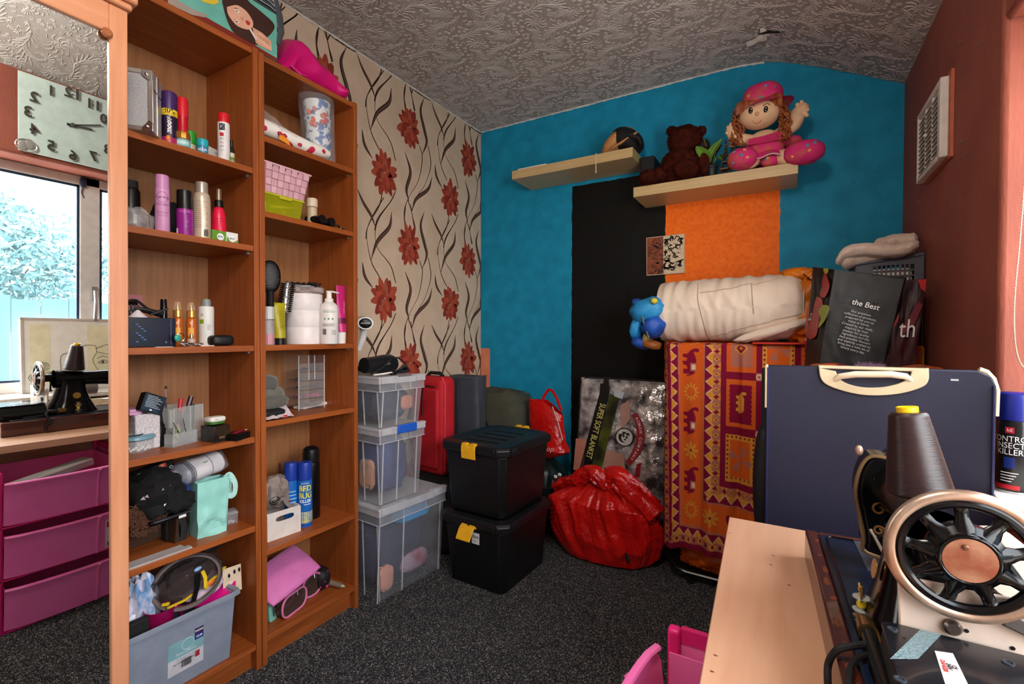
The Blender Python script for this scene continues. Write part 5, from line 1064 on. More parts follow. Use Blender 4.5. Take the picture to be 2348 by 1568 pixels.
for lab, px, py_, rz_, w2, h2, x_ in (('clear vinyl wash bag with thick pink piping, nearest the shelf front', 688, 1410, .25, .060, .072, -1.515), ('second clear vinyl wash bag with pink piping, under cushion corner', 728, 1372, .05, .042, .082, -1.545)):
    p = on(px, py_, B6); t = thing('wash_bag', lab, 'bag', (p.x-.03, p.y, B6), rz_, group='clear vinyl wash bags with pink piping')
    O = rrect(2*w2, h2, h2*.42, 6)
    for dx in (0, -.055): obj('piping', B().tube([(dx, x, z+h2/2+.003) for x, z in O], .0038, 8, closed=True), PKT, t)
    obj('vinyl', B().grid(len(O)+1, 3, lambda u, v: (-.055*v, O[int(round(u*len(O))) % len(O)][0]*.98, O[int(round(u*len(O))) % len(O)][1]*.98+h2/2+.003)).add([(0, x, z+h2/2+.003) for x, z in O], [tuple(range(len(O)))]), VIN, t, sharp=.5)
    obj('zip', B().tube([(-.02, -w2*.8, h2+.003), (-.022, 0, h2+.006), (-.02, w2*.8, h2+.003)], .0022, 6), CHROME, t); obj('zip_pull', B().tube([(-.0, w2*.2, h2+.004), (.006, w2*.15, h2-.012)], .0016, 6), CHROME, t)
p = on(742, 1352, B6); t = thing('spotted_bag', 'black drawstring bag with magenta polka dots at back of shelf', 'bag', (-1.60, p.y, B6)); hh = .085
obj('bag', B().ell((0, 0, hh*.5), (.045, .034, hh*.5), 24, 14, .8, lumpy(2, .1, 2)), plain((24, 16, 20), .6), t)
for yy, z_ in ((-.014, .06), (.012, .066), (-.004, .04), (.018, .036), (-.016, .022), (.006, .016)): obj('spot', B().ell((.042-.012*abs(yy)/.018, yy, z_), (.004, .007, .007), 12, 8), plain((196, 60, 120), .6), t)
p = on(785, 1348, B6); t = thing('hand_pump', 'grey brown rubber tube with valve lying at back right corner', 'tube', (p.x, p.y, B6)); obj('hose', B().tube([(-.12, -.05, .05), (-.06, -.028, .022), (0, -.004, .011)], [.013, .011, .010], 10), plain((124, 108, 90), .6), t); obj('valve', B().tube([(0, -.004, .011), (.012, .002, .008)], [.006, .004], 8), plain((180, 170, 150), .4), t)
p = on(628, 1425, B6); t = thing('mint_pouch', 'mint green zipped pouch squashed against left side of shelf', 'pouch', (p.x-.028, p.y-.0, B6)); hh = hz(p, 624, 1355)-B6
obj('pouch', B().hexa([(-.05, -.016, 0), (.03, -.014, 0), (.024, .018, 0), (-.05, .018, 0)], [(-.05, -.016, hh), (.012, -.014, hh), (.008, -.002, hh*.92), (-.05, .0, hh)]), plain((132, 190, 176), .55), t, bevel=.006, seg=3); obj('zip', B().tube([(.030, .0, .02), (.026, -.001, hh*.6), (.014, -.006, hh*.95)], .002, 6), plain((60, 80, 76), .5), t); obj('zip_pull', B().tube([(.028, .004, hh*.55), (.030, .008, hh*.42), (.028, .002, hh*.40)], .0022, 6), BLK, t)

# ================= on top of the bookcases
ZTB = 2.017
p0 = at(622, 122, X=-1.497); yb1 = .985
t = thing('appliance_box', 'shallow carton printed with a dark haired woman, on both bookcases', 'box', (-1.500, yb1, ZTB))
LB, HB = .78, .155
obj('carton', B().box(-.24, 0, -LB, 0, 0, HB), plain((110, 186, 172), .45), t, bevel=.0015)
FM = frame((.0006, 0, 0), (0, 1, 0), (0, 0, 1))
def fp(pts, c, o, nm='print'): obj(nm, B().flat(pts, FM, o), plain(c, .5), t, smooth=False)
def px2(x, y): 
    q = at(x, y, X=-1.499); return (q.y-yb1, q.z-ZTB)
def pp(*P): return [px2(*p) for p in P]
fp([(-LB, 0), (0, 0), (0, .010), (-.12, .016), (-LB, .030)], (128, 40, 26), .0002, 'brown_band')
fp(pp((385, -12), (445, 22), (476, 34), (470, 40), (440, 34), (385, 8)), (166, 152, 144), .0006, 'grey_tape')
fp(pp((450, -6), (470, 6), (490, 11), (502, 6), (498, -2), (480, -14)), (226, 200, 60), .0008, 'yellow_print')
S_ = lambda P, n=40: [(q.x, q.y) for q in spline([(a, b_) for a, b_ in P]+[P[0]], n)][:-1]
fp(S_(pp((509, 5), (520, 45), (536, 75), (560, 90), (585, 103), (600, 96), (624, 74), (628, 55), (600, 28), (575, 8), (555, -12), (515, -14))), (66, 38, 32), .0010, 'printed_hair')
fp(pp((578, 62), (600, 75), (622, 95), (622, 118), (598, 107), (586, 98), (582, 78)), (222, 166, 138), .0013, 'printed_neck')
fp(S_(pp((520, 16), (522, 32), (534, 50), (546, 61), (566, 68), (577, 64), (580, 52), (572, 36), (560, 22), (542, 12))), (232, 176, 150), .0016, 'printed_face')
for c in ((543, 50), (543, 26)): fp(S_([px2(c[0]-5, c[1]-5), px2(c[0]+3, c[1]-2), px2(c[0]+5, c[1]+3), px2(c[0]-1, c[1]+2)], 16), (250, 246, 240), .0019, 'printed_eye'); fp(S_([px2(c[0]-3, c[1]-2), px2(c[0]+1, c[1]-1), px2(c[0]+2, c[1]+1), px2(c[0]-1, c[1]+1)], 12), (60, 34, 26), .0022, 'printed_pupil')
for P in (((536, 42), (538, 47), (545, 55), (541, 50)), ((534, 18), (540, 18), (547, 22), (540, 20))): fp(pp(*P), (60, 34, 26), .0020, 'printed_brow')
fp(S_(pp((563, 46), (571, 50), (573, 56), (568, 58), (563, 52)), 20), (190, 50, 44), .0019, 'printed_lips'); fp(pp((552, 38), (559, 45), (557, 49), (550, 42)), (206, 146, 122), .0018, 'printed_nose')
fp(pp((584, 76), (596, 76), (604, 86), (622, 104), (622, 118), (606, 105), (590, 95)), (236, 184, 158), .0021, 'printed_hand'); fp(pp((570, 66), (574, 66), (590, 90), (585, 92)), (240, 220, 214), .0023, 'printed_stick')
for k in range(4): fp(pp((588+7*k, 78+5*k), (590+7*k, 77+5*k), (598+7*k, 88+6*k), (596+7*k, 89+6*k)), (196, 140, 116), .0024, 'printed_finger')
t = thing('folded_grey_towels', 'charcoal folded fabric stack with pale hems, above the printed box', 'towels', (-1.505, .955, ZTB+HB))
for k in range(5):
    obj('fold', B().box(-.17, .004+.004*(k % 2), -.20+.01*k, .035-.006*k, .014*k, .014*k+.0125), plain((64, 68, 72), .85), t, bevel=.0055, seg=3); obj('hem', B().tube([(.006+.004*(k % 2), -.19+.01*k, .014*k+.0125), (.010, .0, .014*k+.011+.002*math.sin(k)), (.008, .034-.006*k, .014*k+.007)], .0017, 5), plain((176, 184, 190), .8), t)
obj('hanging_edge', B().tube([(.008, .02, .060), (.010, .036, .0), (.012, .040, -.05), (.010, .03, -.10)], [.008, .012, .012, .006], 8, flat=.5), plain((70, 74, 80), .85), t)
# magenta bag
p = at(700, 150, X=-1.60); y0, y1 = at(626, 130, X=-1.60).y, at(792, 212, X=-1.60).y
t = thing('magenta_bag', 'bright magenta plastic bag slumped on the right hand bookcase', 'bag', (-1.61, 0, 2.012))
def mb(u, v):
    a = 2*PI*u; yy = y0-.004+(y1-y0)*v
    prof_ = (.135 if v < .3 else .135-.105*((v-.3)/.7)**1.15)*(max(0, min(1, v/.10))**.5)*(max(0, min(1, (1-v)/.10))**.5)
    prof_ += .03*math.exp(-((v-.22)/.12)**2)
    top = prof_*(1+.10*nz((a, v*4, 1), 1.1, 3)); xx = .105*math.cos(a)*(1+.10*ridge((math.cos(a), math.sin(a), v*4), 1.4, 4))*max(0, min(1, v/.12+.3))*max(.15, min(1, (1-v)/.2))
    z = top*(math.sin(a)*.5+.5) + .010*(ridge((math.cos(a)*1.4, math.sin(a)*1.4, v*4), 1.3, 7)-.3)*(math.sin(a)*.5+.5)
    return (xx, yy, max(z, .0005))
obj('bag', B().grid(40, 34, mb, cu=True), mat('magenta_plastic', (222, 22, 122), .34, rgb2=(206, 14, 108), ns=6), t, sharp=.7)
obj('gathered_edge', B().tube([(.09, y0+.012, .028), (.10, y0+.045, .008), (.10, y0+.07, .014)], [.005, .008, .003], 8, flat=.6), plain((226, 60, 140), .2), t)
# ================= clear storage boxes stacked by the bookcase
def loc2(M_, px, py_):                    # pixel -> local (x, y) on the plane of frame M_
    o = M_.to_translation(); n = M_.to_3x3().col[2]; d = ray(px, py_); c = Vector((0, 0, HC)); t = (o-c).dot(n)/d.dot(n)
    q = M_.inverted() @ (c+d*t); return (q.x, q.y)
CB = mat('clear_box', (206, 208, 216), .18, alpha=.17); CR = mat('clear_rim', (222, 222, 228), .3, alpha=.5)
def clear_box(label, loc, rz, L, W, H, bh, ribs):
    t = thing('clear_storage_box', label, 'storage box', loc, rz)
    k = .018
    b = B().hexa([(-W+k, k, 0), (-k, k, 0), (-k, L-k, 0), (-W+k, L-k, 0)], [(-W+.004, .004, H), (-.004, .004, H), (-.004, L-.004, H), (-W+.004, L-.004, H)]); b.f.pop(1); b.mi.pop(1)
    obj('body', b, CB, t)
    for y_ in ribs:
        obj('rib', B().hexa([(-k, y_, .0), (-k+.003, y_, .0), (-k+.003, y_+.006, .0), (-k, y_+.006, .0)], [(-.004, y_, H-bh), (-.001, y_, H-bh), (-.001, y_+.006, H-bh), (-.004, y_+.006, H-bh)]), CR, t)
    for x_ in (-k, -W*.35): obj('rib', B().hexa([(x_-.005, k-.003, 0), (x_, k-.003, 0), (x_, k, 0), (x_-.005, k, 0)], [(x_-.001, .001, H-bh), (x_+.006, .001, H-bh), (x_+.006, .004, H-bh), (x_-.001, .004, H-bh)]), CR, t)
    ring = [(0, 0), (0, L), (-W, L), (-W, 0)]
    def band(nm, o, z0, z1, m_, th=.0025):
        b = B().box(-W-o, o, -o, -o+th, z0, z1).box(o-th, o, -o+th, L+o, z0, z1).box(-W-o, -W-o+th, -o, L+o, z0, z1).box(-W-o+th, o-th, L+o-th, L+o, z0, z1); return obj(nm, b, m_, t, bevel=.001, seg=1)
    band('skirt', .001, H-bh, H-bh*.45, CB); band('rim', .004, H-bh*.45, H, CR); obj('skirt_edge', B().tube([(.002, -.002, H-bh), (.002, L, H-bh)], .0022, 5).tube([(.002, -.002, H-bh), (-W, -.002, H-bh)], .0022, 5), CR, t)
    for y_ in (0, L*.33, L*.66): obj('skirt_rib', B().box(.001, .0035, y_, y_+.003, H-bh, H-bh*.45), CR, t)
    obj('lid', B().box(-W+.006, -.006, .006, L-.006, H-.006, H-.002).box(-W-.006, -W+.02, -.006, L+.006, H-.004, H+.006).box(-.02, .006, -.006, L*.38, H-.004, H+.006).box(-.02, .006, L*.78, L+.006, H-.004, H+.006).box(-W, 0, -.006, .02, H-.004, H+.006), CR, t, bevel=.0015)
    for y_ in (L*.02, L*.79): obj('lid_catch', B().box(.004, .012, y_, y_+L*.2, H-.022, H+.006), CR, t, bevel=.002)
    return t
RZ = math.radians(-4.8)
lb = (-1.424, 1.365)
clear_box('largest clear plastic box, on the carpet at base of the stack', (lb[0], lb[1], 0), RZ, .385, .325, .385, .064, (.0, .13, .35))
mt_ = clear_box('middle clear plastic box with a blue lid clip', (-1.436, 1.378, .393), RZ, .25, .32, .312, .055, (.02, .10, .205))
clear_box('top clear plastic box with hair dryer and leads on its lid', (-1.436, 1.378, .713), RZ, .25, .32, .205, .055, (.02, .10, .205))
obj('blue_clip', B().box(.003, .0145, .090, .195, .312-.026, .312+.010), plain((36, 96, 206), .35), mt_, bevel=.004)
def clothes(label, loc, r, seed, rgb, rgb2=None, rz=RZ, cat='clothes', nm='folded_clothes'):
    t = obj(nm, B().ell((0, 0, 0), r, 28, 18, .55, lumpy(seed, .10, 2.4, .12, 3)), mat('cloth_%d_%d_%d' % rgb, rgb, .9, rgb2=rgb2, ns=9, bump=.25, bs=60), loc=loc); t.rotation_euler.z = rz; return tag(t, label, cat)
clothes('dark navy clothes filling the largest clear box', (-1.585, 1.555, .165), (.125, .155, .155), 1, (52, 56, 84), (36, 40, 66))
clothes('bright blue garment near the lid of the largest clear box', (-1.51, 1.60, .300), (.085, .10, .03), 2, (30, 140, 200))
clothes('peach garment at front corner of the largest clear box', (-1.458, 1.43, .075), (.020, .035, .05), 3, (214, 150, 130))
clothes('white and red garment low in the largest clear box', (-1.455, 1.60, .085), (.018, .075, .04), 33, (170, 150, 170), (150, 60, 70))
clothes('denim blue clothes in the middle clear box', (-1.565, 1.51, .54), (.10, .085, .125), 4, (62, 78, 128), (44, 50, 84))
clothes('beige stocking pressed against front of the middle box', (-1.545, 1.412, .505), (.045, .013, .06), 5, (196, 150, 124))
clothes('slate grey clothes in the top clear box', (-1.57, 1.505, .800), (.105, .09, .075), 6, (72, 80, 98), (50, 54, 70))
clothes('tan shoe in the top clear box', (-1.466, 1.565, .80), (.012, .035, .03), 7, (196, 130, 110), cat='shoe', nm='tan_shoe')
# hair dryer and leads on top of the stack
zt = .713+.205+.006
t = thing('hair_dryer', 'black hair dryer lying on the top clear box', 'hair dryer', (-1.55, 1.43, zt), math.radians(0))
p = at(845, 840, X=-1.52)
obj('barrel', B().lathe([(.010, -.09), (.033, -.088), (.036, -.03), (.042, .02), (.042, .06), (.034, .082), (.012, .088)], 22, rotm(rx=-PI/2, loc=(0, .06, .0425))), plain((26, 28, 30), .35), t)
obj('handle', B().tube([(-.02, .07, .035), (-.08, .07, .022), (-.14, .075, .018)], [.02, .017, .015], 10), plain((24, 26, 28), .4), t); text('print', '2200', .012, plain((150, 150, 150), .4), t, frame((.0425, .07, .046), (0, 1, 0), (0, 0, 1)))
t = thing('straightener', 'black hair straightener with red switch among the leads', 'hair tool', (-1.475, 1.53, zt), .3)
obj('body', B().tube([(.01, -.05, .012), (.0, .02, .016), (-.01, .09, .012)], [.010, .013, .010], 10, flat=.7), BLK, t); obj('switch', B().ell((.010, -.01, .022), (.005, .012, .004), 10, 6), plain((180, 36, 60), .4), t); obj('upper_arm', B().tube([(.02, -.04, .022), (.01, .03, .034), (-.005, .09, .016)], [.006, .010, .008], 8, flat=.7), plain((36, 36, 40), .25), t)
t = thing('power_lead', 'looped black mains lead on the clear box lid', 'cable', (-1.49, 1.50, zt))
obj('lead', B().tube([(-.02, -.10, .006), (.0, -.05, .035), (.005, -.01, .066), (.0, .04, .072), (-.005, .085, .05), (.005, .11, .008), (.02, .06, .006), (.03, .0, .006), (.01, .05, .022), (-.02, .10, .02)], .0035, 7), BLKM, t); obj('plug', B().ell((.03, -.02, .010), (.014, .018, .010), 12, 8, .6), BLK, t)
t = thing('white_comb', 'slim white comb projecting over edge of the clear box', 'comb', (-1.455, 1.395, zt), .1); obj('comb', B().tube([(-.01, -.02, .008), (.0, .03, .010), (.01, .075, .014)], [.003, .004, .003], 8), WHT, t)
t = thing('white_hair_dryer', 'white hair dryer with black oval nozzle grille poking out by bookcase', 'hair dryer', (0, 0, 0)); p = at(838, 741, X=-1.62)
t.location = p
ax = (Vector((0, 0, HC))-p).normalized(); MM = ax.to_track_quat('Z', 'Y').to_matrix().to_4x4()
obj('nozzle', B().lathe([(.024, -.10), (.026, -.05), (.034, -.008), (.034, .0), (.029, .002)], 24, MM @ Matrix.Diagonal((1, .82, 1, 1))), WHT, t); obj('grille', B().lathe([(.0285, .0015), (.020, .006), (0, .007)], 24, MM @ Matrix.Diagonal((1, .82, 1, 1)), cap=False), BLK, t)
for k in range(7): obj('grille_mark', B().box(-.019+.006*k, -.0165+.006*k, -.003, .003, .0068, .0076, MM), plain((190, 190, 190), .4), t)
obj('handle', B().tube([tuple(MM @ Vector(v)) for v in ((0, -.012, -.06), (-.012, -.07, -.075), (-.03, -.12, -.09))], [.018, .015, .013], 10), WHT, t); obj('hanging_hook', B().tube([tuple(MM @ Vector((0, .02, -.06))), tuple(MM @ Vector((.0, .03, -.10))), (XL-p.x, .08, .03)], .003, 6), CHROME, t)

# ================= black boxes with yellow clips
KB = mat('black_poly', (17, 17, 19), .42, rgb2=(12, 12, 13)); KL = mat('black_lid', (20, 21, 24), .38, bump=.15, bs=60); YC = plain((240, 178, 30), .4)
def black_box(label, loc, rz, open_):
    L, W, H = .362, .294, .318
    t = thing('black_storage_box', label, 'storage box', loc, rz)
    def oct_(g, z, c): return [(-W-g+c, -g, z), (g-c, -g, z), (g, -g+c, z), (g, L+g-c, z), (g-c, L+g, z), (-W-g+c, L+g, z), (-W-g, L+g-c, z), (-W-g, -g+c, z)]
    b = B(); rows = [oct_(-.004, 0, .02), oct_(0, .012, .022), oct_(.020, H-.05, .026)]
    for r_ in rows: b.v += r_
    for j in range(2): b.f += [(8*j+k, 8*j+(k+1) % 8, 8*j+8+(k+1) % 8, 8*j+8+k) for k in range(8)]
    b.f.append(tuple(range(7, -1, -1))); b.f.append(tuple(range(16, 24))); b.mi = [0]*len(b.f); obj('body', b, KB, t, bevel=.004)
    b = B(); rows = [oct_(.022, H-.052, .03), oct_(.034, H-.045, .034), oct_(.036, H-.020, .036), oct_(.030, H-.008, .04), oct_(.006, H-.002, .04), oct_(-.002, H-.008, .04)]
    for r_ in rows: b.v += r_
    for j in range(5): b.f += [(8*j+k, 8*j+(k+1) % 8, 8*j+8+(k+1) % 8, 8*j+8+k) for k in range(8)]
    b.f.append(tuple(range(40, 48))); b.mi = [0]*len(b.f); obj('lid', b, KL, t, bevel=.003)
    for k in range(3): obj('corner_rib', B().box(.012, .037+.0015, .018+.014*k, .026+.014*k, H-.050, H-.014), KL, t, bevel=.002)
    for x0 in (-.028, -.012): obj('corner_rib', B().box(x0, x0+.010, -.038, -.02, H-.05, H-.016), KL, t, bevel=.002)
    for k in range(4): obj('lid_groove', B().box(-W*.8+.0, -W*.2, .05+.07*k, .056+.07*k, H-.0082, H-.005), KL, t)
    def clip(M_):
        b = B(); W2 = .074
        pr_ = [(-.004, -.052), (-.0085, -.050), (-.012, -.010), (-.008, .010), (.012, .012), (.012, .007), (-.003, .005), (-.006, -.012)]
        b.v = [(x, y, z) for x in (-W2/2, W2/2) for y, z in pr_]; n = len(pr_)
        b.f = [tuple(range(n)), tuple(range(2*n-1, n-1, -1))] + [(k, k+n, (k+1) % n+n, (k+1) % n) for k in range(n)]; b.mi = [0]*len(b.f); b.v = [tuple(M_ @ Vector(v)) for v in b.v]
        c = obj('yellow_clip', b, YC, t, bevel=.0015)
        for s_ in (-.021, .021): obj('clip_hole', B().lathe([(.003, 0), (.003, .001)], 10, M_ @ rotm(rx=PI/2, loc=(s_, -.0095, -.004))), BLK, c); obj('clip_tab', B().box(s_-.012, s_+.012, -.010, .012, .008, .016, M_), YC, c, bevel=.0012)
    clip(rotm(rx=-.62 if open_ else 0, loc=(-W*.50, -.037-(.012 if open_ else 0), H-.018-(.028 if open_ else 0)))); clip(rotm(rz=PI, loc=(-W*.5, L+.037, H-.012)))
    if open_:
        obj('paper_label', B().box(-W*.5+.0, -W*.5+.040, -.0195, -.0185, H-.118, H-.070), WPRINT, t); text('print', 'TOOL', .013, INK, t, frame((-W*.5+.02, -.0200, H-.088), (1, 0, 0), (0, 0, 1)), bold=.0004); text('print', 'BOX', .008, INK, t, frame((-W*.5+.02, -.0200, H-.105), (1, 0, 0), (0, 0, 1)))
    return t
RB = math.radians(-2.4)
black_box('lower black storage box, yellow clip swung open over white label', (-1.027, 1.671, 0), RB, True)
black_box('upper black storage box with its yellow clip closed', (-1.030, 1.674, .318), RB, False)

# ================= suitcase and soft bags behind
t = thing('holdall', 'black holdall on the floor beneath the red suitcase', 'bag', (-1.53, 1.97, 0)); obj('bag', B().ell((0, 0, .195), (.15, .19, .195), 28, 18, .5, lumpy(8, .06, 2)), BLKM, t); obj('strap', B().tube([(.152, -.1, .25), (.165, -.05, .10), (.16, .02, .05), (.155, .1, .22)], .012, 4, flat=.2, up=(1, 0, 0)), BLKM, t)
t = thing('red_suitcase', 'upright red fabric suitcase squeezed behind the clear boxes', 'suitcase', (-1.545, 1.84, .385), math.radians(-6)); RD = mat('red_nylon', (186, 20, 36), .7, bump=.25, bs=300)
obj('shell', B().box(-.16, .066, 0, .11, 0, .50), RD, t, bevel=.035, seg=4); obj('pocket', B().box(-.11, .045, -.014, .03, .04, .44), RD, t, bevel=.012, seg=3)
obj('zip', B().tube([(-.06, -.015, .30), (-.06, -.016, .40), (-.05, -.016, .446), (-.02, -.016, .455), (.03, -.016, .452)], .0035, 6), BLK, t); obj('piping', B().tube([(.066, .02, .03), (.067, .018, .46), (.05, .016, .50)], .004, 6), plain((220, 50, 60), .6), t); obj('carry_handle', B().tube([(-.09, .055, .50), (-.07, .055, .515), (.0, .055, .515), (.02, .055, .50)], .009, 8), BLKM, t)
p0, p1 = at(1046, 862, Y=2.23), at(1098, 870, Y=2.23)
t = thing('suit_bag', 'dark grey folded garment bag standing right of the red suitcase', 'bag', ((p0.x+p1.x)/2, 2.23, 0)); ww = (p1.x-p0.x)/2+.02
obj('cover', B().grid(24, 20, lambda u, v: (ww*math.copysign(abs(math.cos(2*PI*u))**.3, math.cos(2*PI*u))*(1+.05*v)+.01*nz((u*6, v*4, 0), 1, 2), .05*math.copysign(abs(math.sin(2*PI*u))**.3, math.sin(2*PI*u))+.008*nz((u*8, v*5, 3), 1, 4), (p0.z+.012*math.cos(2*PI*u))*min(1, v*1.001)), cu=True).ell((0, 0, p0.z-.004), (ww*1.04, .050, .014), 20, 10, .35), mat('grey_nylon', (66, 70, 80), .7, bump=.2, bs=120), t, sharp=.6); obj('dark_flap', B().box(-ww*.9, -ww*.2, -.060, -.048, p0.z*.55, p0.z-.015), plain((46, 48, 56), .75), t, bevel=.004)
p0, p1 = at(1100, 900, Y=2.40), at(1188, 945, Y=2.40)
t = thing('olive_holdall', 'olive green canvas holdall heaped against the blue wall', 'bag', ((p0.x+p1.x)/2-.02, 2.45, 0)); hh = at(1130, 893, Y=2.42).z
obj('bag', B().ell((0, 0, hh*.5), (.20, .13, hh*.5), 32, 24, .40, lumpy(31, .05, 2.5, .06, 4)), mat('olive_canvas', (72, 72, 58), .85, bump=.25, bs=140), t); obj('strap', B().tube([(-.08, -.13, hh*.93), (-.05, -.16, hh*.85), (-.0, -.15, hh*.75), (.03, -.14, hh*.66)], .012, 4, flat=.25, up=(0, -1, 0)), BLKM, t); obj('seam', B().tube([(-.15, -.02, hh*.985), (0, -.03, hh*.995), (.13, -.02, hh*.97)], .006, 6), plain((58, 58, 46), .8), t)
GB = mat('dark_green_plastic', (22, 44, 40), .25, rgb2=(16, 30, 30))
def sack(u, v, R, H, seed, nf, gath=.25, amp=.10):   # plastic sack gathered at its top
    a = 2*PI*u; s_ = math.sin(PI*min(v*1.02, 1)); 
    if v < .62: q = .70+.30*math.sin(PI/2*min(1, v/.40)); z = H*(v/.62)**1.25*.72 if v > .06 else H*.72*(v/.62)**1.25
    else:
        k = (v-.62)/.38; q = 1.0*(1-k)**.75*(1-gath)+gath*(1-.45*k)*.6+(1-k)*.15*gath; z = H*(.72+.28*k**.8)
    if v < .04: q *= v/.04
    w_ = max(0, min(1, (v-.1)/.5)); tw = a + .35*w_
    if seed == 11: q *= 1 - .07*w_*abs(noise.noise(Vector((math.cos(tw)*8.5, math.sin(tw)*8.5, v*.9))))**.7*2 + .05*w_*abs(noise.noise(Vector((math.cos(tw)*15+3, math.sin(tw)*15, v*1.6))))*2 - .05
    f = amp*(.35+.9*w_)*(abs(noise.noise(Vector((math.cos(tw)*nf, math.sin(tw)*nf, seed+v*.6))))*2.2-.6) + .05*nz((math.cos(a)*2, math.sin(a)*2, v*5), 1, seed) + .05*(ridge((math.cos(a)*2.2, math.sin(a)*2.2, v*3), 1.2, seed+3)-.4)
    q *= 1+f
    return (R[0]*q*math.cos(a), R[1]*q*math.sin(a), max(0, z + .02*nz((math.cos(a)*2, math.sin(a)*2, v*3), 1, seed+5)*min(1, v*4)))
p = at(1275, 1080, Y=2.30)
t = thing('dark_green_sack', 'dark green bin liner slumped under the small red carrier', 'bag', (-1.19, 2.42, 0)); obj('sack', B().grid(48, 30, lambda u, v: sack(u, v, (.14, .13), .40, 4, 2.2, .5), cu=True), GB, t, sharp=.5)
for k, (dx, dz) in enumerate(((.10, .36), (.075, .345))): obj('white_mark', B().ell((dx+.02, -.09, dz-.02), (.012, .006, .010), 8, 6), WHT, t)
RP = mat('red_plastic', (206, 26, 20), .17, rgb2=(180, 16, 14), ns=7, bump=.5, bs=30, bd=.014)
t = thing('red_carrier', 'small red carrier bag with upright loop handle by blue wall', 'bag', (-1.165, 2.385, .400))
hh = at(1240, 925, Y=2.36).z-.385
obj('bag', B().grid(40, 24, lambda u, v: ((.14-.04*v)*(1+.10*ridge((math.cos(2*PI*u), math.sin(2*PI*u), v*3), 1.6, 3))*math.cos(2*PI*u)*min(1, v*6+.05)*(1-.15*math.sin(PI*v))-.02*v, (.075*(1-.6*v))*math.sin(2*PI*u)*min(1, v*6+.05), hh*v*(1-.22*max(0, math.cos(2*PI*u))*v)), cu=True), RP, t, sharp=.5)
pa = [at(px, q, Y=2.35) for px, q in ((1234, 942), (1243, 915), (1253, 900), (1262, 903), (1272, 920), (1283, 950))]
obj('handle', B().tube([(q.x+1.165, q.y-2.36, q.z-.385) for q in pa], .0085, 4, flat=.3, up=(0, -1, 0)), RP, t); obj('white_seam', B().tube([(.045, -.045, hh*.93), (.085, -.06, hh*.7), (.115, -.06, hh*.40)], .003, 5), plain((220, 190, 184), .5), t); text('print', 'shop', .04, plain((226, 190, 190), .5), t, frame((.03, -.082, hh*.24), (1, .1, 0), (0, 0, 1)), shear=.3)

# ================= foil blanket pack
o_ = Vector((-1.02, 2.395, .0)); up = Vector((.075, .115, .86)); rt = Vector((.49, .0, -.0))
FB = frame(o_, rt, up); WB, HB_ = .485, .865
t = thing('blanket_pack', 'zipped clear pack of pink blanket lettered SUPER SOFT BLANKET', 'blanket', (0, 0, 0))
t.matrix_world = FB
foil = mat('crinkled_vinyl', (226, 222, 222), .09, rgb2=(84, 78, 78), ns=16, metal=.5, bump=.5, bs=24, bd=.02)
def fbp(u, v):
    a, c = u-.5, v-.5; e = (max(0, (1-abs(2*a)**6))*max(0, (1-abs(2*c)**6)))**.5
    cr_ = .014*(ridge((u*3+v*2, v*8-u*2, 0), 1.1, 6)-.45)*e
    return (WB*u, HB_*v, .035*e+cr_)
obj('blanket_body', B().box(.01, WB-.01, .01, HB_-.01, -.09, 0), plain((196, 130, 120), .9), t, bevel=.03, seg=3)
obj('clear_cover', B().grid(44, 76, fbp), foil, t, sharp=.45)
obj('binding', B().tube([(x+WB/2, y+HB_/2, 0) for x, y in rrect(WB, HB_, .05, 5)], .007, 8, closed=True), BLKM, t)
def off(x, y): return Vector((x, y, fbp(min(max(x/WB, 0), 1), min(max(y/HB_, 0), 1))[2]))
def fbprint(nm, pts, m_, h=.006):
    q = [loc2(FB, *p) for p in pts]; z = max(fbp(x/WB, y/HB_)[2] for x, y in [(max(0, min(WB, a)), max(0, min(HB_, c))) for a, c in q])
    b = B(); b.prism(q if sum((q[i][0]*q[(i+1) % len(q)][1]-q[(i+1) % len(q)][0]*q[i][1]) for i in range(len(q))) > 0 else q[::-1], .001, z0=.040+h); return obj(nm, b, m_, t, smooth=False)
fbprint('black_band', ((1383, 880), (1402, 880), (1404, 900), (1362, 1075), (1335, 1075), (1382, 900)), plain((16, 15, 14), .35))
fbprint('black_strap', ((1391, 868), (1403, 868), (1403, 905), (1390, 905)), BLK, .008)
fbprint('green_strip', ((1406, 902), (1426, 914), (1386, 1070), (1364, 1070)), plain((84, 90, 20), .3, rgb2=(24, 24, 14), ns=12))
fbprint('pale_window', ((1416, 896), (1438, 900), (1433, 915), (1414, 910)), plain((186, 196, 200), .2))
fbprint('skin_photo', ((1328, 1004), (1352, 1006), (1345, 1075), (1322, 1075)), plain((176, 116, 96), .4))
fbprint('skin_photo', ((1428, 930), (1448, 918), (1452, 960), (1430, 985)), plain((180, 136, 122), .4)); fbprint('skin_photo', ((1396, 1030), (1436, 1040), (1440, 1075), (1390, 1070)), plain((176, 126, 110), .4))
ca, cb = loc2(FB, 1394, 908), loc2(FB, 1352, 1066); dv = Vector((cb[0]-ca[0], cb[1]-ca[1], 0)); md = (Vector((*ca, 0))+Vector((*cb, 0)))/2
text('print', 'SUPER SOFT BLANKET', .047, plain((206, 196, 110), .4), t, frame((md.x, md.y, .0505), dv, dv.cross(Vector((0, 0, -1)))), sx=dv.length/.60, bold=.0004)
cx, cy = loc2(FB, 1438, 1001); rr = .046
obj('emblem_disc', B().lathe([(rr, 0), (rr, .003), (0, .0031)], 32, rotm(loc=(cx, cy, .045)), cap=False), plain((200, 196, 190), .4), t)
obj('emblem_ring', B().tube([(cx+rr*math.cos(k*PI/16), cy+rr*math.sin(k*PI/16), .048) for k in range(32)], .003, 6, closed=True), BLK, t)
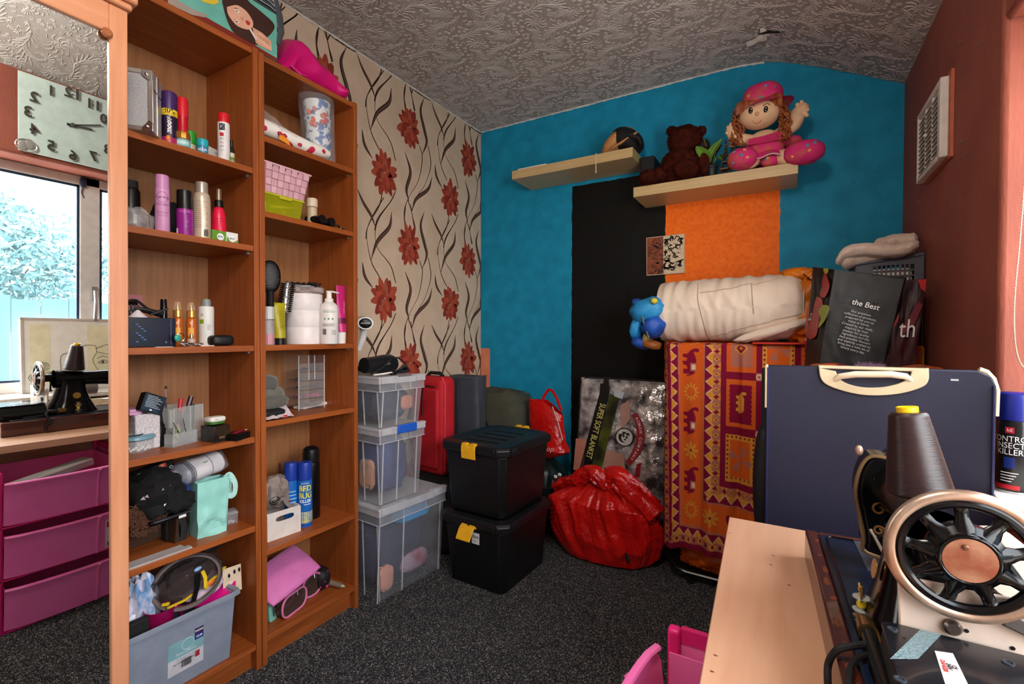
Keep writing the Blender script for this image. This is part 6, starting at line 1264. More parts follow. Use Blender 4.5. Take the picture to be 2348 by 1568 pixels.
for dx, dy, rx_, ry_ in ((-.006, .0, .026, .028),): obj('emblem_black', B().lathe([(1, 0), (1, .0006)], 28, rotm(loc=(cx+dx, cy+dy, .0485)) @ Matrix.Diagonal((rx_, ry_, 1, 1))), BLK, t)
for dx, dy, rx_, ry_ in ((.004, -.004, .020, .021), (-.022, .024, .012, .010)): obj('emblem_white', B().lathe([(1, 0), (1, .0006)], 24, rotm(loc=(cx+dx, cy+dy, .0494)) @ Matrix.Diagonal((rx_, ry_, 1, 1))), plain((206, 202, 196), .4), t)
for dx, dy, rx_, ry_ in ((-.004, .006, .006, .008), (.012, -.0, .006, .007), (.004, -.012, .0065, .004), (.018, .016, .009, .007)): obj('emblem_black', B().lathe([(1, 0), (1, .0006)], 18, rotm(loc=(cx+dx, cy+dy, .0502)) @ Matrix.Diagonal((rx_, ry_, 1, 1))), BLK, t)
cv = spline([loc2(FB, *p) for p in ((1460, 948), (1472, 975), (1474, 1005), (1464, 1035), (1446, 1060))], 16)
b = B(); 
for sgn in (1,):
    vs = []
    for i, q in enumerate(cv):
        tn = (cv[min(i+1, 16)]-cv[max(i-1, 0)]).normalized(); nn = Vector((-tn.y, tn.x, 0)); w_ = .022*(.55+.45*math.sin(PI*(i+1)/18)); vs += [tuple(q+nn*w_+Vector((0, 0, .046))), tuple(q-nn*w_+Vector((0, 0, .046)))]
    b.add(vs, [(2*i, 2*i+1, 2*i+3, 2*i+2) for i in range(16)])
obj('red_ribbon', b, plain((150, 22, 40), .4), t)
word = 'ROMAN COMPANY'
for i, c in enumerate(word):
    if c == ' ': continue
    f = 1.2+(i+.5)/len(word)*13.6; k = int(f); q = cv[k].lerp(cv[min(k+1, 16)], f-k); tn = (cv[min(k+1, 16)]-cv[max(k-1, 0)]).normalized()
    text('print', c, .021, plain((236, 214, 206), .4), t, frame((q.x, q.y, .0472), tn, tn.cross(Vector((0, 0, -1)))), bold=.0003)
fbprint('red_tag', ((1466, 1062), (1476, 1058), (1472, 1090), (1460, 1092)), plain((150, 24, 40), .4))

# ================= big red refuse sack
t = thing('red_sack', 'large shiny red refuse sack tied in a knot, on the carpet', 'bag', (-.785, 2.235, 0))
obj('sack', B().grid(220, 90, lambda u, v: sack(u, v, (.300, .150), .40, 11, 3.4, .22, .13), cu=True), RP, t, sharp=1.2)
def flap(P, w0, w1, seed): 
    S = spline3(P, 14); b = B(); up = Vector((0, -1, .3))
    def fn(u, v):
        i = min(int(u*14), 13); q = S[i].lerp(S[i+1], u*14-i); tn = (S[i+1]-S[i]).normalized(); nn = tn.cross(up).normalized(); w_ = w0+(w1-w0)*u
        return tuple(q+nn*(v-.5)*2*w_+Vector((0, -.02*math.sin(PI*v)-.012*(ridge((u*3, v*5, seed), 1.2, seed)), .012*nz((u*5, v*5, 0), 1, seed))))
    return b.grid(30, 14, fn)
obj('knot', B().ell((.055, -.035, .375), (.055, .05, .045), 24, 16, .9, lumpy(6, .2, 2.5, .3, 3)), RP, t, sharp=.9)
obj('tie_end', flap([(.05, -.07, .38), (-.02, -.08, .435), (-.07, -.07, .42), (-.13, -.06, .375)], .045, .035, 2), RP, t, sharp=.9)
obj('tie_end', flap([(.04, -.07, .41), (.09, -.085, .44), (.17, -.085, .37), (.25, -.07, .27)], .04, .075, 5), RP, t, sharp=.9)
obj('tie_end', flap([(-.05, -.03, .36), (-.14, -.03, .375), (-.22, -.02, .34), (-.27, -.01, .31)], .03, .018, 8), RP, t, sharp=.9)
obj('tear', B().ell((.17, -.155, .10), (.010, .006, .026), 10, 8, M_=rotm(ry=-.3, loc=(.03, 0, -.05))), plain((30, 6, 6), .8), t)
# ================= floating shelves on the back wall
ash = wood('ash_foil_', (206, 178, 130), (190, 160, 112), 'x', .35)
YS = 2.385
def fshelf(label, x0, x1, z0, z1):
    t = thing('floating_shelf', label, 'shelf', (x0, YB, z0)); obj('slab', B().box(0, x1-x0, YS-YB, -.001, 0, z1-z0), ash, t, bevel=.0012); obj('edge_strip', B().box(-.0006, 0, YS-YB, -.001, 0, z1-z0).box(x1-x0, x1-x0+.0006, YS-YB, -.001, 0, z1-z0), plain((170, 160, 100), .5), t); return t
fshelf('thick pale ash floating shelf, upper left one with hat', -1.406, -.698, 2.000, 2.049)
fshelf('thick pale ash floating shelf, lower right one with teddy and doll', -.692, .021, 1.795, 1.844)
ZU, ZL = 2.049, 1.844
t = thing('paper_sheet', 'white papers lying flat at left end of upper shelf', 'paper', (-1.30, 2.44, ZU)); obj('sheets', B().box(-.07, .11, -.05, .08, 0, .007), WHT, t)
t = thing('string_loop', 'thin cream cord looped round the upper shelf', 'string', (0, 0, 0)); x = at(1367, 350, Y=YS).x
obj('cord', B().tube([(x, 2.42, ZU+.002), (x, YS-.003, ZU+.003), (x, YS-.004, ZU-.05), (x+.001, YS-.004, 1.955)], .0026, 6), plain((224, 206, 178), .7), t); obj('knot', B().ell((x+.001, YS-.004, 1.953), (.004, .004, .005), 8, 6), plain((224, 206, 178), .7), t)
pb = at(1415, 345, Y=2.45)
t = thing('straw_hat', 'black hat with straw coloured brim tipped on the upper shelf', 'hat', (-.775, 2.47, ZU), 0, ry=0)
R0 = .115
obj('crown', B().ell((0, 0, 0), (.088, .098, .062), 28, 16, .95, lumpy(3, .04, 2), rotm(ry=.55, loc=(.026, -.004, .066))), plain((16, 15, 15), .8), t)
STR = mat('straw', (206, 148, 92), .7, rgb2=(166, 108, 58), ns=160, bump=.5, bs=220)
obj('straw_brim', B().ell((0, 0, 0), (.100, .095, .048), 30, 16, 1, None, rotm(ry=-.62, loc=(-.022, -.004, .064))), STR, t)
obj('straw_trim', B().tube([(-.03, -.088, .012), (.03, -.094, .034), (.085, -.085, .062), (.094, -.075, .072)], .009, 8, flat=.6), STR, t); obj('drape', B().tube([(.06, -.08, .06), (.11, -.075, .03), (.115, -.07, .008)], [.03, .025, .012], 10, flat=.5), BLKM, t)
t = thing('black_speaker', 'small black box hung on the wall at end of upper shelf', 'box', (-.640, 2.53, 1.845)); hh = 2.02-1.845; obj('body', B().box(-.045, .03, -.06, .09, 0, hh), plain((20, 20, 22), .6), t, bevel=.006); obj('front', B().box(-.036, .022, -.0625, -.058, .02, hh-.015), BLKM, t, bevel=.003)
# ---------------- teddy bear
FUR = mat('bear_fur', (74, 26, 16), .95, rgb2=(48, 16, 10), ns=40, spec=.1)
tp = Vector((-.505, 2.47, ZL))
t = thing('teddy_bear', 'dark brown fluffy teddy bear sitting on the lower shelf', 'teddy bear', tp)
def q_(px, py_, y): v = at(px, py_, Y=y); return v-tp
parts_ = []
def fur(name, c, r, seed, n=700, e=1):
    b = B().ell(c, r, 22, 14, e, lumpy(seed, .10, 3)); o = obj(name, b, FUR, t); rnd = random.Random(seed); f = B()
    for k in range(n):
        d = Vector((rnd.gauss(0, 1), rnd.gauss(0, 1), rnd.gauss(0, 1))).normalized(); pz = Vector((c[0]+r[0]*d.x, c[1]+r[1]*d.y, c[2]+r[2]*d.z))
        nn = Vector((d.x/r[0], d.y/r[1], d.z/r[2])).normalized(); s = nn.orthogonal().normalized(); s.rotate(Matrix.Rotation(rnd.uniform(0, 2*PI), 3, nn)); tip = pz+nn*rnd.uniform(.005, .010)+s.cross(nn)*rnd.uniform(-.006, .006)+Vector((0, 0, -.004))
        f.add([pz-s*.0016-nn*.003, pz+s*.0016-nn*.003, tip], [(0, 1, 2)])
    g = obj('fur', f, FUR, o, smooth=False); g['kind'] = 'stuff'; return o
c = q_(1570, 322, 2.46); fur('head', (c.x, c.y, c.z), (.082, .072, .072), 1, 1400)
for px, lab in ((1540, 0), (1607, 0)): c = q_(px, 300, 2.475); fur('ear', (c.x, c.y, c.z), (.026, .016, .024), px, 260)
c = q_(1560, 372, 2.45); fur('body', (c.x, c.y, .085), (.098, .080, .095), 3, 1500)
c = q_(1488, 398, 2.43); fur('leg', (c.x+.01, c.y-.035, .038), (.050, .065, .036), 4, 600)
c = q_(1508, 370, 2.44); fur('leg', (c.x+.015, c.y, .055), (.052, .055, .040), 9, 500)
c = q_(1580, 396, 2.41); fur('leg', (c.x-.01, c.y-.03, .046), (.056, .060, .044), 5, 700)
c = q_(1620, 372, 2.44); fur('arm', (c.x-.01, c.y, .085), (.034, .038, .070), 6, 500)
c = q_(1612, 350, 2.46); fur('arm', (c.x, c.y, .142), (.05, .03, .022), 7, 300)
# ---------------- plant and tower
p = at(1632, 392, Y=2.435)
t = thing('pot_plant', 'artificial plant with broad green leaves in black pot', 'plant', (p.x, 2.435, ZL))
obj('pot', B().lathe([(.021, 0), (.025, .046), (.028, .048), (.028, .056), (.024, .056), (.022, .046), (0, .046)], 22), plain((26, 28, 32), .5), t)
def leafp(tip, mid, wv, m_, nm='leaf'):
    b = B(); P = spline3([(0, 0, .046), mid, tip], 10)
    def fn(u, v):
        i = min(int(v*10), 9); q = P[i].lerp(P[i+1], v*10-i); w_ = wv*math.sin(PI*min(max((v-.30)/.70, 0), 1))**.7 if v > .3 else .0012; return (q.x+(u-.5)*2*w_*.9, q.y-.012*abs(u-.5)*2*(w_/max(wv, 1e-5)), q.z+(u-.5)*.3*w_+.010*abs(u-.5)*(w_/max(wv, 1e-5)))
    o = obj(nm, b.grid(7, 22, fn), m_, t); obj('midrib', B().tube([q+Vector((0, -.001, 0)) for q in P[2:]], .0011, 5), plain((150, 180, 80), .5), o); return o
LG, LD = mat('leaf_green', (96, 140, 46), .4, rgb2=(70, 110, 34), ns=30), plain((50, 36, 40), .5)
def lq(px, py_, y): v = at(px, py_, Y=y); return (v.x-p.x, v.y-2.435, v.z-ZL)
leafp(lq(1597, 335, 2.40), lq(1622, 366, 2.42), .028, LG); leafp(lq(1655, 318, 2.41), lq(1630, 355, 2.43), .024, LG); leafp(lq(1660, 370, 2.45), lq(1645, 360, 2.45), .020, mat('leaf_olive', (70, 96, 44), .45)); leafp(lq(1614, 318, 2.47), lq(1622, 345, 2.46), .020, LD); leafp(lq(1652, 330, 2.48), lq(1640, 352, 2.47), .022, LD)
p2_ = at(1664, 388, Y=2.425); hh = hz(p2_, 1665, 322)-ZL
t = thing('lattice_tower', 'bronze lattice souvenir tower between plant and doll', 'ornament', (p2_.x, 2.425, ZL))
BRZ = plain((110, 80, 62), .35, metal=.7)
def tw_(z): return .024*(1-z/hh)**1.9+.0025
for sx, sy in ((1, 1), (1, -1), (-1, 1), (-1, -1)): obj('leg', B().tube([(sx*tw_(hh*k/10), sy*tw_(hh*k/10), hh*k/10) for k in range(11)], [.003-.0002*k for k in range(11)], 5), BRZ, t)
for z in (.16, .36, .86): obj('platform', B().box(-tw_(hh*z)-.002, tw_(hh*z)+.002, -tw_(hh*z)-.002, tw_(hh*z)+.002, hh*z, hh*z+.004), BRZ, t)
b = B()
for k in range(9):
    z0, z1 = hh*k/10, hh*(k+1)/10; a, c = tw_(z0), tw_(z1)
    for s_ in (1, -1): b.tube([(-a, s_*a, z0), (c, s_*c, z1)], .0011, 4).tube([(a, s_*a, z0), (-c, s_*c, z1)], .0011, 4).tube([(s_*a, -a, z0), (s_*c, c, z1)], .0011, 4)
obj('lattice', b, BRZ, t); obj('spire', B().tube([(0, 0, hh*.9), (0, 0, hh*1.06)], [.0025, .0008], 6), BRZ, t)
# ---------------- rag doll
dp = Vector((-.075, 2.45, ZL))
t = thing('rag_doll', 'waving rag doll in pink floral dress and hat on shelf', 'doll', dp)
SK = plain((232, 190, 152), .75); PKF = mat('floral_cotton', (206, 40, 110), .8, rgb2=(190, 90, 70), ns=16, nd=2, lo=.36, hi=.50)
BLU = plain((120, 130, 160), .8); YEL = plain((226, 150, 80), .8)
def d_(px, py_, y): v = at(px, py_, Y=y)-dp; return Vector((v.x, v.y, v.z))
def blooms(host, c, r, n, seed):
    rnd = random.Random(seed)
    for k in range(n):
        d = Vector((rnd.uniform(-.8, .8), -1, rnd.uniform(-.7, .8))).normalized(); q = Vector((c[0]+r[0]*d.x*1.0, c[1]+r[1]*d.y, c[2]+r[2]*d.z)); obj('printed_bloom', B().ell(q, (.008, .004, .007), 8, 6, 1, lumpy(k, .4, 4)), (BLU, YEL)[k % 2], host)
h_ = d_(1741, 262, 2.40); hr = (.083, .070, .062)
head = obj('head', B().ell(h_, hr, 36, 24, .95), SK, t)
TL = rotm(ry=math.radians(9))
def face(px, py_, k=1.0): 
    v = d_(px, py_, 2.40); dx, dz = (v.x-h_.x)/hr[0], (v.z-h_.z)/hr[2]; return Vector((v.x, h_.y-hr[1]*math.sqrt(max(.05, 1-dx*dx-dz*dz))*k, v.z))
for px, py_ in ((1724, 267), (1757, 264)): e = face(px, py_); ey = obj('eye', B().ell(e, (.0095, .004, .0140), 14, 10), plain((22, 16, 14), .25), head); obj('eye_shine', B().ell(e+Vector((.002, -.004, .004)), (.002, .001, .003), 8, 6), WHT, ey)
for P in (((1718, 257), (1722, 252), (1728, 253), (1732, 258)), ((1751, 258), (1756, 253), (1762, 251), (1767, 254))): obj('brow', B().tube([face(*q, 1.01) for q in P], .0018, 5), plain((60, 36, 30), .7), head)
obj('nose', B().ell(face(1738, 274), (.0085, .007, .009), 14, 10), plain((222, 160, 124), .7), head); obj('mouth', B().tube([face(*q, 1.01) for q in ((1726, 286), (1731, 289), (1737, 290), (1743, 288), (1747, 284))], .0018, 5), plain((176, 80, 70), .7), head)
# hat
hc = d_(1748, 236, 2.41); hat = obj('hat', B().ell(hc+Vector((0, .008, .02)), (.082, .075, .066), 32, 16, .85, lumpy(3, .05, 2)), PKF, t)
def brim(u, v):
    a = 2*PI*u; r_ = .070+.040*v+.006*math.sin(a*3); dr = -.022*v+.018*v*math.cos(a)*max(0, math.cos(a)) - .010*max(0, -math.sin(a))*v; return (hc.x+r_*1.10*math.cos(a), hc.y+.008+r_*math.sin(a)*.95, hc.z-.006+dr+.012*math.cos(a))
obj('brim', B().grid(40, 5, brim, cu=True), PKF, hat); blooms(hat, hc+Vector((0, .008, .02)), (.083, .077, .066), 7, 5)
# hair
HR = mat('copper_hair', (176, 98, 50), .45, rgb2=(130, 62, 28), ns=90, st=(1, 1, .3))
rnd = random.Random(2); hb = B()
for side, P in ((0, [(1692, 250), (1688, 275), (1690, 300), (1684, 325), (1688, 335)]), (1, [(1795, 245), (1802, 270), (1800, 300), (1796, 318), (1790, 322)])):
    for k in range(26):
        jx = rnd.uniform(-.016, .016); jy = rnd.uniform(-.02, .02); S = spline3([d_(*q, 2.395)+Vector((jx*(1+.3*i), jy, 0)) for i, q in enumerate(P)], 26); ph = rnd.uniform(0, 6)
        hb.tube([s_+Vector((.007*math.cos(i*1.1+ph), .007*math.sin(i*1.1+ph), 0)) for i, s_ in enumerate(S[:rnd.randint(19, 27)])], .0026, 4)
for k in range(34):
    u = k/33; a = d_(1690+118*u, 252-6*math.sin(PI*u), 2.38); S = spline3([h_+Vector((-.08+.16*u, -.03, .052)), h_+Vector((-.085+.17*u, -.055, .040+.006*math.sin(u*9))), h_+Vector((-.09+.18*u, -.045, .022-.05*abs(u-.5)))], 8); hb.tube(S, .004, 4)
hr_ = obj('hair', hb, HR, t); hr_['kind'] = 'stuff'
e = d_(1703, 270, 2.375); obj('hair_bobble', B().ell(e, (.007, .006, .006), 10, 8), plain((240, 120, 70), .4), t)
# torso, arms, skirt, legs
tc_ = d_(1752, 335, 2.44); obj('torso', B().ell((tc_.x, tc_.y, tc_.z-.005), (.072, .052, .075), 26, 16, .9), SK, t)
bod = obj('dress', B().ell((tc_.x+.002, tc_.y-.004, tc_.z-.026), (.078, .058, .055), 28, 16, .8, lumpy(6, .05, 3)), PKF, t)
for s_ in (-1, 1): obj('bodice_flap', B().prism([(0, 0), (s_*.062, .010), (s_*.066, -.03), (0, -.034)] if s_ > 0 else [(0, -.034), (-.066, -.03), (-.062, -.002), (0, 0)], .004, frame((tc_.x+.004, tc_.y-.062, tc_.z+.022), (1, .0, 0), (0, .18, 1))), plain((196, 34, 96), .8), bod)
def limb(name, P, R, m_, seg=16): 
    S = spline3(P, 16); n = len(S); rr = [R[0]+(R[1]-R[0])*i/(n-1) if len(R) == 2 else R[min(int(i/(n-1)*(len(R)-1)), len(R)-2)]*(1-(i/(n-1)*(len(R)-1)) % 1 if i < n-1 else 0)+R[min(int(i/(n-1)*(len(R)-1)), len(R)-2)+1]*((i/(n-1)*(len(R)-1)) % 1 if i < n-1 else 1) for i in range(n)]
    b = B().tube(S, rr, seg); b.ell(S[-1], (rr[-1],)*3, 16, 10); b.ell(S[0], (rr[0],)*3, 16, 10); return obj(name, b, m_, t, sharp=1.2)
ra_ = limb('arm', [tc_+Vector((.045, 0, .035)), d_(1818, 288, 2.45), d_(1830, 262, 2.44), d_(1840, 250, 2.43)], (.026, .029, .033, .026), SK)
for k, (px, py_) in enumerate(((1828, 240), (1838, 234), (1846, 240), (1851, 252), (1850, 264))): obj('finger', B().tube([d_(1838, 256, 2.425), d_(px, py_, 2.42)], [.014, .0085], 10).ell(d_(px, py_, 2.42), (.0085,)*3, 10, 8), SK, ra_)
la_ = limb('arm', [tc_+Vector((-.05, -.01, .03)), d_(1700, 320, 2.42), d_(1682, 312, 2.41), d_(1676, 298, 2.405)], (.026, .028, .024, .022), SK)
for px, py_ in ((1669, 292), (1676, 285), (1683, 288), (1667, 305)): obj('finger', B().tube([d_(1676, 300, 2.40), d_(px, py_, 2.395)], [.012, .008], 10).ell(d_(px, py_, 2.395), (.008,)*3, 10, 8), SK, la_)
sk_ = d_(1757, 362, 2.43)
def skirt(u, v):
    a = 2*PI*u; r_ = .060+.055*v+.008*math.sin(a*8)*v; return (sk_.x+r_*1.15*math.cos(a), sk_.y+r_*.72*math.sin(a)+.005, sk_.z+.030-.045*v+.004*math.sin(a*8)*v)
sk = obj('skirt', B().grid(60, 10, skirt, cu=True), PKF, t); obj('lace_hem', B().tube([Vector(skirt(k/60, 1.0))+Vector((0, 0, -.001)) for k in range(60)], .0028, 5, closed=True), plain((226, 190, 196), .7), sk)
limb('leg', [d_(1735, 365, 2.43)+Vector((0, 0, .004)), d_(1722, 371, 2.39)], (.030, .030), SK); limb('leg', [d_(1775, 362, 2.43), d_(1800, 360, 2.40)], (.034, .034), SK)
for c, r, sd in ((d_(1702, 366, 2.37), (.063, .056, .046), 1), (d_(1843, 350, 2.385), (.078, .056, .050), 2), (d_(1765, 372, 2.40), (.036, .03, .026), 3)): s_ = obj('bloomer', B().ell((c.x, c.y, max(c.z, r[2]+.001) if sd != 2 else c.z), r, 28, 16, .9, lumpy(sd, .05, 2.5)), PKF, t); blooms(s_, (c.x, c.y, max(c.z, r[2]+.001) if sd != 2 else c.z), r, 5 if sd < 3 else 2, sd)
c = d_(1812, 308, 2.47); obj('sash_bow', B().ell(d_(1810, 325, 2.47), (.05, .03, .024), 20, 12, .9, lumpy(7, .12, 2)), PKF, t)
# ---------------- tile picture
T0, T1 = at(1483, 545, Y=2.612), at(1570, 627, Y=2.612); TW, TH = T1.x-T0.x, T0.z-T1.z
t = thing('tile_picture', 'small square picture of abstract tiger stripes on black wall', 'picture', (T0.x, YB, T1.z), ry=math.radians(-.8)); obj('panel', B().box(0, TW, -.014, -.001, 0, TH), plain((200, 180, 150), .5), t, bevel=.001)
obj('brown_half', B().box(.004, TW*.45, -.0148, -.0138, .004, TH-.004), plain((150, 74, 40), .5, rgb2=(112, 50, 26), ns=30), t); obj('cream_half', B().box(TW*.45, TW-.004, -.0148, -.0138, .004, TH-.004), plain((222, 200, 168), .5), t)
rnd = random.Random(6); FT = frame((0, -.0152, 0), (1, 0, 0), (0, 0, 1)); b = B()
for k in range(110):
    cx, cy = (rnd.uniform(.012, TW*.45) if k % 5 < 2 else rnd.uniform(TW*.48, TW-.014)), rnd.uniform(.012, TH-.012); a = rnd.uniform(-.9, .7)+(PI/2 if rnd.random() < .25 else 0); l = rnd.uniform(.008, .024); w_ = rnd.uniform(.0016, .0034 if k % 5 < 2 else .0062); pts = []
    for i in range(6): q = i/5-.5; x, y = q*2*l, .25*l*math.sin(q*5+k); pts.append((cx+x*math.cos(a)-y*math.sin(a), cy+x*math.sin(a)+y*math.cos(a), w_*math.cos(q*PI)))
    vs = []
    for x, y, ww in pts: vs += [(min(max(x-ww*math.sin(a), .004), TW-.004), min(max(y+ww*math.cos(a), .004), TH-.004), 0), (min(max(x+ww*math.sin(a), .004), TW-.004), min(max(y-ww*math.cos(a), .004), TH-.004), 0)]
    b.add(vs, [(2*i, 2*i+1, 2*i+3, 2*i+2) for i in range(5)], FT)
obj('painted_stripes', b, plain((26, 18, 14), .5), t, smooth=False); obj('tile_seam', B().box(TW*.45-.001, TW*.45+.001, -.0154, -.0136, 0, TH), plain((90, 60, 40), .5), t)
# ================= folding bed under the elephant throw
t = thing('folding_bed', 'folded guest bed of black tube beneath the orange throw', 'bed', (-.03, 2.32, 0))
TB = plain((30, 30, 32), .25, metal=.5)
obj('mattress', B().box(-.42, .42, -.155, .27, .22, 1.028), plain((60, 50, 50), .9), t, bevel=.03, seg=3)
for y_ in (-.13, .20):
    obj('frame_tube', B().tube([(x, y_, z) for x, z in ((-.435, 1.0), (-.435, .5), (-.435, .13), (-.425, .085), (-.40, .055), (-.36, .045), (0, .038), (.36, .038), (.40, .06), (.425, .13), (.425, 1.0))], .0115, 10), TB, t)
    for x in (-.34, .34): obj('castor', B().lathe([(.018, -.008), (.018, .008)], 14, rotm(rx=PI/2, loc=(x, y_, .018))), BLK, t)
OP = mat('orange_plastic', (232, 104, 20), .28, rgb2=(210, 84, 12), ns=8, bump=.3, bs=40, bd=.01)
t = thing('orange_bag', 'crumpled orange plastic bag stuffed into base of folding bed', 'bag', (-.26, 2.28, .052)); obj('bag', B().ell((0, -.0, .085), (.165, .075, .095), 60, 36, .75, lumpy(5, .12, 2.2, .22, 3.2)), OP, t, sharp=.8)
# throw: the printed pattern is evaluated per point of a fine cloth grid
def pip(poly, x, y):
    ins = np.zeros(x.shape, bool); n = len(poly)
    for i in range(n):
        x0, y0 = poly[i]; x1, y1 = poly[(i+1) % n]
        c = ((y0 > y) != (y1 > y)); xi = (x1-x0)*(y-y0)/((y1-y0) if y1 != y0 else 1e-9)+x0; ins ^= c & (x < xi)
    return ins
ELE = [(0, .95), (.08, 1.0), (.13, .9), (.09, .75), (.14, .66), (.24, .74), (.36, .8), (.6, .82), (.8, .78), (.92, .66), (.97, .45), (1.0, .2), (.95, .22), (.92, .4), (.9, 0), (.74, 0), (.73, .25), (.6, .22), (.58, 0), (.44, 0), (.43, .22), (.34, .26), (.30, 0), (.18, 0), (.17, .3), (.08, .42), (0, .6), (-.02, .8)]
NXT, NYT = 340, 600
gx = np.linspace(10, 1475, NXT); gy = np.linspace(-640, 1296, NYT); GX, GY = np.meshgrid(gx, gy)
def pattern(x, y):
    x = x - 42*np.clip(y/1150, 0, 1)*np.clip((330-x)/230, 0, 1)
    C = {k: np.array(lin(c)) for k, c in dict(o=(226, 98, 30), m=(138, 12, 52), y=(228, 152, 54), g=(186, 112, 92), c=(246, 206, 170), d=(112, 10, 40)).items()}
    out = np.empty(x.shape+(3,)); out[:] = C['o']
    def put(mk, c): out[mk] = C[c]
    dx, dy = 465-x, y-852; mm = np.maximum(dx, dy); tt = np.where(dx > dy, y, x)
    tri = np.abs(((tt/72.0) % 1)-.5)*2
    put((mm >= 0) & (mm < 35), 'm')
    bandd = (mm >= 35) & (mm < 82); put(bandd, 'y'); dd = np.abs(mm-58.5)/23.5; ph = (tt/88.0) % 1; q = np.abs(ph-.5)*2
    put(bandd & (ph > .5) & (dd < .99), 'g'); put(bandd & (dd < np.abs(((tt/88.0*2) % 1)-.5)*2-.15), 'g'); put(bandd & (dd+np.abs(((tt/88.0) % 1)-.25)*6.5 < .9), 'm'); put(bandd & (dd+np.abs(((tt/88.0) % 1)-.75)*6.5 < .9), 'y'); put(bandd & (dd+np.abs(((tt/88.0) % 1)-.75)*6.5 < .4), 'd')
    zz = (mm >= 82) & (mm < 133); put(zz, 'm'); put(zz & (mm-82 < 46*tri), 'c'); put(zz & (mm-82 < 46*tri-6), 'y')
    put((mm >= 133) & (mm < 141), 'g'); put((mm >= 305) & (mm < 315), 'g')
    zz = (mm >= 315) & (mm < 365); put(zz, 'm'); put(zz & (365-mm < 44*tri), 'c'); put(zz & (365-mm < 44*tri-6), 'y')
    put((mm >= 365) & (mm < 390) & (dx > dy), 'm')
    lo = np.where(dx > dy, 390, 365); b2 = (mm >= lo) & (mm < lo+45); put(b2, 'g'); dd = np.abs(mm-lo-22.5)/22.5
    put(b2 & (dd+np.abs(((tt/88.0) % 1)-.5)*4 < 1.2), 'y'); put(b2 & (dd+np.abs(((tt/88.0) % 1)-.5)*6 < .7), 'm'); put(b2 & (dd < .8-np.abs(((tt/88.0+.5) % 1)-.5)*7), 'd')
    put(mm >= lo+45, 'm')
    # blocks
    bx, by = x-465, y-268; ins = (mm < 0)
    ci = np.floor(bx/212); cj = np.floor(by/312); fx, fy = bx-ci*212, by-cj*312
    grid_ = ins & ((fx > 176) | (fy > 268)); put(grid_, 'm')
    rr_ = np.hypot(fx-194, fy-290); put(ins & (np.abs(fx-194) < 18) & (np.abs(fy-290) < 20), 'g'); put(ins & (rr_ < 16), 'c'); put(ins & (rr_ < 10), 'g')
    kind = ((ci+cj*2) % 3); cen = ins & (fx < 176) & (fy < 268)
    zx = 6*np.abs(((fy/26) % 1)-.5)*2; sq = (fx > 18+zx) & (fx < 158-zx) & (fy > 22+zx) & (fy < 246-zx)
    put(cen & sq & (kind == 0), 'm'); put(cen & (kind == 1) & (fx > 26) & (fx < 156) & (fy > 30) & (fy < 240), 'g'); edge_ = cen & (kind == 2) & ((fx < 26) | (fx > 150) | (fy < 30) | (fy > 238)); put(edge_, 'y'); put(edge_ & (((fx/26) % 1-.5)**2+((fy/26) % 1-.5)**2 < .06), 'm'); put(cen & (kind == 2) & sq & (np.hypot(fx-88, fy-134) < 70) & (np.sin(np.arctan2(fy-134, fx-88)*4) > .2), 'g')
    put(cen & (kind == 0) & pip([(60+62*b_, 68+120*a) for a, b_ in ELE], fx, fy), 'y'); put(cen & (kind == 1) & (np.abs(fx-88)+np.abs(fy-134) < 40), 'y'); put(cen & (kind == 1) & (np.abs(fx-88)+np.abs(fy-134) < 30), 'm'); put(cen & (kind == 1) & (np.abs(fx-88)+np.abs(fy-134) < 12), 'y')
    # motifs on the orange band
    def ele_v(cx, cy): put(pip([(cx-55+112*(b_), cy-82+164*(a)) for a, b_ in ELE], x, y), 'm'); put((np.abs(x-cx-16) < 20) & (np.abs(y-cy-26) < 24), 'g'); put((np.abs(x-cx-18) < 12) & (np.abs(y-cy-26) < 15), 'c')
    def ele_h(cx, cy): put(pip([(cx-82+164*a, cy+55-112*b_) for a, b_ in ELE], x, y), 'm'); put((np.abs(x-cx-16) < 26) & (np.abs(y-cy+10) < 20), 'g'); put((np.abs(x-cx-16) < 17) & (np.abs(y-cy+14) < 10), 'c')
    def sun(cx, cy): a = np.arctan2(y-cy, x-cx); r_ = np.hypot(x-cx, y-cy); put(r_ < 30+26*np.abs(np.cos(a*6))**2, 'y'); put((r_ < 29) & (r_ > 24), 'o'); put(r_ < 24, 'o')
    def flw(cx, cy): a = np.arctan2(y-cy, x-cx); r_ = np.hypot(x-cx, y-cy); put((r_ < 54*np.abs(np.cos(a*4))**.6) & (r_ > 9), 'y'); put(r_ < 9, 'm')
    seq = [('e', 180), ('s', 355), ('e', 530), ('f', 705), ('e', 885), ('s', 1060)]
    for k, cy in seq: (ele_v if k == 'e' else sun if k == 's' else flw)(238, cy)
    for k in range(4): (ele_v if k % 2 else sun)(238, 5-175*k)
    flw(378, 1075); ele_h(560, 1095); sun(740, 1078); ele_h(930, 1095); flw(1120, 1075); ele_h(1300, 1095)
    return out
pc = pattern(GX, GY)
KX = .000622; X75 = -.470; ztop = 1.052
vx = np.empty((NYT, NXT, 3))
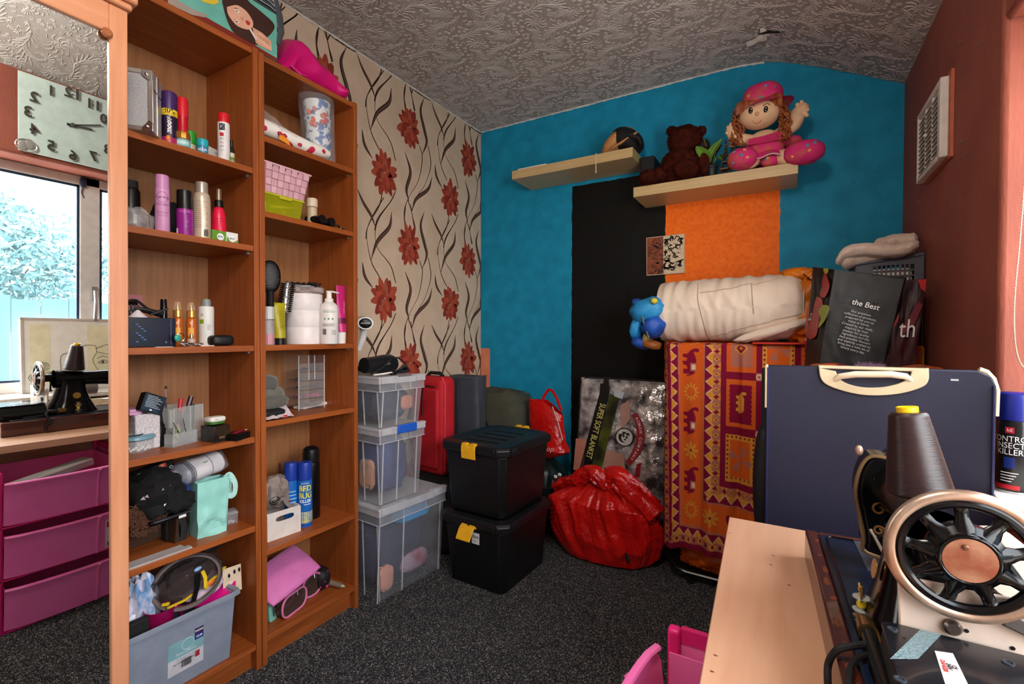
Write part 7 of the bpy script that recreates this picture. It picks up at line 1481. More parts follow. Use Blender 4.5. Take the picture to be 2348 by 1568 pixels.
for j in range(NYT):
    yv = gy[j]; vz_ = max(0, min(1, (yv-80)/1200))
    X_ = X75+(gx-75)*KX
    left = np.clip((95-gx)/85, 0, 1); X_ = X_+left**2*.022
    fold = .016*np.sin(gx*.021+.6*np.sin(yv*.004))*(.25+.75*vz_)+.010*np.sin(gx*.052+1.2)*vz_ + .016*np.exp(-((gx-283)/16)**2)*max(0, (vz_-.45)) + .010*np.exp(-((gx-565)/18)**2)-.014*np.exp(-((gx-90)/26)**2)*vz_
    if yv > 80:
        Y_ = 2.138-fold-.020*vz_+left**1.5*.085; Z_ = ztop-(yv-80)*.000727 + .012*np.sin(gx*.006)*vz_
        Z_ = Z_ - .0*gx
    else:
        ss = (80-yv)*.00065; rr_ = .03; 
        if ss < rr_*PI/2: a = ss/rr_; Y_ = 2.138-fold+rr_*(1-math.cos(a))*1.0+left**1.5*.085; Z_ = ztop+rr_*math.sin(a)*.35+0*gx
        else: Y_ = 2.168+(ss-rr_*PI/2)-fold*max(0, 1-ss*8)+left*.06; Z_ = ztop+.0105+.004*np.sin(gx*.03+yv*.02)
    X_ = np.minimum(X_, XR-.006); Y_ = np.minimum(Y_, YB-.006)
    vx[j, :, 0] = X_; vx[j, :, 1] = Y_; vx[j, :, 2] = Z_
b = B(); b.v = [tuple(q) for q in vx.reshape(-1, 3)]; b.f = [(j*NXT+i, j*NXT+i+1, (j+1)*NXT+i+1, (j+1)*NXT+i) for j in range(NYT-1) for i in range(NXT-1)]; b.mi = [0]*len(b.f)
def dyed(name, rough=.9):
    M_ = bpy.data.materials.new(name); M_.use_nodes = True; n = M_.node_tree; p = n.nodes['Principled BSDF']; a = n.nodes.new('ShaderNodeAttribute'); a.attribute_name = 'dye'
    t_ = n.nodes.new('ShaderNodeTexCoord'); no = n.nodes.new('ShaderNodeTexNoise'); no.inputs['Scale'].default_value = 260; n.links.new(t_.outputs['Object'], no.inputs['Vector'])
    k = n.nodes.new('ShaderNodeMix'); k.data_type = 'RGBA'; k.blend_type = 'MULTIPLY'; k.inputs[0].default_value = .35; n.links.new(a.outputs['Color'], k.inputs[6]); n.links.new(no.outputs[0], k.inputs[7]); n.links.new(k.outputs[2], p.inputs['Base Color'])
    bp = n.nodes.new('ShaderNodeBump'); bp.inputs['Strength'].default_value = .3; bp.inputs['Distance'].default_value = .002; n.links.new(no.outputs[0], bp.inputs['Height']); n.links.new(bp.outputs[0], p.inputs['Normal']); p.inputs['Roughness'].default_value = rough; p.inputs['Specular IOR Level'].default_value = .2; return M_
def dye(o, cols):
    ca = o.data.color_attributes.new('dye', 'FLOAT_COLOR', 'POINT'); q = np.ones((len(o.data.vertices), 4)); q[:, :3] = cols; ca.data.foreach_set('color', q.ravel())
DY = dyed('printed_cotton')
o = obj('elephant_throw', b, DY, sharp=3); tag(o, 'orange and maroon cotton throw printed with elephants, draped over folding bed', 'throw'); dye(o, pc.reshape(-1, 3))
# bedding heap at the right wall that carries the shopping bags
b = B(); NB = 60
def heap(u, v):
    if v < .6: k = v/.6; return (.06+.345*u, 1.80-.01*math.sin(u*20)*k, .965*k+.012*math.sin(u*9)*(k > .95))
    k = (v-.6)/.4; return (.06+.345*u, 1.80+.30*k, .965+.03*math.sin(PI*k)+.012*math.sin(u*9))
b.grid(NB, NB, heap)
o = obj('bedding_heap', b, DY, sharp=3); tag(o, 'orange and maroon checked bedding heap against the brown wall, behind blue case', 'bedding')
hx = np.array([v[0] for v in b.v]); hz_ = np.array([v[1]+v[2] for v in b.v]); ck = ((np.floor(hx/.045)+np.floor(hz_/.045)) % 3).astype(int); pal = np.array([lin((236, 116, 50)), lin((150, 16, 60)), lin((190, 120, 90))]); dye(o, pal[ck])
o.modifiers.new('thick', 'SOLIDIFY').thickness = .01
# ---------------- rolled duvet, sleeping bag, orange bag
p0, p1 = at(1512, 712, Y=2.21), at(1838, 690, Y=2.21)
t = thing('rolled_duvet', 'fat cream quilted duvet rolled up on the throw', 'duvet', (p0.x, 2.27, 1.072)); DL = p1.x-p0.x; r0 = .135
CRM = mat('cream_quilt', (228, 208, 190), .8, rgb2=(220, 198, 178), ns=5, bump=.15, bs=120)
def dv_(u, v, o=0):
    a = 2*PI*u; cx, sx_ = math.cos(a), math.sin(a); ex = 1+.02*math.sin(3*a)
    endr = 1-.14*max(0, (v-.90)/.10)**2-.04*max(0, (.06-v)/.06)
    wr_ = .010*(ridge((v*9+.8*math.sin(a*1.5), a*.55, 0), 1.0, 2)-.4)*(.4+.6*abs(math.sin(PI*v*2.2))) + .006*nz((v*22, a*1.0, 3), 1, 4)
    q = (r0*ex+wr_)*endr+o; x = DL*v+.030*math.sin(a)*(v-.2)*0+.02*cx*v*0
    lean_ = .012*v
    return (x+(.03*(sx_ < 0)*abs(sx_)*0), -q*1.0*cx*.98, r0+q*sx_+lean_)
obj('roll', B().grid(110, 120, dv_, cu=True), CRM, t, sharp=1.5)
obj('roll_end', B().grid(60, 12, lambda u, v: (DL-.004*v-.02*(1-v)+.012*math.sin(v*14), dv_(u, 1)[1]*v, r0+.012+(dv_(u, 1)[2]-r0-.012)*v), cu=True).grid(60, 12, lambda u, v: (.004+.015*(1-v), dv_(u, 0)[1]*v, r0+(dv_(u, 0)[2]-r0)*v), cu=True), CRM, t)
SEAM = plain((186, 164, 146), .85)
def seam(P, nm='stitched_seam'):
    pq = []
    for px, py_ in P:
        q = at(px, py_, Y=2.14); v = min(max((q.x-p0.x)/DL, 0), 1); s_ = max(-1, min(1, (q.z-1.072-r0-.012*v)/r0)); pq.append((PI-math.asin(s_), v))
    a0 = [(a if math.cos(a) < 0 or True else a) for a, v in pq]
    pts = [Vector(dv_(((PI-q.x)/(2*PI)) % 1, q.y, .0008)) for q in spline(pq, 60)]
    obj(nm, B().tube(pts, .0022, 6), SEAM, t)
seam([(1603, 672), (1660, 664), (1740, 648), (1826, 628)]); seam([(1597, 650), (1601, 690), (1612, 740), (1624, 786)]); seam([(1625, 770), (1700, 752), (1770, 736), (1838, 722)]); seam([(1722, 650), (1726, 690), (1728, 720)])
obj('loose_corner', B().ell((0, 0, 0), (.15, .036, .022), 30, 14, .9, lumpy(3, .12, 2, .1, 3), rotm(ry=-.30, loc=(DL*.83, -.100, .046))), CRM, t)
t = thing('sleeping_bag', 'two tone blue padded sleeping bag bunched at left end of duvet', 'sleeping bag', (-.55, 2.25, 1.07))
LB_, DB_ = mat('sky_nylon', (44, 146, 204), .5, rgb2=(34, 128, 190), ns=9, bump=.3, bs=40, bd=.01), mat('royal_nylon', (28, 82, 176), .5, rgb2=(20, 66, 150), ns=9, bump=.3, bs=40, bd=.01)
s0 = Vector((-.55, 2.25, 1.07))
def sb(nm, px, py_, y, r, m_, sd, ry=0): c = at(px, py_, Y=y)-s0; return obj(nm, B().ell((0, 0, 0), r, 28, 18, .75, lumpy(sd, .10, 2, .06, 2.5), M_=rotm(ry=ry, loc=c)), m_, t, sharp=3)
sb('upper_roll', 1490, 712, 2.20, (.085, .10, .055), LB_, 1, -.35); sb('upper_underside', 1503, 748, 2.19, (.055, .09, .045), DB_, 2, -.9); sb('lower_roll', 1466, 750, 2.22, (.030, .09, .062), LB_, 3, .25); sb('lower_underside', 1473, 785, 2.22, (.042, .08, .030), DB_, 4, .3); sb('back_roll', 1462, 695, 2.30, (.022, .06, .022), DB_, 6); sb('olive_lining', 1488, 768, 2.20, (.018, .06, .05), plain((150, 130, 80), .6), 5, .3); sb('bronze_lining', 1495, 790, 2.18, (.040, .05, .020), plain((150, 84, 34), .4), 7, .2); c = at(1500, 690, Y=2.10)-s0; obj('yellow_print', B().ell(c, (.016, .02, .014), 12, 8), plain((206, 190, 60), .6), t)
obj('zip', B().tube([at(px, q, Y=2.11)-s0 for px, q in ((1468, 712), (1474, 730), (1480, 752), (1488, 775))], .0035, 6), plain((140, 140, 140), .35, metal=.6), t)
c = at(1835, 700, Y=2.28); t = thing('orange_rucksack', 'amber orange nylon bag crumpled at right end of duvet', 'bag', (c.x+.0, 2.30, 1.066)); AO = mat('amber_nylon', (226, 128, 24), .4, rgb2=(206, 108, 16), ns=7, bump=.4, bs=34, bd=.012)
obj('bag', B().ell((.01, 0, .145), (.085, .13, .150), 50, 36, .8, lumpy(8, .12, 2, .2, 3)), AO, t, sharp=1); c2 = at(1828, 632, Y=2.26)-Vector(t.location); obj('gathered_top', B().ell((c2.x, c2.y, c2.z), (.065, .06, .030), 30, 16, .9, lumpy(9, .25, 2.5, .2, 3)), AO, t, sharp=2); obj('strap', B().tube([(c2.x+.02, c2.y-.05, c2.z), (c2.x+.05, c2.y-.06, c2.z-.03), (c2.x+.06, c2.y-.05, c2.z-.05)], .008, 4, flat=.3), BLKM, t)
pt = at(1790, 790, Y=2.12); t = thing('red_tray', 'shallow red plastic edge showing beneath the duvet', 'tray', (pt.x, 2.20, 1.062)); obj('tray', B().box(-.10, .10, -.09, .06, 0, .008), plain((206, 50, 30), .35), t, bevel=.0035)
pr0 = at(1848, 778, Y=2.06); t = thing('floral_scarf', 'crumpled pink and white floral scarf hanging between throw and shopping bag', 'scarf', (0, 0, 0))
obj('scarf', B().grid(10, 30, lambda u, v: tuple(at(1846+24*v+(u-.5)*(10+10*v), 775+60*v, Y=2.065-.012*math.sin(u*PI)+.006*nz((u*4, v*9, 0), 1, 2)))), mat('floral_pink', (226, 120, 140), .7, rgb2=(196, 24, 60), ns=40, nd=1, lo=.45, hi=.52), t)
# ---------------- shopping bags
YF_ = 1.93
def quadgrid(b, P, n, m_, amp=.004, sd=1):
    A_, B_, C_, D_ = [Vector(p) for p in P]; nn = (B_-A_).cross(D_-A_).normalized()
    return b.grid(n, n, lambda u, v: tuple((A_.lerp(B_, u)).lerp(D_.lerp(C_, u), v)+nn*(amp*(nz((u*3, v*4, 0), 1, sd)*2+.8*(ridge((u*4, v*3, 1), 1.2, sd)-.4))*math.sin(PI*u)**.5*math.sin(PI*min(v*1.0, 1))**.3)))
def shopper(name, label, fl, fr, br, bl, ft, frt, m_f, m_s):
    t = thing(name, label, 'bag', (0, 0, 0))
    obj('front', quadgrid(B(), (fl, fr, frt, ft), 26, None), m_f, t, sharp=.8); dyk = Vector((-.012, .145, 0))
    FLb, FRb, FTb, FRTb = [Vector(q)+Vector((.0, .14, .004)) for q in (fl, fr, ft, frt)]
    obj('left_gusset', quadgrid(B(), (bl[0], fl, ft, bl[1]), 20, None, .006, 5), m_s, t, sharp=.8); obj('right_gusset', quadgrid(B(), (fr, br[0], br[1], frt), 16, None, .004, 6), m_s, t, sharp=.8); obj('back', quadgrid(B(), (br[0], bl[0], bl[1], br[1]), 12, None, .003, 7), m_f, t)
    return t
def zset(v, z): v = Vector(v); v.z = z; return v
BG = mat('black_woven', (17, 18, 20), .5, rgb2=(12, 13, 14), ns=8, bump=.2, bs=60)
fl, fr = zset(at(1877, 838, Y=YF_), .985), zset(at(2022, 838, Y=YF_), .985); ft, frt = at(1914, 618, Y=YF_), at(2073, 641, Y=YF_)
bl = (zset(at(1845, 830, Y=2.05), .985), at(1864, 612, Y=2.05)); br = (zset(at(2030, 838, Y=2.06), .985), at(2080, 636, Y=2.06))
t = shopper('shopping_bag', 'black woven shopping bag with white title and long white paragraph printed', fl, fr, br, bl, ft, frt, BG, BG)
b_up = at(2012, 652, Y=YF_)-at(1960, 820, Y=YF_)
BM = frame(at(1985, 699, Y=YF_-.010), at(2022, 708, Y=YF_)-at(1951, 691, Y=YF_), b_up)
SZ = (at(2022, 708, Y=YF_)-at(1951, 691, Y=YF_)).length
text('print', 'the Best', SZ*.285, WPRINT, t, BM, sx=.92, bold=.0002); obj('star_mark', B().lathe([(.0045, 0), (.0015, .0004), (.0045, .0004)], 5, BM @ rotm(loc=(SZ*.26, SZ*.17, 0))), WPRINT, t)
para = ('Our premium', 'collection of products,', 'prepared for you to', 'enjoy at home.', 'Created by our chefs,', 'inspired by their', 'passion for quality', 'ingredients and the', 'best possible flavours', 'and expertly crafted to', 'bring you a little bit of', 'luxury every day.')
for k, line in enumerate(para):
    px, py_ = 1974-17*k/11-2*(k > 3), 718+84*k/11; text('print', line, .0105, plain((200, 200, 200), .5), t, frame(at(px, py_, Y=YF_-.012), BM.to_3x3().col[0], b_up), sx=.95)
GMf = frame(Vector(fl).lerp(Vector(ft), .5), (Vector(fl)-Vector(bl[0])), Vector(ft)-Vector(fl)); 
def gpoly(nm, P, m_, o=.009): q = [loc2(GMf, *p) for p in P]; q = [(z.x, z.y) for z in spline(q+[q[0]], 26)][:-1]; a = sum(q[i][0]*q[(i+1) % len(q)][1]-q[(i+1) % len(q)][0]*q[i][1] for i in range(len(q))); obj(nm, B().prism(q if a > 0 else q[::-1], .0006, GMf, o), m_, t, smooth=False)
RPP = plain((190, 20, 30), .4, rgb2=(150, 12, 22), ns=24)
gpoly('printed_pepper', ((1868, 614), (1893, 616), (1905, 640), (1908, 660), (1898, 682), (1886, 676), (1892, 655), (1882, 632)), RPP); gpoly('printed_pepper', ((1866, 680), (1890, 684), (1892, 715), (1884, 740), (1878, 770), (1862, 778), (1852, 760), (1858, 715)), RPP); gpoly('printed_stalk', ((1894, 700), (1908, 702), (1906, 720), (1896, 740), (1884, 752), (1890, 730), (1884, 715)), plain((160, 176, 50), .5), .0105); gpoly('printed_leaf', ((1896, 616), (1907, 617), (1904, 628), (1897, 624)), plain((176, 180, 50), .5), .0105)
q = loc2(GMf, 1866, 725); text('print', 'st.', .055, WPRINT, t, GMf @ rotm(loc=(q[0], q[1], .0115)), shear=.3, sx=.7)
fl, fr = zset(at(2024, 815, Y=2.0), .985), zset(at(2098, 805, Y=2.0), .985); ft, frt = at(2058, 642, Y=2.0), at(2124, 639, Y=2.0); frt.x = min(frt.x, XR-.012); fr.x = min(fr.x, XR-.02)
bl2 = (fl+Vector((.012, .1, 0)), ft+Vector((.012, .1, 0))); br2 = (fr+Vector((.004, .1, 0)), frt+Vector((.004, .1, 0)))
MBG = mat('maroon_woven', (64, 12, 20), .45, rgb2=(36, 8, 14), ns=6)
t = shopper('shopping_bag', 'dark maroon woven bag with large italic white letters, against brown wall', fl, fr, br2, bl2, ft, frt, MBG, MBG)
M2 = frame(at(2079, 755, Y=1.985), (1, 0, .02), ft-fl); text('print', 'th', .085, WPRINT, t, M2, sx=.62, shear=.15)
def fpoly(nm, P, m_, y): q = [at(*p, Y=y) for p in P]; obj(nm, B().add(q, [tuple(range(len(q)))]), m_, t, smooth=False)
fpoly('printed_pepper', ((2105, 641), (2124, 640), (2122, 670), (2112, 662)), RPP, 1.985); fpoly('printed_pepper', ((2054, 708), (2062, 704), (2060, 735), (2046, 756), (2044, 745)), plain((206, 40, 56), .4), 1.985); fpoly('printed_shape', ((2108, 690), (2116, 700), (2096, 745), (2062, 775), (2072, 745)), plain((110, 16, 34), .4), 1.9855)
# laundry basket with towel
rl, rr2 = at(1962, 606, Y=2.20), at(2126, 578, Y=2.20)
t = thing('laundry_basket', 'dark grey plastic laundry basket with square holes, behind shopping bags', 'basket', (rl.x, 2.20, 1.066)); GB_ = mat('grey_basket', (78, 80, 90), .5); BW = min(rr2.x, XR-.004)-rl.x; BH = rl.z-1.066; BD = .24
def shz(x): return BH+(rr2.z-rl.z)*x/BW*.8
hx0, hx1 = BW*.26, BW*.86; nxh, nzh = 9, 4; zz0, zz1 = BH*.70, BH*.965
b = B().hexa([(.02, 0, 0), (hx0, 0, 0), (hx0, .004, 0), (.02, .004, 0)], [(0, 0, shz(0)), (hx0, 0, shz(hx0)), (hx0, .004, shz(hx0)), (0, .004, shz(0))]).hexa([(hx1, 0, 0), (BW-.02, 0, 0), (BW-.02, .004, 0), (hx1, .004, 0)], [(hx1, 0, shz(hx1)), (BW, 0, shz(BW)), (BW, .004, shz(BW)), (hx1, .004, shz(hx1))]).box(hx0, hx1, 0, .004, 0, zz0).hexa([(hx0, 0, zz1), (hx1, 0, zz1), (hx1, .004, zz1), (hx0, .004, zz1)], [(hx0, 0, shz(hx0)), (hx1, 0, shz(hx1)), (hx1, .004, shz(hx1)), (hx0, .004, shz(hx0))])
obj('front_panel', b, GB_, t)
for k in range(1, nxh): x = hx0+(hx1-hx0)*k/nxh; obj('grid_bar', B().box(x-.0022, x+.0022, 0, .004, zz0, zz1), GB_, t)
for k in range(1, nzh): z = zz0+(zz1-zz0)*k/nzh; obj('grid_bar', B().box(hx0, hx1, .0002, .0038, z-.0022, z+.0022), GB_, t)
obj('side_panel', B().box(0, .004, .004, BD, 0, BH), GB_, t); obj('side_panel', B().box(BW-.004, BW, .004, BD, 0, shz(BW)), GB_, t); obj('back_panel', B().box(0, BW, BD-.004, BD, 0, BH).box(.01, BW-.01, .004, BD, 0, .004), GB_, t); obj('rim', B().tube([(0, 0, shz(0)), (BW-.006, 0, shz(BW)), (BW-.006, BD, shz(BW)), (0, BD, shz(0))], .0075, 6, closed=True), GB_, t)
obj_ = B().box(.03, BW-.03, .010, BD-.03, .01, BH*.93); o = obj('white_laundry', obj_, plain((226, 216, 208), .9), loc=t.location, bevel=.012, seg=3); tag(o, 'pale laundry showing through holes of the grey basket', 'laundry')
TWL = mat('towelling', (226, 204, 188), .95, rgb2=(214, 190, 172), ns=60, bump=.6, bs=170, sheen=.4)
t = thing('bath_towel', 'fluffy beige towel folded over rim of the grey basket', 'towel', (rl.x, 2.20, 1.066+BH))
def tw2(P, r, nm, sd): 
    S = spline3(P, 22); b = B(); n = len(S)
    def fn(u, v): i = min(int(v*22), 21); q = S[i].lerp(S[i+1], v*22-i); a = 2*PI*u; k = (1+.12*nz((math.cos(a)*2, math.sin(a)*2, v*7), 1, sd))*min(1, (v+.02)*9, (1.02-v)*9)**.5; return (q.x+.004*math.cos(a), q.y+r*1.5*k*math.cos(a), q.z+r*k*math.sin(a))
    obj(nm, b.grid(26, 60, fn, cu=True), TWL, t)
T_ = lambda px, py_, y: at(px, py_, Y=y)-Vector(t.location)
tw2([T_(1918, 600, 2.16), T_(1940, 580, 2.17), T_(1985, 572, 2.18), T_(2050, 576, 2.18), T_(2108, 560, 2.18)], .024, 'folded_roll', 1); tw2([T_(1930, 605, 2.19), T_(1970, 592, 2.22), T_(2040, 588, 2.24), T_(2100, 575, 2.24)], .028, 'folded_roll', 2); tw2([T_(2000, 570, 2.28), T_(2050, 556, 2.30), T_(2105, 552, 2.29)], .030, 'folded_roll', 3)
p = at(1995, 832, Y=1.84); t = thing('fluffy_pompom', 'lilac fluffy fur trim sticking up behind case handle', 'pompom', (p.x, 1.85, 1.0))
b = B(); rnd = random.Random(8)
for k in range(700):
    d = Vector((rnd.gauss(0, 1)*1.3, rnd.gauss(0, .8), abs(rnd.gauss(0, .8)))).normalized(); c = Vector((rnd.uniform(-.026, .026), 0, 0)); s = d.orthogonal().normalized()*.0008; l = rnd.uniform(.014, .026); b.add([c+d*.006-s, c+d*.006+s, c+d*l+Vector((0, 0, -.004))], [(0, 1, 2)])
o = obj('fluff', b, plain((170, 140, 168), .9), t, smooth=False); o['kind'] = 'stuff'; obj('core', B().ell((0, 0, 0), (.03, .012, .010), 14, 8), plain((130, 104, 130), .9), t)
# ---------------- blue folding case
YC_ = 1.40
cl, cr2 = at(1757, 843, Y=YC_), at(2286, 846, Y=YC_); ZC_ = (cl.z+cr2.z)/2
t = thing('folding_case', 'tall navy blue folding table case with cream carry handle', 'case', (cl.x, YC_, 0)); CW = cr2.x-cl.x; NV = mat('navy_vinyl', (29, 29, 54), .6, rgb2=(25, 25, 47), ns=4, bump=.08, bs=260)
CREAM = mat('cream_abs', (212, 194, 160), .4, rgb2=(194, 174, 140), ns=12)
obj('front_leaf', B().prism([(0, 0), (CW, 0), (CW, ZC_-.03), (CW-.008, ZC_-.010), (CW-.03, ZC_+.002), (0, ZC_)], .028, frame((0, 0, 0), (1, 0, 0), (0, 0, 1)) @ rotm(loc=(0, 0, -.028))), NV, t, bevel=.003)
obj('piping', B().tube([(.004, -.001, .0), (.004, -.001, ZC_-.005)], .003, 6).tube([(CW-.004, -.001, 0), (CW-.004, -.001, ZC_-.03)], .003, 6), plain((38, 42, 80), .4), t)
obj('rear_leaf', B().box(-.012, CW-.02, .036, .064, 0, ZC_-.01), plain((18, 18, 22), .6), t, bevel=.003); 
e0, e1 = at(1742, 1095, Y=1.43), at(1766, 1150, Y=1.43); obj('bulging_side', B().ell((-.006, .05, e0.z-.02), (.026, .03, .17), 16, 14), plain((18, 18, 22), .6), t); obj('cream_corner', B().add([(e0.x-cl.x-.006, .026, e0.z), (-.001, .026, e0.z+.012), (-.001, .026, e1.z-.004), (-.010, .026, e1.z+.022)], [(0, 1, 2, 3)]), CREAM, t)
zq = lambda px, q: at(px, q, Y=YC_).z
obj('cream_corner', B().box(-.003, .0045, -.003, .03, zq(1760, 935), ZC_+.001), CREAM, t, bevel=.002); obj('cream_corner', B().tube([(CW+.001, .012, zq(2286, 955)), (CW+.002, .012, ZC_-.04), (CW-.004, .012, ZC_-.016), (CW-.014, .012, ZC_-.002), (CW-.026, .012, ZC_+.003)], .008, 8, flat=.9), CREAM, t)
def hx(px, py_): q = at(px, py_, Y=YC_); return (q.x-cl.x, q.z)
H0 = [hx(1877, 843), hx(1882, 868), hx(1900, 884), hx(1950, 900), hx(2000, 906), hx(2060, 902), hx(2110, 888), hx(2127, 872), hx(2128, 843)]
inn = [hx(*p) for p in ((1915, 850), (1925, 868), (1945, 880), (1975, 887), (2005, 888), (2035, 885), (2065, 876), (2085, 862), (2088, 850))]
H0 = [(q.x, q.y) for q in spline(H0, 32)]; inn = [(q.x, q.y) for q in spline(inn, 32)]
b = B(); n = len(H0); Yo = -.008
b.v = [(x, Yo, z) for x, z in H0]+[(x, Yo-.002, z) for x, z in inn]+[(x, .0, z) for x, z in H0]+[(x, .004, z) for x, z in inn]
for k in range(n-1): b.f += [(k, k+1, n+k+1, n+k), (2*n+k+1, 2*n+k, 3*n+k, 3*n+k+1), (k+1, k, 2*n+k, 2*n+k+1), (n+k, n+k+1, 3*n+k+1, 3*n+k)]
b.mi = [0]*len(b.f); obj('handle_plate', b, CREAM, t, bevel=.0015); obj('handle_top', B().hexa([(H0[0][0], -.008, ZC_-.004), (H0[-1][0], -.008, ZC_-.004), (H0[-1][0], .03, ZC_-.004), (H0[0][0], .03, ZC_-.004)], [(H0[0][0], -.008, ZC_+.003), (H0[-1][0], -.008, ZC_+.003), (H0[-1][0], .03, ZC_+.003), (H0[0][0], .03, ZC_+.003)]), CREAM, t, bevel=.002)
g0 = [hx(*p) for p in ((1912, 854), (1935, 850), (1975, 862), (2010, 864), (2045, 858), (2070, 850), (2090, 854))]
obj('handle_recess', B().add([(x, .0035, z) for x, z in inn], [tuple(range(len(inn)))]), plain((170, 146, 110), .6), t, smooth=False)
gz = hx(2000, 861)[1]
obj('grip', B().tube([(hx(1912, 870)[0], -.004, hx(1912, 872)[1]), (hx(1925, 856)[0], -.013, hx(1925, 862)[1]), (hx(1960, 856)[0], -.016, hx(1960, 857)[1]), (hx(2000, 856)[0], -.017, hx(2000, 857)[1]), (hx(2040, 856)[0], -.016, hx(2040, 857)[1]), (hx(2074, 856)[0], -.013, hx(2074, 862)[1]), (hx(2088, 870)[0], -.004, hx(2088, 872)[1])], [.006, .0075, .008, .008, .008, .0075, .006], 12), plain((232, 206, 178), .22), t)
obj('scratch', B().box(CW*.83, CW*.86, -.0006, -.0002, ZC_-.022, ZC_-.018, rotm()), plain((190, 190, 196), .6), t)
# ================= what the mirror shows: pixel -> point behind it on a known plane
def mirror_at(px, py_, X=None, Y=None, Z=None):
    d = ray(px, py_); o = Vector((0, 0, HC)); nrm = Vector((1, 0, -TX)).normalized(); p = Vector((wx(1.1, -.006), 0, 1.1))
    o = o+d*((p-o).dot(nrm)/d.dot(nrm)); d = d-2*d.dot(nrm)*nrm
    k = (X-o.x)/d.x if X is not None else ((Y-o.y)/d.y if Y is not None else (Z-o.z)/d.z); return o+d*k
# ---------------- clock over the window
c0 = mirror_at(166, 287, X=XR-.02); e0 = mirror_at(42, 240, X=XR-.02); R0 = c0.y-e0.y
zt_, zb_ = mirror_at(60, 168, X=XR-.02).z, mirror_at(42, 345, X=XR-.02).z
t = thing('wall_clock', 'square frosted glass wall clock with raised metal numerals, above the window', 'clock', (XR, c0.y, c0.z))
CF = frame((-.016, 0, 0), (0, -1, 0), (0, 0, 1)); hh = (zt_-zb_)/2
obj('glass_plate', B().box(-.015, -.010, -R0, R0, -hh, hh), plain((206, 222, 216), .12), t, bevel=.003); obj('movement', B().box(-.0095, -.0005, -.05, .05, -.05, .05), BLKM, t)
STL = plain((110, 104, 98), .3, metal=.7)
for k in range(1, 13):
    a = PI/2-2*PI*k/12; sx = R0*.78; v, f = text_poly(str(k), .062, bold=.001); b = B(); M2 = CF @ rotm(loc=(sx*math.cos(a)*1.08, hh*.78*math.sin(a)*1.06, .012))
    b.add([(x, y, 0) for x, y, z in v], f, M2); o = obj('numeral', b, STL, t, smooth=False); md = o.modifiers.new('thick', 'SOLIDIFY'); md.thickness = .004; obj('numeral_stud', B().lathe([(.002, -.013), (.002, 0)], 6, M2), STL, o)
for a, l, w_ in ((math.radians(-4), R0*.40, .004), (math.radians(-20), R0*.62, .003)): obj('hand', B().box(-R0*.12, l, -w_, w_, .008, .010, CF @ Matrix.Rotation(a+PI, 4, 'Z')), plain((70, 72, 70), .4), t)
obj('hub', B().lathe([(.009, 0), (.009, .013), (.005, .015)], 14, CF), plain((80, 82, 80), .4), t)
b = B()
for k in range(2): b.ell((-.022, -R0*.93+.022*k, -hh*.86+.010*k), (.003, .016, .022), 14, 10, 1, None, None)
obj('butterfly_ornament', b.tube([(-.024, -R0*.93+.011+.034*math.cos(q*PI/10), -hh*.86+.026*math.sin(q*PI/10)) for q in range(20)], .003, 6, closed=True), plain((206, 200, 196), .2, metal=.6), t)
# blind bracket above the mullion
p = mirror_at(198, 405, X=XR+.10); t = thing('blind_bracket', 'dark blue cord cleat tied above the window mullion', 'bracket', (WX-.014, p.y, WZ1-.03)); obj('cleat', B().ell((0, 0, .0), (.009, .014, .026), 12, 8, .7), plain((40, 50, 84), .5), t); obj('cord', B().tube([(0, 0, -.02), (.004, -.006, -.05), (.006, .004, -.075)], .0025, 6), plain((60, 66, 90), .6), t)
# ---------------- canvas on the sill
q0 = mirror_at(50, 728, X=.515); q1 = mirror_at(252, 735, X=.515); zc0 = WZ0
t = thing('sketch_canvas', 'white framed line drawing of faces and roses leaning on window sill', 'picture', (.530, q0.y, zc0), ry=math.radians(4)); CH = q0.z-zc0; CWd = .56
obj('canvas', B().box(-.012, .008, 0, CWd, 0, CH), mat('canvas_white', (250, 246, 238), .8, rgb2=(244, 238, 228), ns=30), t, bevel=.002)
obj('frame_rail', B().box(-.016, -.012, 0, CWd, CH-.010, CH).box(-.016, -.012, 0, .010, 0, CH), plain((214, 196, 184), .6), t)
for y0, y1 in ((.03, .10), (.24, .46)): obj('yellow_wash', B().box(-.0128, -.0121, y0, y1, .035, CH-.03), plain((252, 244, 206), .8), t)
b = B()
def ink(P, n=18): b.tube([(-.0135, x, z) for x, z, _ in spline3([(*p, 0) for p in P], n)], .0011, 4)
for cx, cz in ((.075, .12), (.045, .07), (.10, .075)):
    for r_ in (.022, .014, .007): ink([(cx+r_*math.cos(k*1.0), cz+r_*.9*math.sin(k*1.0)) for k in range(7)])
ink([(.075, .10), (.07, .06), (.06, .02)]); ink([(.14, .06), (.14, .17), (.20, .165), (.20, .06), (.14, .06)], 30); ink([(.20, .17), (.22, .215), (.27, .215), (.275, .18)]); ink([(.27, .20), (.33, .222), (.41, .20), (.43, .14), (.40, .09), (.35, .045), (.29, .08), (.26, .14), (.275, .18)], 40)
ink([(.275, .185), (.34, .17), (.42, .19)]); ink([(.33, .135), (.325, .105), (.335, .098), (.345, .105)]); ink([(.315, .072), (.335, .078), (.355, .072), (.335, .064), (.315, .072)]); 
for cx in (.30, .375): ink([(cx-.02, .13), (cx, .143), (cx+.02, .132), (cx, .124), (cx-.02, .13)]); ink([(cx-.022, .15), (cx, .162), (cx+.02, .155)], 8); b.ell((-.0135, cx, .133), (.001, .006, .007), 10, 6)
o = obj('pencil_lines', b, plain((90, 86, 84), .7), t); o['kind'] = 'stuff'
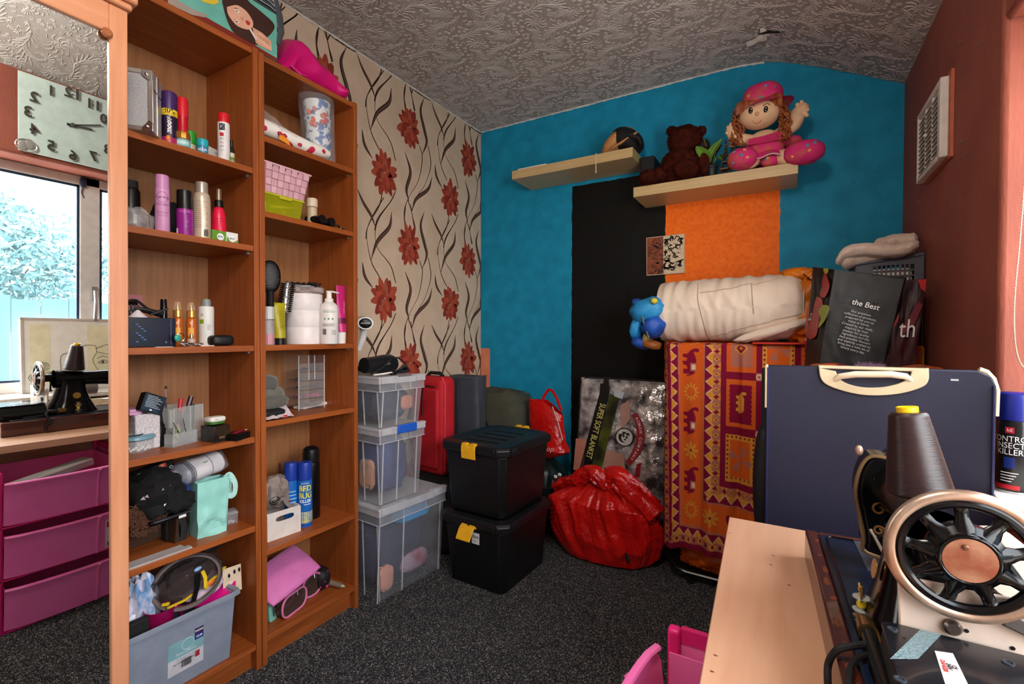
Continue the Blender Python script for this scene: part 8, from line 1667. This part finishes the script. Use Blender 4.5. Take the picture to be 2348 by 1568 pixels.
# ---------------- radiator under the sill
t = thing('radiator', 'cream ribbed radiator below the window behind the desk', 'radiator', (.36, .55, .14)); RC = plain((226, 216, 190), .4)
obj('panel', B().box(0, .022, -.35, .55, 0, .585), RC, t, bevel=.004)
for k in range(18): obj('rib', B().tube([(-.001, -.32+.05*k, .03), (-.006, -.32+.05*k, .06), (-.006, -.32+.05*k, .53), (-.001, -.32+.05*k, .56)], .014, 6, flat=.5, up=(1, 0, 0)), RC, t)
obj('bracket', B().box(.022, .052, -.2, -.17, .05, .5).box(.022, .052, .3, .33, .05, .5), RC, t); obj('pipe', B().tube([(.012, .56, .06), (.012, .59, .06), (.012, .59, -.139)], .008, 8), plain((200, 150, 110), .3, metal=.6), t)
# ---------------- vent, spray can and chain on the right wall
va, vb = at(2127, 255, X=XR), at(2187, 350, X=XR); vy0, vy1 = at(2185, 260, X=XR).y, at(2127, 330, X=XR).y; vz0, vz1 = at(2187, 352, X=XR).z, at(2185, 172, X=XR).z
t = thing('air_vent', 'white plastic louvred air vent screwed high on brown wall', 'vent', (XR, vy0, vz0)); VW, VH = vy1-vy0, vz1-vz0; VP = plain((226, 220, 212), .4)
obj('mount_board', B().box(-.008, -.0005, -.014, VW-.02, -.006, VH+.012), plain((196, 104, 72), .6), t)
obj('frame', B().box(-.030, -.008, 0, .030, 0, VH).box(-.030, -.008, VW-.012, VW, 0, VH).box(-.030, -.008, .030, VW-.012, 0, .016).box(-.030, -.008, .030, VW-.012, VH-.016, VH), VP, t, bevel=.004); obj('mesh_back', B().box(-.010, -.0082, .03, VW-.012, .016, VH-.016), plain((130, 126, 122), .8), t)
cw_ = (VW-.042)/3
for i in range(3):
    if i: obj('divider', B().box(-.026, -.010, .030+cw_*i-.003, .030+cw_*i+.003, .016, VH-.016), VP, t)
    for k in range(13):
        z = .020+(VH-.044)*k/13; ya, yb = .031+cw_*i+.003, .030+cw_*(i+1)-.003
        obj('slat', B().add([(-.012, ya, z+.012), (-.012, yb, z+.012), (-.028, yb, z), (-.028, ya, z), (-.012, ya, z+.0145), (-.012, yb, z+.0145), (-.028, yb, z+.003), (-.028, ya, z+.003)], [(0, 1, 2, 3), (7, 6, 5, 4), (0, 4, 5, 1), (2, 6, 7, 3), (1, 5, 6, 2), (3, 7, 4, 0)]), VP, t)
obj('toggle', B().ell((-.032, VW*.55, VH*.52), (.006, .006, .006), 10, 8), VP, t)
p = Vector((.429, 1.462, WZ0)); hh = hz(p, 2320, 899)-WZ0; r = .029
t = bottle('insect_spray', 'black insect killer spray with dark blue cap on window sill', 'can', p, r, hh, [('body', plain((16, 17, 20), .28), [(.95, .0), (1, .012), (1, .68), (.93, .72)]), ('cap', plain((18, 32, 130), .35), [(1.02, .725), (1.03, .75), (1.0, .93), (.9, .985), (.7, 1)]), ('base_ring', CHROME, [(.99, 0), (1.02, .004), (1.02, .02), (1.0, .022)])])
a = fcam(p)-.25
for k, (wd_, z) in enumerate((('CONTROL', .54), ('INSECT', .475), ('KILLER', .41))): text('print', wd_, .0175, WPRINT, t, cyl=(r*1.012, a, hh*z), sx=.85)
patch('red_logo', t, r*1.01, a-.25, a+.25, hh*.60, hh*.66, plain((176, 26, 50), .4)); text('print', 'kil', .010, WPRINT, t, cyl=(r*1.02, a, hh*.63)); patch('red_band', t, r*1.01, a-.9, a+.6, hh*.04, hh*.085, plain((190, 30, 40), .4)); patch('blue_badge', t, r*1.01, a-.3, a+.3, hh*.25, hh*.36, plain((24, 44, 120), .4))
for k in range(4): patch('fine_print', t, r*1.01, a-.5, a+.5-.12*k, hh*(.20-.028*k), hh*(.208-.028*k), WPRINT, 6)
t = thing('blind_chain', 'white beaded blind chain hanging in loop inside window reveal', 'chain', (0, 0, 0)); CPT = spline3([at(2352, 300, Y=1.36), at(2349, 420, Y=1.36), at(2338, 560, Y=1.36), at(2327, 680, Y=1.36), at(2326, 760, Y=1.36), at(2333, 815, Y=1.36), at(2348, 842, Y=1.36), at(2365, 830, Y=1.365), at(2372, 700, Y=1.365), at(2372, 300, Y=1.365)], 150)
b = B(); 
for q in CPT: b.ell(q, (.0018,)*3, 6, 4)
obj('beads', b, plain((200, 172, 152), .4), t); obj('cord', B().tube(CPT[::3], .0007, 4), WHT, t); obj('chain_top', B().tube([CPT[0], (CPT[0].x+.01, 1.36, WZ1-.001)], .002, 6), VP, t)
# ---------------- pink drawer tower under the desk
t = thing('drawer_tower', 'magenta plastic three drawer tower standing under the desk', 'drawers', (-.185, .49, 0)); PKA, PKB = plain((228, 36, 122), .35), mat('pink_poly', (250, 122, 188), .3, rgb2=(246, 112, 180), ns=5); DW, DD = .395, .34
for y in (0, DW-.022):
    for x in (0, DD-.022): obj('post', B().box(x, x+.022, y, y+.022, 0, .575), PKA, t, bevel=.006, seg=3)

for y in (0, DW-.012):
    for z in (0, .55): obj('side_rail', B().box(.022, DD-.022, y, y+.012, z, z+.025), PKA, t)
obj('side_panel', B().box(.01, DD-.01, DW-.010, DW-.006, .01, .56), PKB, t)
for k in range(3):
    z = .012+.187*k; hh = .150
    def fr(u, v): return (-.012-.022*math.sin(PI*u)**.6+(.012 if v > .86 else 0)*-1+.016*(1-v), .022+(DW-.044)*u, z+hh*v)
    obj('divider_shelf', B().box(.0, DD-.01, .012, DW-.012, z-.010, z-.004), PKA, t)
    d_r = obj('drawer', B().grid(24, 8, fr).box(.005, DD-.03, .024, .027, z, z+hh).box(.005, DD-.03, DW-.027, DW-.024, z, z+hh).box(DD-.033, DD-.03, .024, DW-.024, z, z+hh).box(.0, DD-.03, .024, DW-.024, z, z+.003), PKB, t)
    obj('lip', B().tube([(-.016-.022*math.sin(PI*u/12)**.6, .022+(DW-.044)*u/12, z+hh) for u in range(13)], .008, 8, flat=.7), PKB, d_r); obj('front_ridge', B().tube([fr(.72, v/6) for v in range(7)], .006, 6), PKB, d_r)
    if k == 1: obj('paper_label', B().add([(-.046, .29, z+.02), (-.036, .365, z+.02), (-.038, .365, z+hh-.02), (-.048, .29, z+hh-.02)], [(0, 1, 2, 3)]), plain((226, 196, 190), .5), d_r); obj('label_print', B().add([(-.0475, .295, z+.10), (-.0455, .318, z+.10), (-.0465, .318, z+.122), (-.0485, .295, z+.122)], [(0, 1, 2, 3)]), plain((190, 20, 60), .5), d_r); barcode(0, 0, .026, .014, 14, INK, d_r, frame((-.0475, .296, z+.028), (.13, 1, 0), (0, 0, 1)))
t = thing('grey_box_file', 'long pale grey plastic tray lying across the top drawer', 'tray', (-.10, .66, .505), math.radians(75), ry=-.14); obj('tray', B().box(-.13, .13, -.03, .03, 0, .028), plain((176, 172, 168), .5), t, bevel=.004); obj('notch', B().box(-.06, -.04, -.0305, -.028, .008, .024).box(.02, .04, -.0305, -.028, .008, .024), BLKM, t)
t = thing('grey_ball', 'rounded grey plastic case inside the pink top drawer', 'case', (-.145, .70, .395)); obj('case', B().ell((.02, 0, .06), (.03, .06, .06), 24, 14, .8), plain((150, 152, 158), .5), t)

# ================= sewing machine
bx0, by0, by1 = .057, .56, 1.116; ang = math.atan2(.026, .476)
MH = mat('mahogany', (92, 40, 28), .3, rgb2=(58, 24, 18), ns=5, nd=6, st=(8, .8, 8), coat=.4); JP = mat('black_japan', (8, 8, 10), .16, spec=.35); NVY = mat('worn_navy_bed', (22, 34, 58), .3, rgb2=(11, 13, 19), ns=9, nd=6, lo=.38, hi=.6, bump=.1)
t = thing('sewing_machine', 'vintage black hand wheel sewing machine on mahogany base', 'sewing machine', (.060, .56, DZ), ang); L, W, HB2 = .56, .215, .058
inv = (Matrix.Translation(t.location) @ Matrix.Rotation(ang, 4, 'Z')).inverted()
J = lambda x, y, z: tuple(inv @ Vector((x, y, z)))
fr_ = B().box(0, .022, 0, L, 0, HB2).box(W-.022, W, 0, L, 0, HB2).box(.022, W-.022, L-.022, L, 0, HB2).box(.022, W-.022, 0, .022, 0, HB2)
obj('base_frame', fr_, MH, t, bevel=.004); obj('base_floor', B().box(.022, W-.022, .022, L-.022, .0, .01), MH, t)
obj('bed_plate', B().prism([(x+W/2-.002, y+L/2) for x, y in rrect(W-.046, L-.046, .012)], .012, None, HB2-.008), NVY, t, bevel=.003); obj('bed_groove', B().tube([(x+W/2-.002, y+L/2, HB2+.0042) for x, y in rrect(W-.066, L-.066, .014)], .0022, 5, closed=True), JP, t)
obj('slide_plate', B().box(.075, .15, L-.16, L-.035, HB2+.003, HB2+.006), plain((110, 112, 122), .3, metal=.6), t)
rnd = random.Random(4)
for k in range(9): obj('worn_chip', B().ell((.010+.006*rnd.random(), .05+.055*k+.02*rnd.random(), HB2), (.002+.003*rnd.random(), .004+.012*rnd.random(), .0008), 10, 6, 1, lumpy(k, .5, 4)), plain((126, 62, 36), .5), t)
AX, AZ = .162, .855
def arm(u, v):
    a = 2*PI*u; y = .735+.255*v; r_ = .038-.008*math.sin(PI*min(v*1.1, 1)); return J(AX-.010+r_*.9*math.cos(a), y, AZ+r_*math.sin(a)-.006*v)
obj('arm', B().grid(24, 14, arm, cu=True), JP, t)
def pil(u, v):
    a = 2*PI*u; k = (1-v)**2; return J(AX-.010+(.040+.026*k)*math.copysign(abs(math.cos(a))**.7, math.cos(a)), .79+(.045+.045*k)*math.copysign(abs(math.sin(a))**.7, math.sin(a)), DZ+HB2+.004+(AZ-DZ-HB2-.01)*v)
obj('pillar', B().grid(28, 14, pil, cu=True), JP, t)
GOLD = plain((190, 150, 80), .3, metal=.7)
obj('gold_badge', B().lathe([(.013, 0), (.013, .0015), (.011, .0022)], 20, frame(J(AX-.062, .795, DZ+.135), (0, 1, 0), (.12, 0, 1)) @ Matrix.Diagonal((1, 1, -1, 1)) @ rotm(ry=PI)), GOLD, t)
b = B()
for k in range(6): a = k*PI/3; b.tube([J(AX-.076, .795, DZ+.098), J(AX-.0765, .795+.012*math.cos(a), DZ+.098+.012*math.sin(a))], .0016, 5)
obj('gold_star', b, GOLD, t)
S = spline([(.0, .90), (-.026, .90), (-.040, .878), (-.046, .84), (-.040, .80), (-.034, .765), (-.030, .74), (.03, .74), (.034, .80), (.038, .86), (.022, .898), (.0, .90)], 40)
obj('head', B().prism([(p.x, p.y-AZ) for p in S], .06, frame(J(AX-.020, 1.030, AZ-.0), (1, 0, 0), (0, 0, 1))), JP, t, bevel=.006); obj('face_edge', B().tube([J(AX-.020+p.x, .968, p.y) for p in S], .003, 6, closed=True), plain((150, 120, 84), .3, metal=.7), t)
for z, r_ in ((.86, .009), (.815, .011), (.78, .008)): obj('gold_scroll', B().tube([J(AX-.034+r_*math.cos(q*.6)*(1-q*.05), .9685, z+r_*math.sin(q*.6)*(1-q*.05)) for q in range(14)], .0018, 5), plain((140, 96, 54), .4, metal=.6), t)
obj('needle_bar', B().tube([J(AX-.02, .995, .75), J(AX-.02, .995, DZ+HB2+.006)], .004, 8), CHROME, t); obj('presser_foot', B().box(-.008, .008, -.014, .006, 0, .004, Matrix.Translation(J(AX-.02, .995, DZ+HB2+.006))), CHROME, t); obj('tension_knob', B().ell(J(AX-.060, .985, .905), (.006, .006, .009), 12, 8), plain((190, 150, 130), .25, metal=.5), t); obj('thread_guide', B().tube([J(AX-.045, .965, .78), J(AX-.03, .93, .755), J(AX-.01, .90, .75)], .003, 6), CHROME, t)
# hand wheel
_w = at(2213, 1274, Y=.692)
wh = frame(J(_w.x, .692, _w.z), (1, 0, 0), (0, 0, 1)); RW = .0655; RIM = mat('worn_nickel', (196, 174, 156), .3, metal=.75, rgb2=(168, 136, 114), ns=30)
hw_ = obj('hand_wheel', B().tube([tuple(wh @ Vector((RW*math.cos(k*PI/32), RW*math.sin(k*PI/32), 0))) for k in range(64)], .0066, 12, closed=True), RIM, t)
obj('inner_rim', B().tube([tuple(wh @ Vector((.0575*math.cos(k*PI/28), .0575*math.sin(k*PI/28), .001))) for k in range(56)], .0056, 10, closed=True), JP, hw_)
for k in range(9):
    a = 2*PI*k/9+.25; c, s_ = math.cos(a), math.sin(a)
    obj('spoke', B().tube([tuple(wh @ Vector((r_*c, r_*s_, z))) for r_, z in ((.024, .004), (.033, .003), (.042, .001), (.053, .0), (.058, 0))], [.014, .0095, .0062, .0068, .0105], 10, flat=.62, up=tuple(wh.to_3x3().col[2])), JP, hw_)
obj('hub', B().lathe([(.034, -.012), (.036, -.004), (.035, .005), (.028, .011), (.025, .008)], 36, wh), JP, hw_); obj('hub_ring', B().tube([tuple(wh @ Vector((.0250*math.cos(k*PI/18), .0250*math.sin(k*PI/18), .012))) for k in range(36)], .0018, 8, closed=True), JP, hw_)
obj('clutch_disc', B().lathe([(.0235, .008), (.023, .0135), (.0, .0142)], 32, wh, cap=False), mat('rusty_disc', (150, 104, 78), .5, metal=.1, rgb2=(120, 58, 32), ns=38, nd=5, lo=.36, hi=.62), hw_); obj('clutch_screw', B().lathe([(.0028, .0135), (.0028, .0155), (.0016, .0165)], 10, wh @ rotm(loc=(-.004, .014, 0))), plain((120, 80, 60), .4, metal=.6), hw_)
obj('axle', B().lathe([(.016, -.055), (.016, -.010)], 18, wh), JP, hw_)
# motor plate, screw, bobbin winder
PLT = mat('cream_plate', (228, 210, 196), .4, rgb2=(214, 194, 178), ns=14)
px0, px1, pz1 = at(2066, 1440, Y=.703).x, .31, at(2200, 1348, Y=.703).z; pzb = DZ+HB2+.005
pl_ = obj('motor_plate', B().hexa([J(px0, .703, pzb), J(px1, .703, pzb), J(px1, .709, pzb), J(px0, .709, pzb)], [J(px0-.004, .703, pz1), J(px1, .703, pz1), J(px1, .709, pz1), J(px0-.004, .709, pz1)]), PLT, t, bevel=.002)
q = at(2185, 1440, Y=.699); obj('plate_screw', B().lathe([(.0085, -.002), (.0085, .004), (.006, .007)], 16, frame(J(q.x, .7028, q.z), (1, 0, 0), (0, 0, 1))), plain((110, 100, 94), .25, metal=.8), pl_)
for px, py_ in ((2216, 1446), (2322, 1486)): q = at(px, py_, Y=.7028); obj('plate_hole', B().lathe([(.0022, 0), (.0022, .0005)], 10, frame(J(q.x, .7028, q.z), (1, 0, 0), (0, 0, 1))), BLK, pl_)
q = at(2352, 1444, Y=.69); obj('bracket', B().box(-.016, .02, -.003, .003, -.008, .008, Matrix.Translation(J(q.x, .696, q.z)) @ rotm(ry=.35)), plain((96, 92, 90), .4, metal=.5), pl_, bevel=.002)
obj('motor', B().lathe([(.02, -.08), (.034, -.075), (.034, .0), (.03, .008)], 20, frame(J(AX+.085, .83, .80), (1, 0, 0), (0, 0, 1))), PLT, t); obj('drive_belt', B().tube([J(AX+.03, .735, AZ+.02), J(AX+.06, .745, .83), J(AX+.085, .75, .79), J(AX+.05, .745, .80)], .0035, 6), BLKM, t)
q = at(1975, 1418, Z=DZ+HB2+.004)
bw = Vector(J(q.x, q.y, q.z)); obj('bobbin_spindle', B().lathe([(.010, 0), (.010, .004), (.003, .006), (.003, .042), (.002, .045)], 12, Matrix.Translation(bw)), plain((200, 180, 150), .2, metal=.9), t)
t2 = thing('bobbin', 'clear plastic bobbin of yellow thread on winder spindle', 'bobbin', (q.x, q.y, q.z+.012)); obj('flange', B().lathe([(.0105, 0), (.0105, .001)], 20).lathe([(.0105, .017), (.0105, .018)], 20), clear((220, 226, 226), .4, .05), t2); obj('yellow_thread', B().lathe([(.0050, .0045), (.0062, .008), (.0050, .0125)], 16), plain((240, 214, 40), .5), t2); obj('core', B().lathe([(.0036, .001), (.0036, .017)], 12), clear((220, 226, 226), .5, .05), t2); obj('loose_thread', B().tube([(.006, 0, .010), (.012, -.004, .004), (.016, -.010, -.010)], .0004, 4), plain((230, 210, 90), .6), t2)
p0_, p1_ = at(1985, 1432, Z=DZ+.078), at(2030, 1568, Z=DZ+.078); d_v = (p1_-p0_).normalized()
t2 = thing('soldering_pen', 'black and brass rod lying left of upturned foot pedal', 'rod', (0, 0, 0)); obj('rod', B().tube([p0_+d_v*.012, p1_+d_v*.06], .0085, 12), plain((22, 24, 22), .22), t2); obj('brass_collar', B().tube([p0_-d_v*.004, p0_+d_v*.02], [.0105, .0115], 12), plain((150, 118, 70), .22, metal=.85), t2); obj('brass_side', B().tube([p0_+d_v*.02+Vector((.0095, 0, .001)), p1_+d_v*.06+Vector((.0095, 0, .001))], .0022, 8), plain((150, 118, 70), .22, metal=.85), t2)
for yy in (.02, .10): obj('rest', B().box(-.004, .004, -.004, .004, -.0135, -.008, Matrix.Translation(p0_+d_v*yy)), BLK, t2)
# thread cone on the arm
cb = Vector((.148, .800, .892)); t2 = thing('thread_cone', 'large dark brown thread cone with yellow tip on sewing machine', 'thread cone', cb, ry=math.radians(-7), rx=math.radians(-3))
obj('thread', B().lathe([(.033, 0), (.0355, .003)]+[(.0355-.0148*k/40+(.0003 if k % 2 else 0), .004+.100*k/40) for k in range(41)]+[(.0185, .1062), (.014, .107)], 48), mat('brown_thread', (44, 21, 22), .36, rgb2=(31, 15, 16), ns=18, st=(.4, .4, 26), spec=.6, bump=.2, bs=120, bst=(.3, .3, 10)), t2)
obj('yellow_core', B().lathe([(.0115, .104), (.0120, .1135), (.0105, .1145), (.0085, .1135), (.008, .106)], 28, cap=False), plain((248, 196, 20), .35), t2)
# upturned foot pedal
zt_ = .765; A0, A1_, A2_ = at(2012, 1416, Z=zt_), at(2352, 1500, Z=zt_), at(2034, 1568, Z=zt_); ex = (A1_-A0).normalized(); ey = Vector((-ex.y, ex.x, 0)); 
t2 = thing('foot_pedal', 'upturned black sewing pedal with rubber feet and clear tape', 'pedal', (A0.x, A0.y, DZ+HB2+.0045), math.atan2(ex.y, ex.x)); PW, PL, PH = .135, .150, zt_-DZ-HB2-.0045
obj('shell', B().hexa([(.0, -PL, 0), (PW, -PL, 0), (PW, 0, 0), (0, 0, 0)], [(.004, -PL+.004, PH-.004), (PW-.004, -PL+.004, PH-.004), (PW-.004, -.002, PH-.004), (.004, -.002, PH-.004)]), BLKM, t2, bevel=.006, seg=3); obj('base_plate', B().prism([(x+PW/2, y-PL/2) for x, y in rrect(PW-.004, PL-.004, .010)], .004, None, PH-.004), mat('pedal_plate', (22, 24, 30), .22, rgb2=(16, 17, 20), ns=8, coat=.3), t2, bevel=.001)
pv = Matrix.Translation(t2.location) @ Matrix.Rotation(t2.rotation_euler.z, 4, 'Z'); PI_ = pv.inverted(); PQ = lambda px, py_: (lambda v: (v.x, v.y))(PI_ @ at(px, py_, Z=zt_))
for px, py_ in ((2046, 1443), (2064, 1558), (2312, 1520)): x, y = PQ(px, py_); obj('rubber_foot', B().lathe([(.0052, PH), (.0052, PH+.001), (.0036, PH+.0012), (.0034, PH+.0002), (.0, PH+.0002)], 18, rotm(loc=(x, y, 0)), cap=False), plain((46, 50, 58), .4), t2)
for px, py_ in ((2050, 1485), (2073, 1462)): x, y = PQ(px, py_); obj('screw_hole', B().lathe([(.0018, PH+.0003), (0, PH+.0003)], 10, rotm(loc=(x, y, 0)), cap=False), BLK, t2)
obj('clear_tape', B().flat([PQ(*p) for p in ((2040, 1512), (2105, 1512), (2160, 1455), (2110, 1444))], None, PH+.0006), mat('tape', (150, 180, 186), .12, alpha=.55, bump=.8, bs=300), t2, smooth=False)
LP_ = [PQ(*p) for p in ((2143, 1493), (2185, 1499), (2222, 1575), (2168, 1572))]; obj('rating_label', B().flat(LP_[::-1], None, PH+.0007), plain((206, 196, 196), .4), t2, smooth=False)
lx = Vector((LP_[3][0]-LP_[0][0], LP_[3][1]-LP_[0][1], 0)); ly = Vector((LP_[1][0]-LP_[0][0], LP_[1][1]-LP_[0][1], 0))
for k, (s_, c) in enumerate((('DANGER', (190, 50, 40)), ('240V', (60, 50, 50)), ('CE', (60, 50, 50)))): q = Vector((*LP_[0], 0))+ly*(.25+.27*k)+lx*.45; text('print', s_, .0052, plain(c, .5), t2, frame((q.x, q.y, PH+.0010), lx, ly), bold=.0002)
t2 = thing('pedal_cable', 'black flex looping over left edge of the mahogany base', 'cable', (0, 0, 0)); obj('flex', B().tube(spline3([at(2010, 1476, Z=DZ+.080), at(1960, 1480, Z=DZ+.078), at(1920, 1490, Z=DZ+.070), at(1900, 1520, Z=DZ+.045), at(1898, 1560, Z=DZ+.03), at(1902, 1600, Z=DZ+.010)], 30), .0042, 8).tube(spline3([at(2006, 1500, Z=DZ+.071), at(1970, 1506, Z=DZ+.070), at(1950, 1530, Z=DZ+.069), at(1945, 1575, Z=DZ+.069)], 20), .0035, 8), BLKM, t2)
